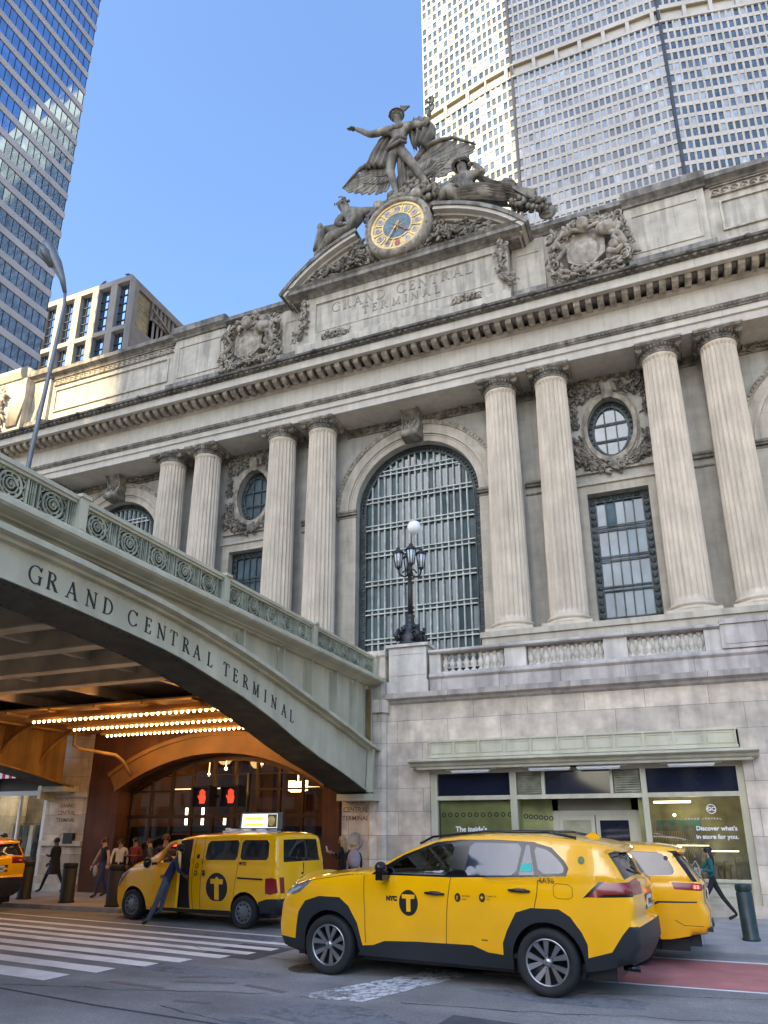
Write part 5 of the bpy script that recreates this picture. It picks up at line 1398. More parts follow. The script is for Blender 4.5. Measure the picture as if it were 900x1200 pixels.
# end shoe plate at the abutment
g = MB()
for s, x in ((1,XB),(-1,XWb)):
    for yy in (17.15,): 
        g.prism([(x+s*.02,16.95,3.86),(x+s*.02,17.5,3.90),(x+s*.02,17.42,2.62),(x+s*.02,16.85,2.70)], (s*.03,0,0))
        g.prism([(x+s*.05,16.98,3.80),(x+s*.05,17.06,3.80),(x+s*.05,16.96,2.70),(x+s*.05,16.88,2.70)], (s*.12,0,0)); g.prism([(x+s*.05,17.42,3.88),(x+s*.05,17.5,3.90),(x+s*.05,17.42,2.62),(x+s*.05,17.34,2.64)], (s*.16,0,0))
        g.box(*sorted((x-s*.8,x+s*.2)),16.9,17.5,2.50+(.0 if s > 0 else .4),2.66+(.0 if s > 0 else .4))
        for k in range(5): g.ball((x+s*.055,17.2-k*.02,3.7-k*.22), .02, 6, 4)
g.build_split('bearing_shoe', MT['green'], VB)
mbr = MB(); mbr.box(XB-.08,XB-.0,17.1,17.28,3.95,5.3); mbr.build('rusty_end_plate', M('rust_stained_plate', (.33,.20,.06), .8, var=.35, scale=3, streak=.4), VB)
# letters along the rib
ax_letters = dict(zip(range(20), zip([6.32,6.6,6.94,7.29,7.62,8.14,8.48,8.8,9.1,9.44,9.74,10.11,10.61,10.91,11.26,11.62,11.97,12.3,12.71,13.03], 'GRANDCENTRALTERMINAL')))
mb = MB()
for i,(yc,ch) in ax_letters.items():
    zm = lambda y: (zb_(y)*.52+(zt_(y)-.12)*.48)
    sl = math.atan2(zm(yc+.2)-zm(yc-.2), .4); h = .235
    w = glyph(MB(), ch, lambda u,v,y:(u,y,v), 0, (0,.01,0))*h
    c = Vector((yc, zm(yc)))
    du = Vector((math.cos(sl),math.sin(sl))); dv = Vector((0,1))
    def ax(u,v,y,c=c,du=du,dv=dv,w=w,h=h):
        q = c+du*(u*h-w/2)+dv*(v*h-h/2); return (XB+.001+y, q.x, q.y)
    glyph(mb, ch, ax, 0, (.010,0,0), st=.0004)
mb.build_split('letter', MT['letter'], gE, .004)
# deck, beams
mb = MB(); mb.box(XWb+.26,XB-.26,Y1,Y2,5.08,5.42); mb.box(XWb+.26,XB-.26,Y2,33,5.12,5.2); mb.build('deck_slab', MT['deck'], VB)
beam = None
for i, y in enumerate([-9.0+1.28*k for k in range(17)]):
    m = MB(); zt = 5.08; zbm = 4.72
    m.box(XWb+.30,XB-.26,y-.02,y+.02,zbm,zt); m.box(XWb+.30,XB-.26,y-.13,y+.13,zbm-.03,zbm)
    if beam is None: beam = m.build('cross_beam', MT['deck'], VB); by0 = y
    else:
        o = beam.copy(); COL.objects.link(o); o.parent = VB; o.location.y += y-by0; OFF[o] = OFF[VB]
mb = MB()
for x in (XWb+2.6,XWb+5.2,XWb+7.8): mb.box(x-.06,x+.06,Y1,Y2,4.85,5.08)
mb.build('stringer', MT['deck'], VB)
# inner side (lamp glow put in its colour) of the west girder with curved brackets and drain pipe
mb = MB(); strip(mb, lambda y: zbW(y)+.05, lambda y: 5.08, XWb+.24, XWb+.30); strip(mb, lambda y: zbW(y)+.02, lambda y: zbW(y)+.06, XWb+.16, XWb+.8)
for y in (12.2,13.6,15.0,16.4):
    P = [(XWb+.17,y,zbW(y)+.1)]+[(XWb+.17+2.2*(1-math.cos(t)), y, zbW(y)+.1+(4.72-zbW(y)-.1)*math.sin(t)) for t in [k*PI/2/8 for k in range(1,9)]]+[(XWb+.17,y,4.72)]
    mb.prism(P, (0,.08,0)); 
    mb.tube(P[1:-1], .05, 6)
for y in (11.5,13.0,14.4,15.7): mb.box(XWb+.16,XWb+.26,y-.05,y+.05,zbW(y)+.06,5.05)
mb.build('inner_girder_face', MT['ochre'], VB)
mb = MB(); strip(mb, lambda y: zb_(y)+.05, lambda y: 5.08, XB-.33, XB-.27); mb.build('inner_girder_face', MT['ochre'], VB)
mb = MB(); mb.box(XWb+.32,XB-.34,13.15,17.5,4.62,4.66)
for x in [XWb+1+k*1.4 for k in range(7)]: mb.box(x-.03,x+.03,13.15,17.5,4.56,4.62)
mb.build('entrance_ceiling', MT['ochre'], VB)
mb = MB(); mb.tube([(-15.9,15.9,4.6),(-15.9,15.9,4.1),(-15.75,15.95,4.0),(-15.0,16.6,3.85),(-14.9,16.8,3.7),(-14.9,17.2,3.3)], .05, 8)
mb.build('drain_pipe', MT['ochre'], VB)
for x in (-14.3,-13.0,-10.2): 
    pass
# railing: posts, rails, repeated scroll panels
rl = MB(); rl.box(XB-.05,XB+.13,Y1,Y2,6.11,6.17); rl.box(XB-.02,XB+.10,Y1,Y2,6.07,6.11); rl.box(XB-.06,XB+.20,Y1,Y2,5.60,5.66); rl.box(XB-.0,XB+.10,Y1,Y2,5.66,5.70)
rl.build('railing_rails', MT['green'], VB)
rl = MB(); rl.box(XWb-.13,XWb+.05,Y1,Y2,5.6,6.17); rl.build('west_railing', MT['greend'], VB)
pm = MB(); pm.box(XB-.06,XB+.16,0,.14,5.66,6.15); pm.box(XB+.16,XB+.17,.03,.11,5.70,6.08); pm.box(XB-.08,XB+.19,-.02,.16,6.15,6.20)
P0 = pm.build('railing_post', MT['green'], VB)
sc = MB(); L = .665; xx = XB+.05
def rings(m, yc, zc, r, t):
    m.tube([(xx, yc+r*math.cos(a), zc+r*math.sin(a)) for a in [2*PI*k/16 for k in range(17)]], t, 5, caps=False)
rings(sc, .29, 5.89, .165, .020); rings(sc, .29, 5.89, .110, .014)
sc.tube([(xx+.01,.29+.085*math.cos(a)*(1-a/14),5.89+.085*math.sin(a)*(1-a/14)) for a in [k*.6 for k in range(15)]], .014, 5)
sc.ball((xx,.29,5.89), (.03,.03,.03), 6, 4)
for k in range(8):
    a = 2*PI*k/8; sc.ball((xx,.29+.14*math.cos(a),5.89+.14*math.sin(a)), (.02,.022,.022), 5, 4)
for sy in (-1,1):
    for sz in (-1,1):
        sc.tube([(xx,.29+sy*(.08+.14*t),5.89+sz*(.175-.02*math.sin(t*PI))) for t in [0,.25,.5,.75,1]], .013, 5)
        sc.tube([(xx,.29+sy*(.20+.035*math.cos(a)),5.89+sz*(.155+.035*math.sin(a))) for a in [k*.8 for k in range(8)]], .010, 5)
        sc.tube([(xx,.29+sy*.19,5.89+sz*.02),(xx,.29+sy*.22,5.89+sz*.09),(xx,.29+sy*.17,5.89+sz*.13)], .012, 5)
        sc.ball((xx,.29+sy*.125,5.89+sz*.185), (.015,.04,.02), 5, 4)
for y in (.545,.58,.615): sc.box(xx-.012,xx+.012,y-.007,y+.007,5.70,6.08)
for y in (.52,.64,.04): sc.box(xx-.02,xx+.03,y-.011,y+.011,5.66,6.09)
sc.box(XB-.035,XB-.025,.0,L-.01,5.66,6.09,1)  # dark sheet added behind the openwork to deepen its gaps
S0 = sc.build('scroll_panel', [MT['greend'], M('dark_backing_plate', (.13,.13,.09), .7, var=.3, scale=8)], VB)
firstp = firsts = True
for k in range(8):
    y = 17.12-3.46*k
    if y < Y1: break
    if firstp: o = P0; firstp = False
    else: o = P0.copy(); COL.objects.link(o); o.parent = VB
    o.location = (0,y,0)
    for j in range(5):
        if y-3.46+.14+j*L < Y1: continue
        if firsts: q = S0; firsts = False
        else: q = S0.copy(); COL.objects.link(q); q.parent = VB
        q.location = (0, y-3.46+.145+j*L, 0)
# abutments on the south side (behind the camera)
ab = MB(); ab.box(XWb-.5,XB+.4,-12.5,-10.3,.1,5.05); ab.box(XWb,XB,-60,-12.5,.1,5.4)
solo('viaduct_abutment', ab, MT['gran'], 'stone abutment carrying the south end of the viaduct', 'abutment', (-12.6,-11,0))

# bulb strips under the deck
hous = M('light_strip_housing', (.55,.33,.12), .4, .3, var=.1); bulb = M('warm_bulb', (1,.85,.6), emis=(1,.78,.42), estr=6.)
for i,(y,xa,xb,z) in enumerate(((13.5,-15.0,-9.3,4.40),(15.0,-15.15,-9.65,4.40),(16.4,-15.3,-10.05,4.40))):
    lt = root('bulb_light_strip', ['long ceiling strip of glowing bulbs under the viaduct, nearest the street','long ceiling strip of glowing bulbs under the viaduct, middle one of three','long ceiling strip of glowing bulbs under the viaduct, nearest the arched entrance'][i], 'light strip', ((xa+xb)/2,y,4.6), group='bulb strips under the viaduct')
    m = MB(); m.prismx([(y-.16,z+.02),(y-.05,z+.16),(y+.05,z+.16),(y+.16,z+.02),(y+.14,z),(y-.14,z)], xa, xb); m.box(xa,xb,y-.18,y-.16,z-.02,z+.04)
    for x in (xa+.6,xb-.6): m.tube([(x,y,z+.16),(x,y,4.66)], .02, 6)
    m.build('housing', hous, lt)
    b = MB(); n = 34
    for k in range(n): b.ball((xa+.12+(xb-xa-.24)*k/(n-1), y-.02, z-.03), .032, 8, 5)
    b.build('bulbs', bulb, lt)
    for k in range(3):
        ld = bpy.data.lights.new('strip_lamp','POINT'); ld.energy = 8 if i < 2 else 5.5; ld.color = (1,.56,.20); ld.shadow_soft_size = .25
        lo = bpy.data.objects.new('strip_lamp', ld); COL.objects.link(lo); lo.location = (xa+(xb-xa)*(k+.5)/3, y-(.25 if i == 0 else 0), z-.28)
for x,y,z,e in ((-14,21,3.6,7),(-10.6,20.3,3.0,7)):
    ld = bpy.data.lights.new('hall_lamp','POINT'); ld.energy = e; ld.color = (1,.60,.27); ld.shadow_soft_size = .2
    lo = bpy.data.objects.new('hall_lamp', ld); COL.objects.link(lo); lo.location = (x,y,z)
# dark display sign below the west girder
m = MB(); m.box(-18.9,-18.3,14.6,14.66,3.55,3.86)
sg = solo('display_sign', m, MT['black'], 'small dark sign with dim red lines hanging by the far viaduct girder', 'sign', (-18.6,14.63,3.7))
m = MB()
for r in range(2):
    for k in range(5): m.box(-18.62+k*.058,-18.58+k*.058,14.595,14.6,3.78-r*.09,3.80-r*.09)
m.build('red_segments', M('led_red', (.3,.02,.02), emis=(1,.06,.04), estr=.5), sg); 
m = MB()
# ================================================================== street furniture
# ornate four-lantern lamp on the parapet pedestal
lp = root('ornate_street_lamp', 'ornate black iron lamp post with clustered lanterns on a parapet pedestal before an arched window', 'street lamp', (-6.42, Y0+.3, 6.5))
lx, ly = -6.42, Y0+.3
m = MB(); m.lathe([(.36,6.5),(.36,6.58),(.30,6.62),(.33,6.72),(.27,6.85),(.20,6.98),(.16,7.05),(.20,7.09),(.12,7.14),(.10,7.3),(.13,7.36),(.085,7.42)], (lx,ly,0), 20)
for s in range(4):
    a = PI/4+s*PI/2; c, d = math.cos(a), math.sin(a)
    m.tube([(lx+c*.36,ly+d*.36,6.62),(lx+c*.44,ly+d*.44,6.78),(lx+c*.36,ly+d*.36,6.95),(lx+c*.26,ly+d*.26,6.85)], [.06,.07,.05,.03], 7)
    for q in range(14): m.ball((lx+c*.3+R.uniform(-.1,.1),ly+d*.3+R.uniform(-.1,.1),R.uniform(6.6,7.05)), .05, 5, 4)
m.build('base', MT['black'], lp)
m = MB(); m.lathe([(.075,7.4),(.062,8.1),(.055,8.55),(.09,8.58),(.09,8.64),(.06,8.68),(.05,9.3),(.07,9.34),(.03,9.4),(.0,9.5)], (lx,ly,0), 14)
for k in range(4):
    a = PI/4*.6+k*PI/2; c, d = math.cos(a), math.sin(a)
    m.tube([(lx,ly,8.60),(lx+c*.14,ly+d*.14,8.50),(lx+c*.28,ly+d*.28,8.56),(lx+c*.32,ly+d*.32,8.72)], .028, 6)
    m.tube([(lx,ly,8.75),(lx+c*.12,ly+d*.12,8.72),(lx+c*.2,ly+d*.2,8.62)], .02, 6)
m.build('post', MT['black'], lp)
frost = M('frosted_lamp_glass', (.62,.66,.66), .35, var=.1)
for k in range(4):
    a = PI/4*.6+k*PI/2; x, y = lx+math.cos(a)*.32, ly+math.sin(a)*.32
    m = MB(); m.lathe([(.03,8.72),(.07,8.76),(.06,8.79)], (x,y,0), 8); m.lathe([(.16,9.17),(.17,9.20),(.10,9.27),(.05,9.31),(.06,9.34),(.0,9.42)], (x,y,0), 8)
    for q in range(8):
        b = 2*PI*q/8; m.tube([(x+.085*math.cos(b),y+.085*math.sin(b),8.78),(x+.14*math.cos(b),y+.14*math.sin(b),9.18)], .012, 5)
    o = m.build('lantern', MT['black'], lp)
    g = MB(); g.lathe([(.075,8.79),(.125,9.17)], (x,y,0), 12); g.build('lantern_glass', frost, o)
# slim post with white globe further back
gl = root('globe_street_lamp', 'slim post with a single white globe standing behind the ornate lamp', 'street lamp', (-7.05,20,5.1))
m = MB(); m.lathe([(.07,5.1),(.05,5.3),(.03,6),(.028,10.7),(.06,10.75)], (-7.05,20,0), 10); m.build('pole', MT['soff'], gl)
m = MB(); m.ball((-7.05,20,10.98), .22, 16, 12); m.build('globe', M('white_globe', (.9,.9,.88), .3, var=.05), gl)
# cobra-head lamp at the far left
cl = root('cobra_head_street_lamp', 'tall grey street lamp with a cobra head rising beyond the viaduct railing', 'street lamp', (-22.4,18,5.1))
m = MB()
pp = [(-22.4,18,5.1),(-22.3,18,12.0),(-22.05,18,16.2),(-21.75,18,20.0),(-21.58,18,22.6),(-21.55,17.9,23.2)]
m.tube(pp, [.13,.105,.09,.08,.065,.06], 10); m.lathe([(.2,5.1),(.2,5.3),(.13,5.4)], (-22.4,18,0), 12); m.build('pole', MT['steelg'], cl)
m = MB(); m.tube([(-21.55,17.9,23.1),(-21.65,17.75,23.7),(-21.85,17.5,24.35),(-22.1,17.2,25.0),(-22.2,17.1,25.25)], [.08,.13,.25,.27,.12], 12); m.build('lamp_head', MT['steelg'], cl)
m = MB(); m.tube([(-21.92,17.35,24.1),(-22.1,17.1,24.6),(-22.2,17.0,24.9)], [.12,.25,.16], 12); m.build('lens', M('smoked_lens', (.10,.11,.12), .2), cl)

# pedestrian signals under the arch
ps = root('pedestrian_signal', 'black signal post with two housings showing red upraised hands under the viaduct', 'pedestrian signal', (-8.95,15.7,.15))
m = MB(); m.tube([(-9.93,15.7,.1),(-9.93,15.7,3.15)], .05, 8); m.lathe([(.14,.1),(.14,.3),(.06,.4)], (-9.93,15.7,0), 10); m.tube([(-9.93,15.7,2.6),(-9.93,15.7,2.62),(-10.75,15.5,2.6)], .025, 6); m.build('post', MT['black'], ps)
red = M('signal_red', (.4,.02,.01), emis=(1,.04,.02), estr=.7)
for x in (-10.98,-10.16):
    m = MB(); m.box(x-.24,x+.24,15.3,15.55,2.35,2.83); m.box(x-.26,x+.26,15.22,15.3,2.80,2.85); m.box(x-.26,x-.23,15.2,15.3,2.35,2.83); m.box(x+.23,x+.26,15.2,15.3,2.35,2.83)
    o = m.build('signal_housing', MT['black'], ps)
    m = MB(); y = 15.285
    m.prism([(x-.08,y,2.43),(x+.06,y,2.43),(x+.09,y,2.56),(x+.07,y,2.62),(x-.08,y,2.62)], (0,.01,0))
    for k,(dx,h) in enumerate(((-.07,.11),(-.03,.14),(.01,.13),(.05,.10))): m.box(x+dx-.014,x+dx+.014,y,y+.01,2.62,2.62+h)
    m.prism([(x-.08,y,2.50),(x-.14,y,2.60),(x-.12,y,2.62),(x-.08,y,2.57)], (0,.01,0))
    m.build('red_hand', red, o)

# bollards
def bollard(name, mat, x, y, z, h, r, label, grp, tilt=0.):
    o = root(name, label, 'bollard', (x,y,z), group=grp, world=False); o.rotation_euler = (0,tilt,0)
    m = MB(); m.lathe([(r*1.12,0),(r*1.12,.03),(r,.05),(r,h-.13),(r*.93,h-.125),(r*.93,h-.11),(r*1.02,h-.10),(r*1.02,h-.02),(r*.96,h),(0,h)], (0,0,0), 24); m.build('shaft', mat, o)
    c = MB(); c.lathe([(r*1.03,h-.09),(r*1.05,h-.05),(r*1.03,h-.03)], (0,0,0), 24, caps=False); c.build('collar', mat, o)
    return o
dg_ = M('dark_green_bollard_paint', (.012,.035,.032), .4, var=.3, scale=5, coords='obj', streak=0)
bollard('bollard', dg_, .72, 14.2, .1, .86, .125, 'dark green bollard on the pavement before the shop display window', None, -.02)
for x,y,l in ((-16.35,15.3,'black bollard hidden partly behind the tail of the SUV taxi under the viaduct'),(-14.55,14.95,'black bollard between the shaded SUV taxi and the walker in a dark coat'),(-12.80,14.62,'black bollard beside the man in the sleeveless shirt, nearest his carried bag'),(-13.0,15.75,'black bollard just ahead of the yellow van bonnet'),):
    bollard('bollard', MT['blackp'], x, y, .1, .92, .17, l, 'black bollards by the kerb')

# ================================================================== towers
def rowsurf(P0, P1):
    P0 = Vector(P0); P1 = Vector(P1); d = (P1-P0); L = d.length; d /= L; n = Vector((d.y,-d.x)); return P0, d, n, L
mt_w = M('precast_concrete', (.46,.43,.385), .8, var=.08, scale=.2, streak=.0)
mt_g = glass_mat('tower_glass', (.035,.075,.12), .05, .015, .12, var=.55)
mt_g.node_tree.nodes['Principled BSDF'].inputs['IOR'].default_value = 1.5
mt_d = M('tower_dark_joint', (.03,.03,.035), .6)
TW = root('octagonal_office_tower', 'tall pale concrete tower with folded facets and endless small windows rising behind the terminal', 'skyscraper', (-2,112,0))
facets = [((-36.6,114.5),(-22.0,111.0),11,False),((-22.0,111.0),(-16.1,110.0),5,False),((-16.1,110.0),(12.3,110.0),25,False),((12.3,110.0),(44.5,116.2),28,False)]
ZB, ZT, RP = 84.0, 206.0, 2.72
band = (148.0,151.8)
rows = []
z = band[0]-.0
while z-RP > ZB: rows.append(z-RP); z -= RP
z = band[1]
while z+RP < 196: rows.append(z); z += RP
conc = MB(); core = MB(); joints = MB(); panes = []; bandm = MB(); pil = MB()
for (a,b,nc,_) in facets:
    P,d,n,L = rowsurf(a,b); pw = L/nc
    def W(u,w,z): q = P+d*u-n*(-w) if 0 else P+d*u+n*w; return (q.x,q.y,z)
    def blk(m,u0,u1,w0,w1,z0,z1):
        vs = [W(u,w,z) for z in (z0,z1) for (u,w) in ((u0,w0),(u1,w0),(u1,w1),(u0,w1))]
        m.add(vs, [(0,1,2,3),(7,6,5,4),(0,4,5,1),(1,5,6,2),(2,6,7,3),(3,7,4,0)])
    # n points to the camera side (negative y)
    blk(core,0,L,-1.0,-.55,ZB,ZT)
    for k in range(nc+1):
        u = k*pw; hw = pw*.155
        for z0,z1 in ((ZB,band[0]),(band[1],ZT)): blk(conc,max(0,u-hw),min(L,u+hw),-.3,0,z0,z1); blk(conc,max(0,u-.05),min(L,u+.05),0,.06,z0,z1)
    for z0 in rows:
        blk(conc,0,L,-.3,-.03,z0,z0+RP*.32)
    for z0,z1 in ((ZB,ZB+2),(band[0]-.0,band[0]+.5),(band[1]-.5,band[1]),(196,ZT)): blk(conc,0,L,-.5,.16,z0,z1)
    blk(bandm,0,L,-3.5,-3.4,band[0]+.5,band[1]-.5); blk(bandm,0,L,-3.4,-.0,band[1]-.52,band[1]-.5)
    for k in range(0,nc+1,4): blk(pil,k*pw-.35 if k else 0,k*pw+.35,-.9,.12,band[0]+.5,band[1]-.5)
    for z0 in rows:
        for k in range(nc):
            panes.append(([W(k*pw+pw*.155,-.16,z0+RP*.34),W((k+1)*pw-pw*.155,-.16,z0+RP*.34),W((k+1)*pw-pw*.155,-.16,z0+RP),W(k*pw+pw*.155,-.16,z0+RP)], n))
    if a[0] > -20: blk(joints,-.28,.28,-.5,.14,ZB,ZT)
conc.build('concrete_grid', mt_w, TW); joints.build('expansion_joint', mt_d, TW)
core.box(-36,44,118,160,0,ZB+1); core.box(-36,44,118,160,ZB+1,ZT); core.box(-36.6,44.5,118,119,0,ZB)
core.build('tower_core', mt_w, TW); bandm.build('mechanical_floor', M('ochre_soffit_panels', (.30,.24,.13), .7, var=.15, scale=.3), TW); pil.build_split('mechanical_floor_pillar', mt_w, TW)
# individual panes tilt by a hair, as real glazing does, so each mirrors a different bit of sky
def jig(q, n):
    a, b = R.gauss(0,.035), R.gauss(0,.05); nn = Vector((n.x,n.y,0))
    return [tuple(Vector(p)+nn*(.1*sx*a*3+.1*sz*b*3)) for p,(sx,sz) in zip(q, ((-1,-1),(1,-1),(1,1),(-1,1)))]
vis = sorted(range(len(panes)), key=lambda i: (Vector(panes[i][0][0])-Vector((0,0,1.85))).length if panes[i][0][0][2] > 97 else 1e9)
big = set(vis[:100]); rest = MB()
mt_b = M('blinds_and_sky_panes', (.30,.36,.42), .35, var=.25, scale=.5); mt_k = M('dark_tower_glass', (.045,.075,.11), .12, var=.3, scale=.4, spec=.5)  # pale panes stand for blinds and mirrored sky
rowk = {}
for i,(q,n) in enumerate(panes):
    zk = round(q[0][2],1)
    if zk not in rowk: rowk[zk] = R.choice((0,0,.15,.3,.6,.85))
    t = R.random(); mi = 1 if t < .10+.25*(rowk[zk] > .5) else (2 if t < .35+.45*(rowk[zk] < .2) else 0)
    if i in big: m = MB(); m.quad(*jig(q,n)); m.build('window_pane', (mt_g,mt_b,mt_k)[mi], TW)
    else: rest.quad(*jig(q,n), mi)
o = rest.build('small_window_panes', [mt_g, mt_b, mt_k], TW); o['kind'] = 'stuff'

# glass tower at left, its east flank along X = -75
LT = root('glass_banded_tower', 'blue mirror glass tower with pale horizontal spandrel bands', 'skyscraper', (-90,40,0))
lt_s = M('pinkish_spandrel', (.46,.42,.41), .7, var=.08, scale=.3); lt_g = glass_mat('blue_mirror_glass', (.27,.42,.62), .06, .006, .10, var=.12, metal=1.)
lt_g.node_tree.nodes['Principled BSDF'].inputs['IOR'].default_value = 2.6
zs = []; z = 110.07-3.55*30
while z < 190: zs.append(z); z += 3.52
m = MB(); m.box(-105,-75.3,18,60,0,188); m.build('tower_core', mt_d, LT)
m = MB(); mu = MB(); lst = []
for z in zs:
    m.box(-105.2,-75.0,17.8,60.2,z-.85,z+.20)
for k in range(40):
    y = 18+k*1.05
    for z in zs: 
        if z > 40: lst.append((y,z+.20,z+3.52-.85))
m.build('spandrel_bands', lt_s, LT)
g = MB(); gs = sorted(lst, key=lambda t: (0 if 41 < t[0] < 61 else 1, abs(t[1]-75)))
for i,(y,z0,z1) in enumerate(gs):
    t = R.gauss(0,.004); u = R.gauss(0,.004); q = [(-75.12+t,y+.03,z0),(-75.12-t+u,y+1.02,z0),(-75.12-t,y+1.02,z1),(-75.12+t+u,y+.03,z1)]
    if i < 100: p = MB(); p.quad(*q); p.build('window_pane', lt_g, LT)
    else: g.quad(*q)
o = g.build('small_window_panes', lt_g, LT); o['kind'] = 'stuff'
g = MB()
for y0 in [18+k*1.05 for k in range(41)]: g.box(-75.2,-75.06,y0-.03,y0+.03,0,188)
for k in range(20): g.box(-105+k*1.5-.03,-105+k*1.5+.03,60,60.15,0,188)
g.build('mullions', mt_d, LT)

# white block with a painted-in shaded side in the middle distance
MBd = root('low_corner_block', 'white office block, brown where shaded, with tall slot windows beyond the station roofline', 'office building', (-100,90,0))
cr = M('cream_panel', (.34,.31,.28), .75, brick=(2.2,3.4,.9,.03), var=.08, scale=.4); br = M('shaded_brown_panel', (.25,.20,.165), .8, brick=(1.4,3.4,.8,.05), var=.15, scale=.6)  # brown side panels carry the shade of the unlit face
fx0, fx1, zt = -124.0, -90.6, 107.3
slots = [-122.5+k*4.75 for k in range(7)]
m = MB(); ed = [fx0]
for s in slots: ed += [s, s+3.1]
ed.append(fx1)
for i in range(0,len(ed),2):
    if ed[i+1] > ed[i]: m.box(ed[i],ed[i+1],90,91.2,60,zt)
m.box(fx0-.03,fx1+.04,89.97,91.25,106.1,zt+.02); m.box(fx0-.02,fx1+.02,89.98,91.22,94.6,95.6); m.box(fx0-.02,fx1+.02,89.98,91.22,88.3,89.4)
m.box(fx0,fx1-.5,92.2,112,0,zt-.3); m.box(fx0,fx1,90.1,92.5,0,60)
m.build('front_wall', cr, MBd)
m = MB()
for s in slots:
    m.box(s,s+3.1,91.0,91.05,60,106.1)
m.build('slot_windows', lt_g, MBd)
m = MB()
for s in slots:
    for z in (97.5,99.5,101.5,103.5,92,90.6): m.box(s,s+3.1,90.85,91.0,z,z+.18)
    for k in (1,2): m.box(s+k*1.03-.05,s+k*1.03+.05,90.85,91.0,60,106)
m.build('window_bars', mt_d, MBd)
m = MB(); m.box(-90.9,-90.6,91.2,112,60,97); m.box(-90.9,-90.6,91.2,112,105.6,zt); m.box(-90.9,-90.6,91.2,92.4,97,105.6)
for k in range(12): m.box(-90.9,-90.6,96.5+k*1.3,97.1+k*1.3,97,105.6)
m.box(-90.9,-90.6,96.5,112,97,101.2)
m.build('side_wall', br, MBd)
m = MB()
for k in range(3): m.box(-91.1,-91.0,92.4,96.5,97+k*2.9,99.6+k*2.9)
m.box(-91.1,-91.0,97.1,112,101.3,105.6); m.build('side_windows', glass_mat('amber_glass', (.22,.17,.08), .1, .05, .6), MBd)
m = MB(); m.box(-92,-90.2,96.8,112,101.2,101.7)
for k in range(13): m.bar((-90.5,97+k*1.2,105.5),(-89.9,97.4+k*1.2,105.0),.25)
m.bar((-89.9,96,103.2),(-89.9,104,100.6),.4); m.build('side_brackets', br, MBd)
m = MB()
for (x,s) in ((-98.5,-1),(-92.3,1)):
    m.tube([(x,90.6,zt),(x,90.6,zt+1.3)], .12, 6); m.bar((x-.6*s,90.6,zt+1.2),(x+.8*s,90.6,zt+.7),.22); m.bar((x,90.6,zt+.5),(x+.5*s,90.6,zt+.9),.12)
m.build('roof_davits', mt_d, MBd)

# ================================================================== the south side of the street (behind the camera; it shades and is mirrored)
fs_m = M('buff_masonry', (.58,.52,.44), .8, brick=(1.2,.6,.8,.06), var=.12, scale=.3)
def block(x0,x1,y0,y1,h,label,fl=3.9,bay=3.2,wm=None):
    r_ = root('city_building', label, 'office building', ((x0+x1)/2,(y0+y1)/2,0))
    m = MB(); m.box(x0,x1,y0,y1-.5,0,h); n = int((x1-x0)/bay); pw = (x1-x0)/n; nf = int(h/fl)
    for k in range(n+1): m.box(max(x0,x0+k*pw-.55),min(x1,x0+k*pw+.55),y1-.5,y1,0,h)
    for f in range(nf+1): m.box(x0,x1,y1-.5,y1-.02,f*fl-.1,f*fl+1.1)
    m.box(x0-.1,x1+.1,y1-.6,y1+.25,h-.8,h+.3)
    m.build('facade', wm or fs_m, r_)
    g_ = MB(); g_.box(x0+.2,x1-.2,y1-.48,y1-.40,1,h-1); g_.build('glazing', mt_g, r_)
    return r_
block(-64,-44,-46,-22,66,'unseen masonry block added west of the viaduct ramp to shade the cornice')  # unseen block, tall enough to keep the west cornice in shade
block(-44,-18.5,-60,-34,12,'low masonry block across the street beside the viaduct ramp')
block(-6,26,-60,-34,10,'masonry block across the street behind the camera')
block(26,70,-60,-34,16,'taller masonry block across the street to the east')
block(-80.3,-34,-230,-200,405,'unseen, very tall slab tower added to the south to shade the terminal', wm=M('slate_curtain_wall', (.14,.18,.24), .5, var=.1, scale=.1))  # unseen tower added to keep the sun off facade and street
# ================================================================== vehicles
MT['yel'] = M('taxi_yellow_paint', (1.0,.475,.003), .20, var=.06, coat=.8, coords='obj', scale=1.5)
MT['clad'] = M('dark_cladding_plastic', (.016,.019,.023), .5, var=.12, coords='obj', bump=.1, bscale=60)
MT['rub'] = M('tyre_rubber', (.014,.014,.015), .75, var=.15, coords='obj', bump=.2, bscale=40)
MT['alloy'] = M('alloy_wheel', (.42,.42,.43), .28, .9, var=.1, coords='obj')
MT['alloyd'] = M('dark_alloy', (.05,.05,.055), .35, .7, var=.1, coords='obj')
MT['autog'] = glass_mat('privacy_glass', (.02,.035,.06), .03, .006, 1.5, var=.1); MT['autog'].node_tree.nodes['Principled BSDF'].inputs['IOR'].default_value = 1.42
MT['vang'] = glass_mat('van_privacy_glass', (.010,.011,.013), .04, .006, 1.5, var=.1)
MT['dglass'] = bpy.data.materials.new('door_glass'); MT['dglass'].use_nodes = True; clear_nodes(MT['dglass'], .10, (.62,.70,.68,1))
MT['redl'] = M('tail_lamp_red', (.26,.006,.008), .15, var=.1, coat=.6, coords='obj')
MT['redon'] = M('lit_tail_lamp', (.6,.02,.02), .2, emis=(1,.06,.05), estr=2.2)
MT['lens'] = M('headlamp_lens', (.16,.17,.18), .08, var=.3, coords='obj', scale=9, coat=1.)
MT['plate'] = M('number_plate', (.68,.70,.74), .4, var=.1)
MT['trimk'] = M('gloss_black_trim', (.008,.008,.009), .15, var=0)
MT['seat'] = M('black_seat', (.015,.015,.017), .8, var=.2)
MT['teal'] = M('teal_sticker', (.02,.52,.42), .5, var=.05)
MT['seam'] = M('door_gap', (.05,.028,.002), .8, var=0)
MT['dec'] = M('black_decal', (.010,.010,.011), .5, var=0)

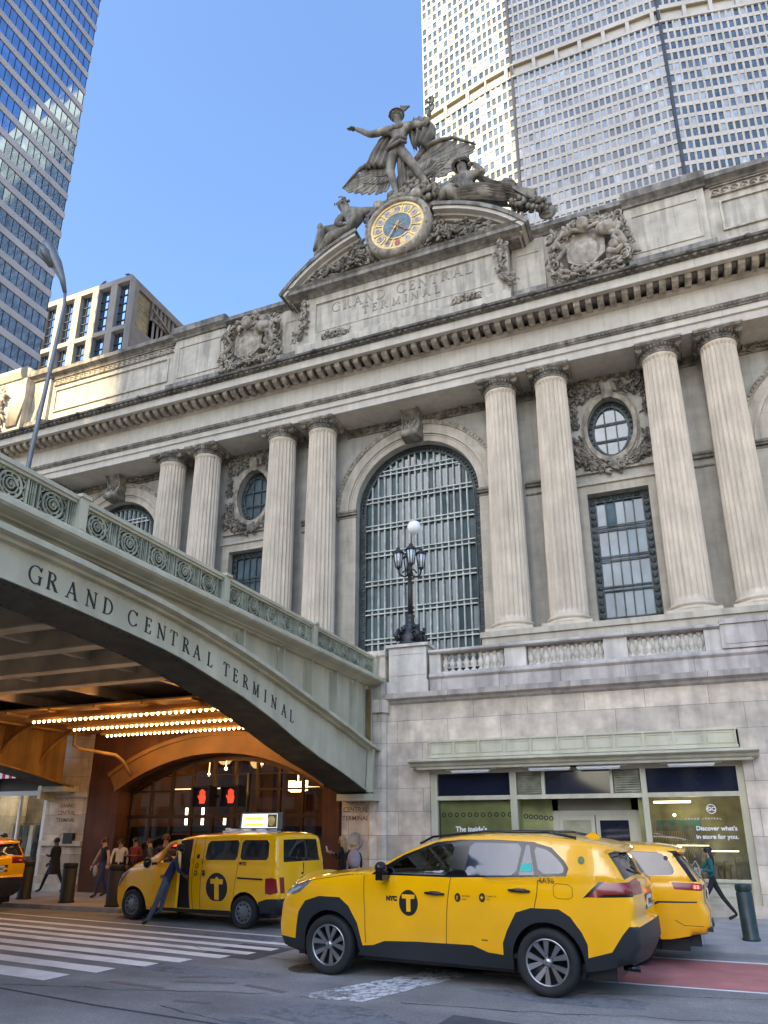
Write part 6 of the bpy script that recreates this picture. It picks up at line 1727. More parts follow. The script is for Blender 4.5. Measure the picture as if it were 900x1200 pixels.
def inpoly(x, z, P):
    r = False; n = len(P); j = n-1
    for i in range(n):
        if (P[i][1] > z) != (P[j][1] > z) and x < (P[j][0]-P[i][0])*(z-P[i][1])/(P[j][1]-P[i][1])+P[i][0]: r = not r
        j = i
    return r
def dens(P, step, closed=True):
    out = []; n = len(P)
    for i in range(n if closed else n-1):
        a, b = P[i], P[(i+1)%n]; L = math.hypot(b[0]-a[0], b[1]-a[1]); k = max(1, int(L/step+.5))
        for j in range(k): out.append((a[0]+(b[0]-a[0])*j/k, a[1]+(b[1]-a[1])*j/k))
    if not closed: out.append(tuple(P[-1][:2]))
    return out
def segdist(x, z, P):
    best = 9.
    for i in range(len(P)-1):
        ax_, az = P[i][:2]; bx, bz_ = P[i+1][:2]; dx, dz = bx-ax_, bz_-az; L = dx*dx+dz*dz
        t = 0 if L == 0 else max(0, min(1, ((x-ax_)*dx+(z-az)*dz)/L)); d = math.hypot(x-ax_-t*dx, z-az-t*dz)
        if d < best: best = d
    return best
def rounded(P, it=1, c=.055):
    out = []; n = len(P)
    for i in range(n):
        a, b = P[i], P[(i+1)%n]; L = math.hypot(b[0]-a[0], b[1]-a[1]); k = min(.2, c/L) if L else .2
        out += [(a[0]*(1-k)+b[0]*k, a[1]*(1-k)+b[1]*k), (a[0]*k+b[0]*(1-k), a[1]*k+b[1]*(1-k))]
    return out
def rounded_old(P, it=1):
    for _ in range(it):
        out = []; n = len(P)
        for i in range(n):
            a, b = P[i], P[(i+1)%n]
            out += [(a[0]*.8+b[0]*.2, a[1]*.8+b[1]*.2), (a[0]*.2+b[0]*.8, a[1]*.2+b[1]*.8)]
        P = out
    return P

class Car:
    def __init__(s, name, label, loc, rz, hw, outline, regions, arches, belt, tt=.28, cf=.16, Lf=1.0, cr=.10, Lr=.8, r=.07, group='yellow taxis', cat='taxi'):
        s.hw = hw; s.out = outline; s.regions = regions; s.arches = arches; s.belt = belt; s.tt = tt; s.cf = cf; s.Lf = Lf; s.cr = cr; s.Lr = Lr; s.r = r
        s.root = root(name, label, cat, loc, rz, group, world=False)
        s.xf = min(p[0] for p in outline); s.xr = max(p[0] for p in outline)
        iu = [i for i,p in enumerate(outline) if len(p) > 2 and p[2] == 'under'][0]
        s.iu = iu; s.rim = [p[:2] for p in outline[:iu+1]]
    def W(s, x, z, rim=True):
        w = s.hw
        d = (s.xf+s.Lf-x)/s.Lf
        if d > 0: w -= s.cf*s.hw*d**2.2
        d = (x-(s.xr-s.Lr))/s.Lr
        if d > 0: w -= s.cr*s.hw*d**2.4
        if z > s.belt: w -= (z-s.belt)*s.tt+.012*min(1,(z-s.belt)/.03)
        else: w -= .05*((s.belt-.25-z)/.55)**2 if z < s.belt-.25 else .03*((z-(s.belt-.25))/.25)**2
        if rim:
            d = segdist(x, z, s.rim)
            if d < s.r: q = 1-d/s.r; w -= s.r*(1-math.sqrt(max(0,1-q*q)))
        return w
    def shell(s, mats, band):
        hole = []
        for (cx_, cz_, r) in s.arches:
            n = 26; P = [(cx_+r*math.cos(PI*k/n), cz_+r*math.sin(PI*k/n)) for k in range(n+1)]+[(cx_-r,.0),(cx_+r,.0)]
            hole.append(P)
        verts = []; edges = []
        def addloop(P, closed=True):
            b = len(verts); verts.extend([Vector(p[:2]) for p in P]); n = len(P)
            edges.extend([(b+i, b+(i+1)%n) for i in range(n if closed else n-1)])
        O = dens([p[:2] for p in s.out], .06); addloop(O)
        for nm, P, pr in s.regions: addloop(dens(P, .06))
        for P in hole: addloop(dens(P[:27], .06, False), False)
        x = s.xf
        while x < s.xr:
            z = .2
            while z < 1.85:
                if inpoly(x, z, O) and segdist(x, z, s.rim) > .02: verts.append(Vector((x+R.uniform(-.004,.004), z+R.uniform(-.004,.004))))
                z += .055
            x += .06
        for off in (.008,.022,.042):
            rr = dens(s.rim, .06, False)
            for i in range(len(rr)-1):
                a, b = rr[i], rr[i+1]; dx, dz = b[0]-a[0], b[1]-a[1]; L = math.hypot(dx,dz) or 1
                p = (a[0]+dz/L*off, a[1]-dx/L*off)
                if inpoly(p[0], p[1], O): verts.append(Vector(p))
        vo, eo, fo, *_ = delaunay_2d_cdt(verts, edges, [], 0, 1e-5)
        groups = {}
        for f in fo:
            cx_ = sum(vo[i].x for i in f)/len(f); cz_ = sum(vo[i].y for i in f)/len(f)
            if not inpoly(cx_, cz_, O): continue
            if any(inpoly(cx_, cz_, P) for P in hole): continue
            nm = 'body'
            for n_, P, pr in s.regions:
                if inpoly(cx_, cz_, P): nm = n_; break
            groups.setdefault(nm, []).append(f)
        Wc = [s.W(v.x, v.y) for v in vo]
        mbs = {}
        for nm, fs in groups.items():
            inset = .008 if 'window' in nm else 0.
            base = nm.split('#')[0]
            for sd in (-1,1):
                m = mbs.setdefault(nm if base in ('body','cladding') else ('body' if base == 'doorway' and sd > 0 else nm+'|%d'%sd), MB())
                idx = {}; vs = []; ff = []
                for f in fs:
                    q = []
                    for i in f:
                        if i not in idx: idx[i] = len(vs); vs.append((vo[i].x, sd*(Wc[i]-inset), vo[i].y))
                        q.append(idx[i])
                    a,b,c = [Vector((vs[k][0],vs[k][2])) for k in q[:3]]
                    cr_ = (b-a).x*(c-a).y-(b-a).y*(c-a).x
                    if (cr_ > 0) != (sd < 0): q = q[::-1]
                    ff.append(tuple(q))
                m.add(vs, ff, 0, True)
        # band across the car
        tags = []; pts = []; n = len(s.out); cur = None
        for i in range(n):
            if len(s.out[i]) > 2: cur = s.out[i][2]
            a, b = s.out[i], s.out[(i+1)%n]; L = math.hypot(b[0]-a[0],b[1]-a[1]); k = max(1, int(L/.05+.5))
            for j in range(k): pts.append((a[0]+(b[0]-a[0])*j/k, a[1]+(b[1]-a[1])*j/k)); tags.append(cur)
        N = 24; M_ = len(pts); cols = []
        for i,(x,z) in enumerate(pts):
            a = pts[i-1]; b = pts[(i+1)%M_]; dx, dz = b[0]-a[0], b[1]-a[1]; L = math.hypot(dx,dz) or 1; nx, nz = -dz/L, dx/L
            t = tags[i]; bul = {'body':.05,'windshield':.05,'roof':.035,'rearglass':.04,'bumper':.07,'under':0,'hood':.04}.get(t,.04)
            if x < s.xf+.5 and z < 1.1: bul = .16
            w = s.W(x, z) if t != 'under' else s.W(x, z, False)-.08
            cols.append([(x+nx*bul*(1-abs(j/N*2-1)**2.5), w*(j/N*2-1), z+nz*bul*(1-abs(j/N*2-1)**2.5)) for j in range(N+1)])
        vs = [p for c in cols for p in c]
        for i in range(M_):
            for j in range(N):
                k2 = (i+1)%M_; fr = abs((j+.5)/N*2-1); nm = band(tags[i], fr, (pts[i][0]+pts[k2][0])/2, (pts[i][1]+pts[k2][1])/2)
                if nm in ('tail_lamp','headlamp','window_trim','dark_glass_edge'): nm += '|%d' % (-1 if j < N/2 else 1)
                m = mbs.setdefault(nm, MB()); q = [cols[i][j], cols[i][j+1], cols[k2][j+1], cols[k2][j]]
                m.add(q, [(3,2,1,0)], 0, True)
        s.objs = {}
        for nm, m in mbs.items():
            bn = nm.split('|')[0].split('#')[0]
            if not m.f: continue
            o = m.build(bn, mats[bn], s.root)
            bm = bmesh.new(); bm.from_mesh(o.data); bmesh.ops.remove_doubles(bm, verts=bm.verts, dist=.0006); bm.to_mesh(o.data); bm.free()
            s.objs[nm] = o
        # wheel-arch liners and floor
        m = MB()
        for (cx_, cz_, r) in s.arches:
            for sd in (-1,1):
                P = [(cx_+r*math.cos(PI*k/20), cz_+r*math.sin(PI*k/20)) for k in range(21)]; P = [(cx_+r,.2)]+P+[(cx_-r,.2)]
                vs = []
                for x,z in P: w = s.W(x,max(z,.3)); vs += [(x,sd*w,z),(x,sd*(w-.30),z)]
                m.add(vs, [(2*i,2*i+1,2*i+3,2*i+2) for i in range(len(P)-1)])
                m.add([(x,sd*(s.hw-.36),z) for x,z in P], [tuple(range(len(P)))])
        m.box(s.xf+.35,s.xr-.3,-s.hw+.2,s.hw-.2,.20,.36)
        m.build('underbody', MT['black'], s.root)
    def side(s, mb, pts, off=.003, ext=0., mi=0):
        """flat patch on the near side"""
        vs = [(x, -(s.W(x,z)+off), z) for x,z in pts]; mb.add(vs, [tuple(range(len(vs)))], mi, False)
    def ribbon(s, mb, pts, w=.010, off=.0015):
        P = dens(pts, .05, False)
        for sd in (-1,1):
            for a,b in zip(P[:-1],P[1:]):
                dx, dz = b[0]-a[0], b[1]-a[1]; L = math.hypot(dx,dz) or 1; nx, nz = -dz/L*w/2, dx/L*w/2
                q = [(a[0]-nx,a[1]-nz),(a[0]+nx,a[1]+nz),(b[0]+nx,b[1]+nz),(b[0]-nx,b[1]-nz)]
                mb.add([(x, sd*(s.W(x,z)+off), z) for x,z in q], [(0,1,2,3)])
    def text(s, mb, body, size, x, z, off=.004, **k):
        t = text_mb(body, size, **k); mb.merge(t, lambda v: (x+v.x, -(s.W(x+v.x,z+v.y)+off), z+v.y))
    def circle(s, mb, cx_, cz_, r, off=.003, n=32, flat=None, rz=None):
        rz = rz or r
        P = [(cx_+r*math.cos(2*PI*k/n), cz_+rz*math.sin(2*PI*k/n)) for k in range(n)]
        if flat is not None: P = [(x, max(z,flat)) for x,z in P]
        c = (cx_, -(s.W(cx_,cz_)+off), cz_)
        mb.add([c]+[(x, -(s.W(x,z)+off), z) for x,z in P], [(0,i+1,(i+1)%n+1) for i in range(n)])
    def wheels(s, spots, R0, w, style):
        proto = None
        for (x, sd) in spots:
            wy = s.hw-.02
            if proto is None:
                o = bpy.data.objects.new('wheel', None); COL.objects.link(o); o.parent = s.root; OFF[o] = Vector((0,0,0)); o.empty_display_size = .1
                t = MB(); r0 = R0*.70 if style == 'alloy' else R0*.66
                t.lathe([(r0,-.0),(r0+.01,-.012),(R0*.86,-.022),(R0*.96,-.012),(R0,.025),(R0,w-.03),(R0*.95,w),(r0,w)], (0,0,0), 40, ax='y', caps=False)
                for k in range(40):
                    a = 2*PI*k/40; t.box(0,0,0,0,0,0) if 0 else None
                t.build('tyre', MT['rub'], o)
                rm = MB(); rm.lathe([(r0,.0),(r0-.012,-.006),(r0-.025,.01),(r0-.03,.12),(.0,.12)], (0,0,0), 36, 1, caps=False, ax='y')
                rm.lathe([(r0+.002,.0),(r0-.006,-.010),(r0-.022,-.002),(r0-.022,.02)], (0,0,0), 36, 0, caps=False, ax='y')
                if style == 'alloy':
                    for k in range(5):
                        for da in (-.17,.17):
                            a = 2*PI*k/5+PI/2+da; b = 2*PI*k/5+PI/2+da*1.75
                            p = Vector((.05*math.cos(2*PI*k/5+PI/2),.030,.05*math.sin(2*PI*k/5+PI/2))); q = Vector(((r0-.015)*math.cos(b),.004,(r0-.015)*math.sin(b)))
                            d = (q-p).normalized(); nn = Vector((-d.z,0,d.x))
                            rm.prism([p-nn*.016,p+nn*.016,q+nn*.034,q-nn*.034], (0,.03,0), 0)
                    rm.lathe([(.0,-.0),(.035,-.0),(.05,.015),(.06,.06)], (0,0,0), 20, 0, caps=False, ax='y')
                    for k in range(5): a = 2*PI*k/5+.3; rm.ball((.075*math.cos(a),.035,.075*math.sin(a)), .012, 6, 4, 1)
                else:
                    rm.lathe([(r0-.02,.02),(r0*.80,.0),(r0*.62,.015),(r0*.5,-.005),(r0*.3,-.01),(.0,-.015)], (0,0,0), 32, 0, caps=False, ax='y')
                    for k in range(10): a = 2*PI*k/10; rm.ball((r0*.72*math.cos(a),.0,r0*.72*math.sin(a)), .022, 6, 4, 1)
                rm.build('rim', [MT['alloy'] if style == 'alloy' else MT['steelg'], MT['alloyd']], o)
                proto = o
            else: o = copy_tree(proto, s.root)
            o.location = (x, sd*wy, R0); o.rotation_euler = (0,R.uniform(0,1),PI if sd > 0 else 0)
            if sd < 0 and o is proto: o.rotation_euler = (0,.15,0)

def head_torso(name, parent, x, y, z, skin, shirt, sc=1., hairm=None, cap=False):
    m = MB(); m.ball((x,y,z), (.085*sc,.095*sc,.115*sc), 12, 8); m.lathe([(.05*sc,-.2*sc),(.05*sc,-.08*sc)], (x,y,z), 8, caps=False)
    return m

def suv(name, label, loc, rz, sxz=(1,1), driver=False, lit=False):
    ol = [(-.87,.30,'bumper'),(-.93,.42,'body'),(-.92,.60),(-.86,.85),(-.78,.99),(-.68,1.08),(-.42,1.165),(-.16,1.225),(.30,1.28),(.62,1.298,'windshield'),(.86,1.43),(1.12,1.56),(1.38,1.66,'roof'),(1.62,1.72),(1.90,1.755),(2.3,1.772),(2.9,1.762),(3.3,1.72),(3.62,1.675),(3.80,1.625,'spoiler'),(3.81,1.59,'rearglass'),(3.73,1.56),(3.82,1.42),(3.90,1.28,'body'),(3.97,1.22),(3.99,1.0),(3.97,.83),(4.01,.78,'bumper'),(4.02,.60),(3.93,.43),(3.80,.37,'under'),(3.44,.29),(2.56,.25),(.46,.26),(-.45,.27)]
    S = lambda P: rounded(P)
    reg = [('front_window',S([(.80,1.285),(.88,1.35),(1.2,1.51),(1.56,1.635),(1.83,1.668),(1.76,1.28)]),0),
     ('rear_window',S([(1.97,1.285),(2.04,1.675),(2.72,1.665),(2.64,1.30)]),0),('quarter_window',[(2.68,1.305),(2.77,1.655),(2.81,1.645),(2.87,1.31)],0),
     ('rear_quarter_window',S([(2.93,1.325),(2.86,1.64),(3.05,1.59),(3.19,1.46),(3.235,1.395),(3.22,1.335)]),0),
     ('window_trim',[(.64,1.262),(.75,1.325),(1.10,1.51),(1.56,1.675),(1.9,1.708),(2.4,1.71),(2.86,1.685),(3.09,1.62),(3.24,1.475),(3.29,1.395),(3.26,1.305),(2.9,1.292),(1.79,1.255)],0),
     ('lamp_surround',[(3.44,1.075),(3.50,1.09),(3.66,1.235),(3.70,1.262),(3.63,1.258)],0),('lamp_surround#2',[(3.60,1.085),(3.995,1.10),(3.99,1.135),(3.68,1.12)],0),('tail_lamp',[(3.49,1.085),(3.66,1.249),(3.99,1.253),(4.0,1.10)],0),
     ('headlamp',[(-.79,.985),(-.75,1.05),(-.67,1.09),(-.42,1.162),(-.30,1.165),(-.36,1.10),(-.50,1.0),(-.62,.965)],0),
     ('cladding',[(-.90,.28),(-.94,.42),(-.60,.40),(-.568,.56),(-.521,.748),(-.396,.898),(-.157,.966),(.17,.964),(.314,.856),(.439,.654),(.474,.50),(.50,.385),(.66,.40),(.83,.459),(1.28,.48),(2.05,.488),(2.24,.42),(2.43,.405),(2.438,.541),(2.502,.681),(2.627,.887),(2.82,.945),(3.15,.945),(3.279,.869),(3.396,.707),(3.449,.581),(3.44,.44),(3.707,.517),(3.84,.70),(3.92,.79),(4.02,.79),(4.04,.6),(3.93,.40),(3.6,.2),(0,.1),(-.7,.2)],0)]
    c = Car(name, label, loc, rz, .92, ol, reg, [(0,.37,.425),(2.97,.37,.425)], 1.27)
    def band(t, fr, x, z):
        if t == 'under': return 'cladding'
        if t == 'windshield': return 'windshield' if fr < .90 else 'body'
        if t == 'rearglass': return 'back_glass' if fr < .86 else 'window_trim'
        if t == 'spoiler': return 'body'
        if x > 3.8 and 1.10 < z < 1.25 and fr > .52: return 'tail_lamp'
        if t == 'bumper': return 'cladding'
        if x < -.6 and .45 < z < .80 and fr < .75: return 'cladding'
        if x < -.5 and .97 < z < 1.10 and fr > .6: return 'headlamp'
        return 'body'
    mats = dict(body=MT['yel'], cladding=MT['clad'], window_trim=MT['trimk'], front_window=MT['dglass'], rear_window=MT['autog'], quarter_window=MT['autog'], rear_quarter_window=MT['autog'], windshield=MT['dglass'], back_glass=MT['autog'], tail_lamp=MT['redl'], lamp_surround=MT['trimk'], headlamp=MT['lens'])
    c.shell(mats, band)
    c.wheels([(0,-1),(2.97,-1),(0,1),(2.97,1)], .365, .23, 'alloy')
    body = c.objs['body']
    m = MB()
    c.ribbon(m, [(.54,1.255),(.56,.80),(.55,.42)]); c.ribbon(m, [(1.79,1.255),(1.74,.9),(1.70,.47)]); c.ribbon(m, [(2.92,1.30),(2.90,1.1),(2.86,.95)])
    c.ribbon(m, [(-.62,1.09),(-.30,1.165),(.2,1.24),(.55,1.27)], .008)
    fd = rounded([(3.10,1.06),(3.10,1.225),(3.32,1.215),(3.33,1.06)]); c.ribbon(m, fd+[fd[0]], .006)
    m.build_split('panel_gap', MT['seam'], body, .01)
    m = MB()
    for x0,z0 in ((1.44,1.065),(2.55,1.135)):
        for sd in (-1,1):
            p = [(x0+t*.27, sd*(c.W(x0+t*.27,z0)+.012+.022*math.sin(PI*t)), z0-.008*t) for t in (0,.15,.4,.7,1)]; m.tube(p, [.012,.017,.018,.017,.012], 8)
            m.ball((x0+.13, sd*(c.W(x0,z0)-.002), z0-.004), (.12,.006,.028), 10, 6)
    m.build('door_handle', MT['trimk'], c.root)
    for sd in (-1,1):
        m = MB(); m.ball((.87,sd*(c.hw+.13),1.36), (.075,.11,.075), 12, 8); m.obox((.88,sd*(c.hw+.11),1.26), (.05,0,0), (0,.09,0), (0,0,.055)); m.bar((.90,sd*(c.hw-.03),1.25),(.88,sd*(c.hw+.08),1.27),.05)
        m.build('wing_mirror', MT['trimk'], c.root)
    m = MB()
    for sd in (-1,1): m.tube([(1.25,sd*.62,1.655),(1.45,sd*.635,1.74),(2.2,sd*.64,1.81),(3.0,sd*.635,1.80),(3.35,sd*.62,1.735)], .016, 8)
    m.build('roof_rail', MT['trimk'], c.root)
    m = MB(); m.prism([(3.30,-.02,1.74),(3.52,-.02,1.715),(3.50,-.02,1.765),(3.42,-.02,1.80)], (0,.04,0)); m.build('roof_fin', MT['yel'], c.root)
    # rear: lamps bar, badge recess, plate, exhaust, wiper
    m = MB(); m.box(4.0,4.035,-.27,.27,.93,1.09); m.build('plate_recess', MT['clad'], c.root)
    m = MB(); m.box(4.036,4.044,-.16,.16,.94,1.08); pl = m.build('number_plate', MT['plate'], c.root)
    m = MB(); t = text_mb('T4A96C', .09, bold=.003, align='CENTER'); m.merge(t, lambda v: (4.047, v.x, .975+v.y)); m.build('plate_characters', MT['dec'], pl)
    m = MB(); m.tube([(3.78,-.62,.34),(3.96,-.62,.33)], .035, 10); m.build('exhaust', MT['trimk'], c.root); m = MB(); m.tube([(3.95,.1,1.3),(3.91,-.32,1.40)], .012, 6); m.build('rear_wiper', MT['trimk'], c.root)
    # decals
    m = MB(); c.circle(m, 1.205,.935,.135,rz=.155); c.text(m, 'NYC', .075, .885, .955, bold=.006); c.circle(m, 1.888,1.025,.040,rz=.052); c.circle(m, 2.211,1.035,.040,rz=.052)
    c.text(m, 'METERED', .027, 1.945, 1.035); c.text(m, 'FARE', .027, 1.945, 1.0); c.text(m, 'E-HAIL OR', .027, 2.27, 1.045); c.text(m, 'PAY', .027, 2.27, 1.01)
    c.text(m, '4A96', .088, 2.925, 1.222, bold=.001); c.side(m, [(2.17,.55),(2.25,.55),(2.25,.562),(2.17,.562)]); m.build_split('taxi_decal', MT['dec'], body, .08)
    m = MB(); c.side(m, [(1.115,.985),(1.295,.985),(1.295,1.035),(1.115,1.035)], .006); c.side(m, [(1.175,.83),(1.235,.83),(1.235,.986),(1.175,.986)], .006)
    c.text(m, '?', .06, 1.872, 1.003, off=.006, bold=.003); c.text(m, '+', .07, 2.188, 1.012, off=.006, bold=.004); m.build_split('decal_symbol', MT['yel'], body, .03)
    m = MB(); c.side(m, [(2.70,1.345),(2.71,1.445),(2.835,1.44),(2.845,1.345)], -.003); m.build('window_sticker', MT['teal'], body)
    m = MB(); c.circle(m, 3.44,1.485,.038, rz=.045); m.build('round_sticker', M('olive_sticker', (.09,.16,.05), .5, var=.3, scale=30, coords='obj') if 'olive_sticker' not in bpy.data.materials else bpy.data.materials['olive_sticker'], body)
    # cabin
    m = MB()
    for x in (1.55,2.45):
        for y in (-.38,.38):
            m.ball((x+.18,y,.95), (.10,.24,.36), 10, 8); m.ball((x-.1,y,.62), (.28,.25,.10), 10, 6); m.ball((x+.22,y,1.38), (.06,.13,.10), 8, 6)
    m.box(.55,.95,-.75,.75,.7,1.18); m.box(1.1,2.8,-.82,.82,.37,.42); m.box(3.0,3.1,-.7,.7,.4,1.25)
    m.build('cabin', MT['seat'], c.root)
    m = MB(); m.lathe([(.165,-.012),(.185,0),(.165,.012),(.15,0),(.165,-.012)], (0,0,0), 24, caps=False, ax='x'); m.v = [(1.12+v[0]+v[2]*.35, v[1]-.38, 1.14+v[2]) for v in m.v]; m.bar((.95,-.38,1.08),(1.12,-.38,1.14),.04); m.build('steering_wheel', MT['trimk'], c.root)
    return c
suv1 = suv('yellow_suv_taxi', 'large yellow SUV taxi numbered 4A96 with a teal sticker in its quarter window', (-4.67+.92*math.sin(math.radians(5.44)), 9.52+.92, 0), math.radians(-5.44))
suv2 = suv('yellow_suv_taxi', 'shaded yellow SUV taxi under the viaduct beside the clothes shop, high brake lamp lit', (-18.97, 13.28, 0), math.radians(-1.5))

# ---- van -----------------------------------------------------------------
ol = [(-.58,.22,'bumper'),(-.64,.30,'body'),(-.62,.55),(-.56,.72),(-.41,.89),(-.17,1.02),(.10,1.12),(.45,1.24,'windshield'),(.90,1.47),(1.20,1.61,'roof'),(1.45,1.675),(1.78,1.71),(2.74,1.748),(3.5,1.75),(3.72,1.74),(3.83,1.70,'body'),(3.87,1.63,'rearglass'),(3.93,1.22,'body'),(3.96,.9),(3.99,.57,'bumper'),(4.0,.42),(3.9,.32,'under'),(3.4,.28),(2.86,.25),(.6,.22),(-.45,.2)]
reg = [('side_window',rounded([(2.06,1.235),(2.10,1.60),(2.93,1.625),(2.93,1.245)]),0),('side_window#2',rounded([(3.0,1.248),(3.0,1.627),(3.68,1.63),(3.72,1.262)]),0),
 ('doorway',[(.70,.30),(.66,1.15),(.95,1.44),(1.25,1.60),(1.66,1.64),(1.70,.30)],0),
 ('tail_lamp',[(3.68,.66),(3.68,.93),(3.84,.945),(3.93,.92),(3.96,.68),(3.8,.64)],0),('headlamp',[(-.60,.66),(-.44,.86),(-.14,1.02),(-.10,.96),(-.30,.80),(-.46,.64)],0),
 ('cladding',[(3.50,.20),(3.50,.50),(3.70,.56),(4.02,.575),(4.02,.2)],0),('cladding',[(.55,.15),(.55,.27),(2.78,.31),(2.78,.15)],0)]
van = Car('yellow_taxi_van', 'yellow taxi van with open driver door and roof advert beneath the viaduct', (-11.32+.81*math.sin(math.radians(8.4)), 13.42+.81, 0), math.radians(-8.4), .81, ol, reg, [(.05,.30,.37),(3.16,.30,.37)], 1.20, tt=.16, cf=.16, Lf=.9, cr=.04, Lr=.35, r=.06)
def band(t, fr, x, z):
    if t in ('under','bumper'): return 'cladding'
    if t == 'windshield': return 'windshield' if fr < .90 else 'body'
    if t == 'rearglass': return 'back_glass' if fr < .84 else 'body'
    if x > 3.8 and .66 < z < .93 and fr > .86: return 'tail_lamp'
    if x < -.5 and .40 < z < .6 and fr < .6: return 'cladding'
    return 'body'
vy = MT['yel']
van.shell(dict(body=vy, side_window=MT['vang'], windshield=MT['vang'], back_glass=MT['vang'], doorway=MT['seat'], tail_lamp=MT['redl'], headlamp=MT['lens'], cladding=MT['clad']), band)
van.wheels([(.05,-1),(3.16,-1),(.05,1),(3.16,1)], .305, .18, 'steel')
m = MB(); van.ribbon(m, [(2.0,1.68),(2.02,1.2),(1.98,.27)]); van.ribbon(m, [(2.96,1.69),(2.96,1.1),(2.88,.55),(2.80,.30)]); van.ribbon(m, [(1.75,1.66),(1.78,.27)]); van.ribbon(m, [(-.1,1.03),(.5,1.10),(.62,1.1)], .008); m.build_split('panel_gap', MT['seam'], van.objs['body'], .01)
m = MB()
for z0 in (.915,): m.add([(x,-(van.W(x,z)+.01),z) for x,z in ((2.98,.935),(2.98,.905),(3.62,.895),(3.62,.925))],[(0,1,2,3)])
m.tube([(2.10,-(van.W(2.1,1.0)+.03),.94),(2.10,-(van.W(2.1,1.0)+.035),1.04)], .025, 8); m.build('door_handle_and_rail', MT['trimk'], van.root)
m = MB(); van.circle(m, 2.445,.725,.285,rz=.275,flat=.475); van.text(m, '9K52', .09, 2.98, 1.155, bold=.003)
van.circle(m, 1.86,.98,.05); van.circle(m, 1.87,1.12,.05); van.circle(m, 1.88,1.30,.045); van.side(m, [(1.80,1.05),(1.93,1.05),(1.93,1.055),(1.80,1.055)]); m.build_split('taxi_decal', MT['dec'], van.objs['body'], .08)
m = MB(); van.side(m, [(2.28,.79),(2.61,.79),(2.61,.885),(2.28,.885)], .006); van.side(m, [(2.385,.50),(2.505,.50),(2.505,.791),(2.385,.791)], .006)
for x,z in ((1.86,.98),(1.87,1.12)): van.circle(m, x,z,.028, off=.006)
m.build_split('decal_symbol', vy, van.objs['body'], .03)
m = MB(); m.box(3.985,3.998,-.16,.16,.70,.83); m.build('number_plate', MT['plate'], van.root)
m = MB(); m.box(3.99,4.0,-.02,-.005,.62,1.2); m.tube([(3.97,-.25,1.25),(3.93,-.1,1.45)], .012, 6); m.ball((3.99,-.05,1.0), (.02,.05,.03), 8, 6); m.box(3.84,3.87,-.12,.12,1.68,1.71); m.build('rear_door_fittings', MT['trimk'], van.root)
# open front door
dm = MB(); a = math.radians(17); hx, hy = .68, -(van.hw-.02)
def D(u, z, t=0.): return (hx+u*math.cos(a)+t*math.sin(a), hy-u*math.sin(a)-.04*math.sin(PI*min(1,z/1.3))+t*math.cos(a), z)
Pd = [(.0,.32),(-.02,1.12),(.28,1.42),(.58,1.58),(.92,1.63),(1.0,1.2),(1.0,.34)]; Wd = [(.10,1.16),(.34,1.40),(.60,1.53),(.86,1.57),(.90,1.18)]
def holed(m, outer, inner, t):
    vs = [Vector(p) for p in dens(outer,.08)]; n1 = len(vs); q = dens(inner,.08); vs += [Vector(p) for p in q]
    eds = [(i,(i+1)%n1) for i in range(n1)]+[(n1+i,n1+(i+1)%len(q)) for i in range(len(q))]
    vo, eo, fo, *_ = delaunay_2d_cdt(vs, eds, [], 0, 1e-5); fs = []
    for f in fo:
        cx_ = sum(vo[i].x for i in f)/len(f); cz_ = sum(vo[i].y for i in f)/len(f)
        if inpoly(cx_,cz_,outer) and not inpoly(cx_,cz_,inner): fs.append(tuple(f))
    m.add([D(v.x,v.y,t) for v in vo], fs)
holed(dm, Pd, Wd, 0); holed(dm, Pd, Wd, .06); 
for P in (Pd, Wd):
    for p,q in zip(P, P[1:]+P[:1]): dm.quad(D(*p,0),D(*q,0),D(*q,.06),D(*p,.06))
do = dm.build('open_door', vy, van.root)
m = MB(); m.add([D(u,z,.03) for u,z in Wd], [tuple(range(5))]); m.build('door_glass', MT['dglass'], do)
m = MB(); t = text_mb('NYC', .10, bold=.006); m.merge(t, lambda v: D(.32+v.x, .86+v.y, -.008)); m.box(*[0]*6) if 0 else None; m.build('door_decal', MT['dec'], do)
m = MB(); m.ball(D(.02,1.16,-.20), (.06,.10,.11), 10, 8); m.bar(D(.05,1.14,-.1),D(.05,1.14,0),.05); m.build('wing_mirror', MT['trimk'], do)
# roof advert
ad = root('roof_advert_box', 'lit white advertising panel mounted on the roof of the yellow van', 'advert sign', (0,0,0), world=False)
ad.location = van.root.matrix_world.translation if 0 else (van.root.location.x, van.root.location.y, 0); ad.rotation_euler = van.root.rotation_euler
m = MB(); m.prism([(2.30,-.06,1.83),(3.36,-.06,1.83),(3.36,-.06,2.17),(2.34,-.06,2.17)], (0,.12,0)); m.build('panel_case', MT['steelg'], ad)
m = MB(); m.quad((2.36,-.064,1.86),(3.32,-.064,1.86),(3.32,-.064,2.14),(2.38,-.064,2.14)); sc_ = m.build('lit_face', M('advert_face', (.8,.8,.76), .4, emis=(1,1,.93), estr=.35, var=0), ad)
m = MB(); 
for z0,h in ((2.035,.035),(1.90,.04)): m.add([(x,-.067,z) for x,z in ((2.46,z0),(2.46,z0+h),(2.95,z0+h),(2.95,z0))],[(3,2,1,0)])
m.build('advert_stripes', M('advert_yellow', (.75,.55,.02), .5, emis=(1,.72,.05), estr=.45, var=0), ad)
m = MB(); m.lathe([(.10,0),(0,0)], (3.17,-.068,2.0), 24, 0, False, caps=False, ax='y'); m.build('advert_roundel', M('advert_gold', (.7,.6,.2), .5, var=.4, scale=8), ad)
m = MB(); m.box(3.07,3.31,-.066,-.065,1.87,2.13); m.build('advert_dark_corner', M('advert_grey', (.12,.12,.10), .5), ad)
m = MB(); m.box(2.1,3.1,-.35,.35,1.765,1.80); 
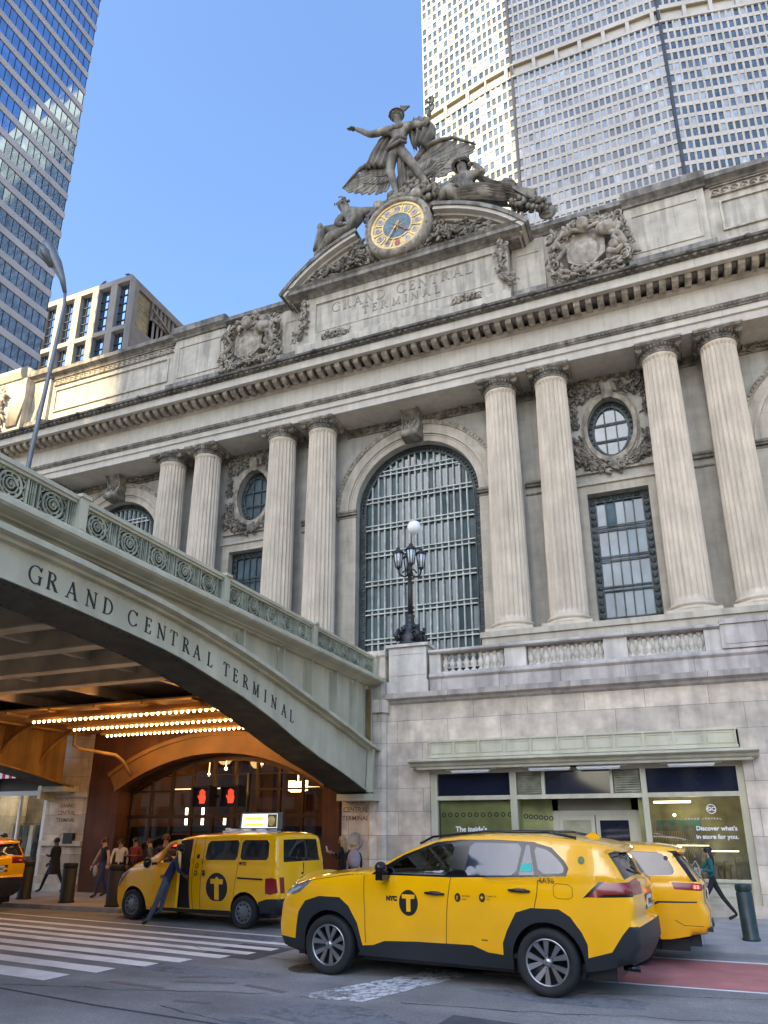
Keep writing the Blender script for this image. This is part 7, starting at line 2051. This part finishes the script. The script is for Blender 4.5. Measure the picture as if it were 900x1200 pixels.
for x in (2.2,2.6,3.0): m.box(x-.03,x+.03,-.3,.3,1.80,1.84)
m.lathe([(.06,0),(.06,.05),(.0,.06)], (2.12,-.2,1.80), 10); m.build('roof_rack', MT['white'], ad)

# ---- wagon right -----------------------------------------------------------
ol = [(-4.55,.35,'bumper'),(-4.64,.5,'body'),(-4.60,.8),(-4.4,.95),(-3.75,1.08),(-3.45,1.12,'windshield'),(-3.1,1.34),(-2.75,1.51,'roof'),(-2.4,1.585),(-1.8,1.625),(-1.07,1.62),(-.55,1.60),(-.36,1.575),(-.20,1.535,'spoiler'),(-.22,1.50),(-.30,1.48,'rearglass'),(-.20,1.36),(-.04,1.13,'body'),(.0,1.07),(-.01,.95),(-.01,.83),(.04,.71),(.04,.53,'bumper'),(-.03,.45),(-.2,.42,'under'),(-.5,.36),(-2,.3),(-4.2,.3)]
reg = [('rear_side_window',rounded([(-1.75,1.21),(-1.65,1.51),(-.95,1.525),(-.52,1.51),(-.42,1.42),(-.35,1.27),(-.38,1.205),(-.8,1.19)]),0),('front_side_window',rounded([(-3.05,1.14),(-2.7,1.42),(-2.3,1.50),(-1.85,1.515),(-1.88,1.19)]),0),
 ('tail_lamp',[(-.41,1.115),(-.38,1.02),(-.03,1.0),(.02,1.02),(.01,1.085),(-.12,1.105)],0),
 ('headlamp',[(-4.62,.78),(-4.45,.92),(-4.1,.97),(-4.2,.85)],0),
 ('rub_strip',[(-.72,.74),(-.68,.80),(-.60,.835),(-.10,.845),(-.10,.865),(-.62,.86),(-.72,.82)],0),
 ('dark_glass_edge',[(-.44,1.53),(-.30,1.535),(-.06,1.12),(-.13,1.12),(-.36,1.50)],0)]
wag = Car('yellow_wagon_taxi', 'yellow estate taxi with black side strip, its bonnet hidden by the big SUV taxi', (.07, 11.75+.82, 0), 0, .82, ol, reg, [(-1.02,.33,.39),(-3.75,.33,.39)], 1.16, tt=.30, cf=.16, Lf=.9, cr=.10, Lr=.5, r=.08)
def band(t, fr, x, z):
    if t in ('under',): return 'cladding'
    if t == 'windshield': return 'windshield' if fr < .90 else 'body'
    if t == 'rearglass': return 'back_glass' if fr < .9 else 'dark_glass_edge'
    if x > -.15 and 1.02 < z < 1.09 and fr > .6: return 'tail_lamp'
    if x > -.1 and .50 < z < .60 and fr < .8: return 'cladding'
    return 'body'
wag.shell(dict(body=vy, rear_side_window=MT['vang'], front_side_window=MT['vang'], windshield=MT['autog'], back_glass=MT['autog'], dark_glass_edge=MT['trimk'], rub_strip=MT['clad'], tail_lamp=MT['redl'], headlamp=MT['lens'], cladding=MT['clad']), band)
wag.wheels([(-1.02,-1),(-3.75,-1),(-1.02,1),(-3.75,1)], .33, .2, 'steel')
m = MB(); wag.circle(m, -.45,1.435,.03); wag.ribbon(m, [(-.42,.62),(-.30,.55),(-.05,.54)], .007); m.build('small_emblem', MT['dec'], wag.objs['body'])
m = MB(); m.box(.052,.07,-.2,.2,.86,.98); m.build('number_plate', MT['plate'], wag.root)
m = MB(); m.box(.0,.07,-.7,.7,.47,.52); m.box(-.4,-.1,-.5,.5,.25,.42); m.build('tow_step', MT['clad'], wag.root)
m = MB(); m.ball((0,0,0), .0001, 4, 3)
m = MB(); m.add([(x, -(wag.W(x,z)+.004), z) for x,z in ((-.12,1.03),(-.05,1.03),(-.05,1.075),(-.12,1.075))], [(0,1,2,3)]); m.build('lit_lamp_cell', MT['redon'], wag.root)
suv2.root.scale = (.955,)*3; suv2.root.location = (-18.77, 13.22, 0)
m = MB(); m.box(3.84,3.875,-.16,.16,1.60,1.635); m.build('high_brake_lamp', MT['redon'], suv2.root)
# ================================================================== people
def cm(n, c, r=.85): 
    if n in MT: return MT[n]
    MT[n] = M(n, c, r, var=.12, coords='obj', scale=6); return MT[n]
SK = cm('skin_light', (.50,.29,.20), .55); SKd = cm('skin_dark', (.13,.065,.04), .55); SKm = cm('skin_mid', (.33,.18,.11), .55)
BL = cm('black_cloth', (.012,.012,.014)); NV = cm('navy_cloth_wear', (.018,.025,.07)); JN = cm('blue_jeans', (.03,.05,.14)); GR = cm('grey_trousers', (.10,.115,.14)); TE = cm('teal_jacket', (.008,.115,.125)); WH = cm('white_cloth', (.62,.61,.60))
RD = cm('red_shirt_cloth', (.22,.03,.03)); HB = cm('black_hair', (.008,.007,.007), .5); HL = cm('blonde_hair', (.45,.30,.14), .5); HBr = cm('brown_hair', (.06,.03,.015), .5); PK = cm('mauve_backpack', (.30,.24,.25)); SH = cm('dark_shoes', (.015,.014,.014), .5); TN = cm('tan_coat', (.16,.13,.09))

def person(label, loc, face, H, skin, top, bottom, hair, long_hair=False, stride=0., arms=('down','down'), sleeves=True, bald=False, joints=None, group=None, bag=None, coat=None, yaw_head=0., lean=0.):
    k = H/1.75
    rt = root('person', label, 'person', loc, math.radians(face), group, world=False)
    a = stride
    J = dict(pel=(0,0,.95,(.115,.15)), waist=(.0,0,1.10,(.10,.135)), chest=(.0+lean*.3,0,1.33,(.115,.165)), neck=(.01+lean*.5,0,1.49,.052), head=(.03+lean*.6,0,1.60,(.075,.07)), top=(.02+lean*.6,0,1.68,(.07,.065)))
    for s,n in ((1,'l'),(-1,'r')):
        st = a*(1 if s > 0 else -1)
        J['sh'+n] = (lean*.4,s*.185,1.42,.055)
        mode = arms[0 if s > 0 else 1]
        if mode == 'down': J['el'+n] = (-st*.35+.0,s*.24,1.15,.042); J['wr'+n] = (-st*.55+.05,s*.23,.92,.03)
        elif mode == 'bent': J['el'+n] = (-.02,s*.25,1.15,.042); J['wr'+n] = (.25,s*.14,1.18,.03)
        elif mode == 'hold': J['el'+n] = (.10,s*.24,1.16,.042); J['wr'+n] = (.34,s*.10,1.30,.03)
        elif mode == 'out': J['el'+n] = (.0,s*.34,1.16,.042); J['wr'+n] = (.08,s*.50,.96,.03)
        J['hp'+n] = (0,s*.09,.91,.085)
        J['kn'+n] = (st*.28+.02,s*.10,.52,.062); J['an'+n] = (st*.55-.05*(st<0),s*.10,.09+(.05 if st<0 else 0),.042); J['to'+n] = (st*.55+.16,s*.12,.035+(.0 if st<0 else 0),.04)
    if joints: J.update(joints)
    E_ = [('pel','waist'),('waist','chest'),('chest','neck'),('neck','head'),('head','top')]
    for n in 'lr': E_ += [('chest','sh'+n),('sh'+n,'el'+n),('el'+n,'wr'+n),('pel','hp'+n),('hp'+n,'kn'+n),('kn'+n,'an'+n),('an'+n,'to'+n)]
    J = {n:(v[0]*k,v[1]*k,v[2]*k, tuple(q*k for q in v[3]) if isinstance(v[3],tuple) else v[3]*k) for n,v in J.items()}
    b = skin_mesh(J, E_, 1, 'pel')
    def bone(p):
        best = 9; be = None
        for e in E_:
            A = Vector(J[e[0]][:3]); B = Vector(J[e[1]][:3]); d = B-A; t = max(0,min(1,(p-A).dot(d)/max(d.length_squared,1e-9))); q = (p-A-d*t).length
            if q < best: best = q; be = e
        return be
    for i,f in enumerate(b.f):
        c = sum((Vector(b.v[j]) for j in f), Vector())/len(f); e = bone(c)
        if e in (('neck','head'),('head','top')) : mi = 0
        elif e == ('chest','neck'): mi = 0 if (c-Vector(J['neck'][:3])).length < .07*k else 1
        elif e[0].startswith('el'): mi = 1 if sleeves and (c-Vector(J['wr'+e[0][2]][:3])).length > .05 else 0
        elif e[0].startswith('sh'): mi = 1 if sleeves or (c-Vector(J['sh'+e[0][2]][:3])).length < .08*k else 0
        elif e[0].startswith('an'): mi = 3
        elif e[0] in ('pel','hpl','hpr','knl','knr') and e != ('pel','waist'): mi = 2
        else: mi = 1
        b.m[i] = mi
    hc = Vector(J['head'][:3])+Vector((.01,0,.03))*k; hr = .098*k
    yw = PI/2+yaw_head
    n0 = len(b.f); face_on(b, hc, hr, yw)
    Rh = Matrix.Rotation(yw,3,'Z')
    for s in (-1,1):
        p = hc+Rh@Vector((s*.34*hr,-.93*hr,.08*hr)); b.ball(p, .14*hr, 6, 4, 3)
    for n in 'lr':
        wv = Vector(J['wr'+n][:3]); d = wv-Vector(J['el'+n][:3]); hand_on(b, wv, d, (0,0,1) if abs(d.normalized().z) < .8 else (1,0,0), .17*k, .7)
    b.build('body', [skin, top, bottom, SH], rt)
    if hair:
        h = MB(); up = Vector((0,0,1))
        h.ball(hc+Rh@Vector((0,.16*hr,.28*hr)), (1.02*hr,1.06*hr,.95*hr), 14, 8, M=Rh)
        if long_hair:
            for q in range(9):
                t = (q-4)/4; h.tube([hc+Rh@Vector((t*.95*hr,.35*hr,.2*hr)), hc+Rh@Vector((t*1.15*hr,.75*hr,-1.0*hr)), hc+Rh@Vector((t*1.2*hr,.95*hr,-2.4*hr)), hc+Rh@Vector((t*.8*hr,1.0*hr,-3.6*hr))], [.4*hr,.45*hr,.42*hr,.12*hr], 7)
        h.build('hair', hair, rt)
    if coat:
        c = MB(); w = Vector(J['waist'][:3])
        c.lathe([(.20*k,-.52*k),(.18*k,-.25*k),(.145*k,0),(.165*k,.2*k),(.12*k,.36*k)], w, 16, caps=False)
        c.build('coat', coat, rt)
    return rt, J, k

# woman in teal, walking left along the shopfront
rt, J, k = person('woman in a teal jacket and black leggings striding past the shop with a white bag', (.30,16.9,.1), 180, 1.40, SK, TE, BL, HB, True, .75, ('bent','down'))
m = MB(); cloth(m, ([(.20,.98),(.22,.75),(.25,.50)],[(.40,.98),(.40,.74),(.36,.52)]), .16, .05, 3, .02); m.tube([(.22,.2,.98),(.28,.2,1.12),(.38,.2,.98)], .01, 5); m.build('carried_white_bag', WH, rt)
# pair by the east pier
rt, J, k = person('blonde woman in dark clothes looking at her phone by the stone pier', (-7.98,17.05,.1), 190, 1.58, SK, BL, BL, HL, True, .2, ('hold','hold'))
m = MB(); m.obox((.42,.0,1.26),(.01,0,0),(0,.035,0),(.02,0,.07)); m.build('phone', MT['white'], rt)
rt, J, k = person('fair-haired woman wearing a mauve backpack, seen from behind by the stone pier', (-7.62,16.85,.1), 120, 1.46, SK, BL, BL, HL, False, .1)
m = MB(); m.ball((-.19,0,1.05), (.11,.16,.22), 12, 8); m.ball((-.28,0,.97), (.05,.12,.12), 10, 6)
for s in (-1,1): m.tube([(-.1,s*.10,1.25),(.06,s*.11,1.26),(.11,s*.12,1.1),(-.05,s*.13,.9)], .018, 6)
m.build('backpack', PK, rt)
# dark walker
rt, J, k = person('walker in a long dark coat striding past the west stone pier holding papers', (-17.15,17.0,.1), 185, 1.50, SKd, BL, BL, HB, False, .7, ('bent','down'), coat=BL)
m = MB(); m.obox((.30,.12,1.03),(.10,0,.02),(0,.08,0),(0,0,.012)); m.build('papers', WH, rt)
# man in sleeveless top
rt, J, k = person('man in black sleeveless shirt and blue jeans walking with a carrier bag', (-14.78,16.35,.1), -115, 1.53, SK, BL, JN, HBr, False, .35, ('out','down'), sleeves=False)
m = MB(); m.ball((.08,-.30,.66), (.05,.09,.15), 10, 8); m.tube([(.06,-.25,.78),(.05,-.22,.86)], .01, 5); m.build('carrier_bag', WH, rt)
# three people behind
person('person in a pale top walking behind the man in the sleeveless shirt', (-14.95,17.15,.1), -60, 1.48, SKm, WH, BL, HB, False, .3)
person('person in a red shirt standing in the shade of the entrance', (-14.55,17.3,.1), -90, 1.53, SKm, RD, BL, HB, False, .0, ('bent','bent'))
person('person in grey in the shade of the entrance, nearest the van bonnet', (-13.95,17.2,.1), 200, 1.50, SK, GR, BL, HBr, False, .4)
# two by the shop window
person('tall person in black before the clothes shop window', (-19.25,17.0,.1), 190, 1.62, SKd, BL, BL, HB, False, .3)
person('shorter person in a dark red top before the clothes shop window', (-18.75,17.1,.1), 170, 1.45, SKd, RD, BL, HB, False, .3)
# by the van
person('person in a navy jacket beyond the van bonnet with one arm raised', (-12.35,15.8,.1), -60, 1.62, SKm, NV, BL, HBr, False, 0., ('hold','down'))
vj = dict(pel=(0,.02,.90,(.115,.15)), waist=(.04,.08,1.05,(.10,.135)), chest=(.09,.16,1.28,(.115,.165)), neck=(.11,.22,1.43,.052), head=(.13,.26,1.53,(.075,.07)), top=(.13,.28,1.61,(.07,.065)),
 shl=(.0,.30,1.36,.055), ell=(-.02,.46,1.16,.042), wrl=(.12,.60,1.08,.03), shr=(.22,.04,1.35,.055), elr=(.34,.04,1.12,.042), wrr=(.36,.20,1.02,.03),
 hpl=(-.03,.10,.87,.085), knl=(-.14,.14,.58,.065), anl=(-.24,.16,.26,.045), tol=(-.38,.15,.22,.04), hpr=(.04,-.05,.87,.085), knr=(-.12,-.08,.48,.065), anr=(-.32,-.10,.10,.045), tor=(-.46,-.13,.04,.04))
vr = van.root; mw = Matrix.Translation(vr.location) @ Matrix.Rotation(vr.rotation_euler.z,4,'Z')
p = mw @ Vector((1.46,-1.24,0))
person('person in dark top and grey trousers leaning in through the open van door', (p.x,p.y,.0), math.degrees(vr.rotation_euler.z), 1.62, SKd, NV, GR, HB, joints=vj)
# driver of the foreground taxi
mw = Matrix.Translation(suv1.root.location) @ Matrix.Rotation(suv1.root.rotation_euler.z,4,'Z')
p = mw @ Vector((1.72,-.36,.42))
dj = dict(pel=(0,0,.18,(.13,.16)), waist=(.02,0,.32,(.12,.15)), chest=(.0,0,.58,(.13,.18)), neck=(.02,0,.78,.055), head=(.05,0,.90,(.08,.07)), top=(.04,0,.98,(.075,.065)),
 shl=(0,.2,.70,.06), ell=(.14,.26,.48,.05), wrl=(.42,.20,.62,.035), shr=(0,-.2,.70,.06), elr=(.14,-.28,.50,.05), wrr=(.42,-.20,.66,.035),
 hpl=(.05,.1,.17,.095), knl=(.48,.13,.28,.07), anl=(.72,.12,-.0,.045), tol=(.86,.12,.0,.04), hpr=(.05,-.1,.17,.095), knr=(.48,-.13,.28,.07), anr=(.72,-.12,-.0,.045), tor=(.86,-.12,.0,.04))
person('driver in a white shirt at the wheel of the big SUV taxi', tuple(p), 180+math.degrees(suv1.root.rotation_euler.z), 1.62, SKd, WH, BL, HB, joints=dj)

# ================================================================== camera, light
cd = bpy.data.cameras.new('camera'); cam = bpy.data.objects.new('camera', cd); COL.objects.link(cam); SC.camera = cam
cd.sensor_fit = 'VERTICAL'; cd.sensor_height = 36; cd.lens = 844.27/1200*36; cd.shift_y = 100/1200; cd.clip_start = .05; cd.clip_end = 2000
yaw, pit, rol = math.radians(22.0145), math.radians(17.7652), math.radians(-.0499)
f = Vector((-math.sin(yaw)*math.cos(pit), math.cos(yaw)*math.cos(pit), math.sin(pit))); r = Vector((math.cos(yaw), math.sin(yaw), 0)); u = r.cross(f)
r2 = r*math.cos(rol)+u*math.sin(rol); u2 = -r*math.sin(rol)+u*math.cos(rol)
mx = Matrix((( r2.x,u2.x,-f.x,0),(r2.y,u2.y,-f.y,0),(r2.z,u2.z,-f.z,1.85),(0,0,0,1)))
cam.matrix_world = mx

w = bpy.data.worlds.new('World'); SC.world = w; w.use_nodes = True
nt = w.node_tree; bg = nt.nodes['Background']; sky = nt.nodes.new('ShaderNodeTexSky'); sky.sky_type = 'NISHITA'; sky.sun_disc = False
SD = Vector((-.2*.814, -.98*.814, .58)).normalized()
sky.sun_elevation = math.asin(SD.z); sky.sun_rotation = math.atan2(SD.x, SD.y)
sky.air_density = 1.2; sky.dust_density = 2.2; sky.ozone_density = 8.0; sky.altitude = 0
nt.links.new(sky.outputs[0], bg.inputs[0]); bg.inputs[1].default_value = .13
sl = bpy.data.lights.new('sun','SUN'); sl.energy = 3.8; sl.angle = math.radians(.55); sl.color = (1,.80,.47)
so = bpy.data.objects.new('sun', sl); COL.objects.link(so); so.rotation_euler = (-SD).to_track_quat('-Z','Y').to_euler(); so.location = (0,0,60)
SC.view_settings.view_transform = 'Standard'; SC.view_settings.look = 'None'; SC.view_settings.gamma = 1; SC.view_settings.exposure = 1.85
SC.view_settings.use_curve_mapping = False
SC.view_settings.use_white_balance = True; SC.view_settings.white_balance_temperature = 7150; SC.view_settings.white_balance_tint = 11
SC.cycles.max_bounces = 7; SC.cycles.diffuse_bounces = 3; SC.cycles.glossy_bounces = 3; SC.cycles.transparent_max_bounces = 10; SC.cycles.use_denoising = True
SC.cycles.sample_clamp_indirect = 6
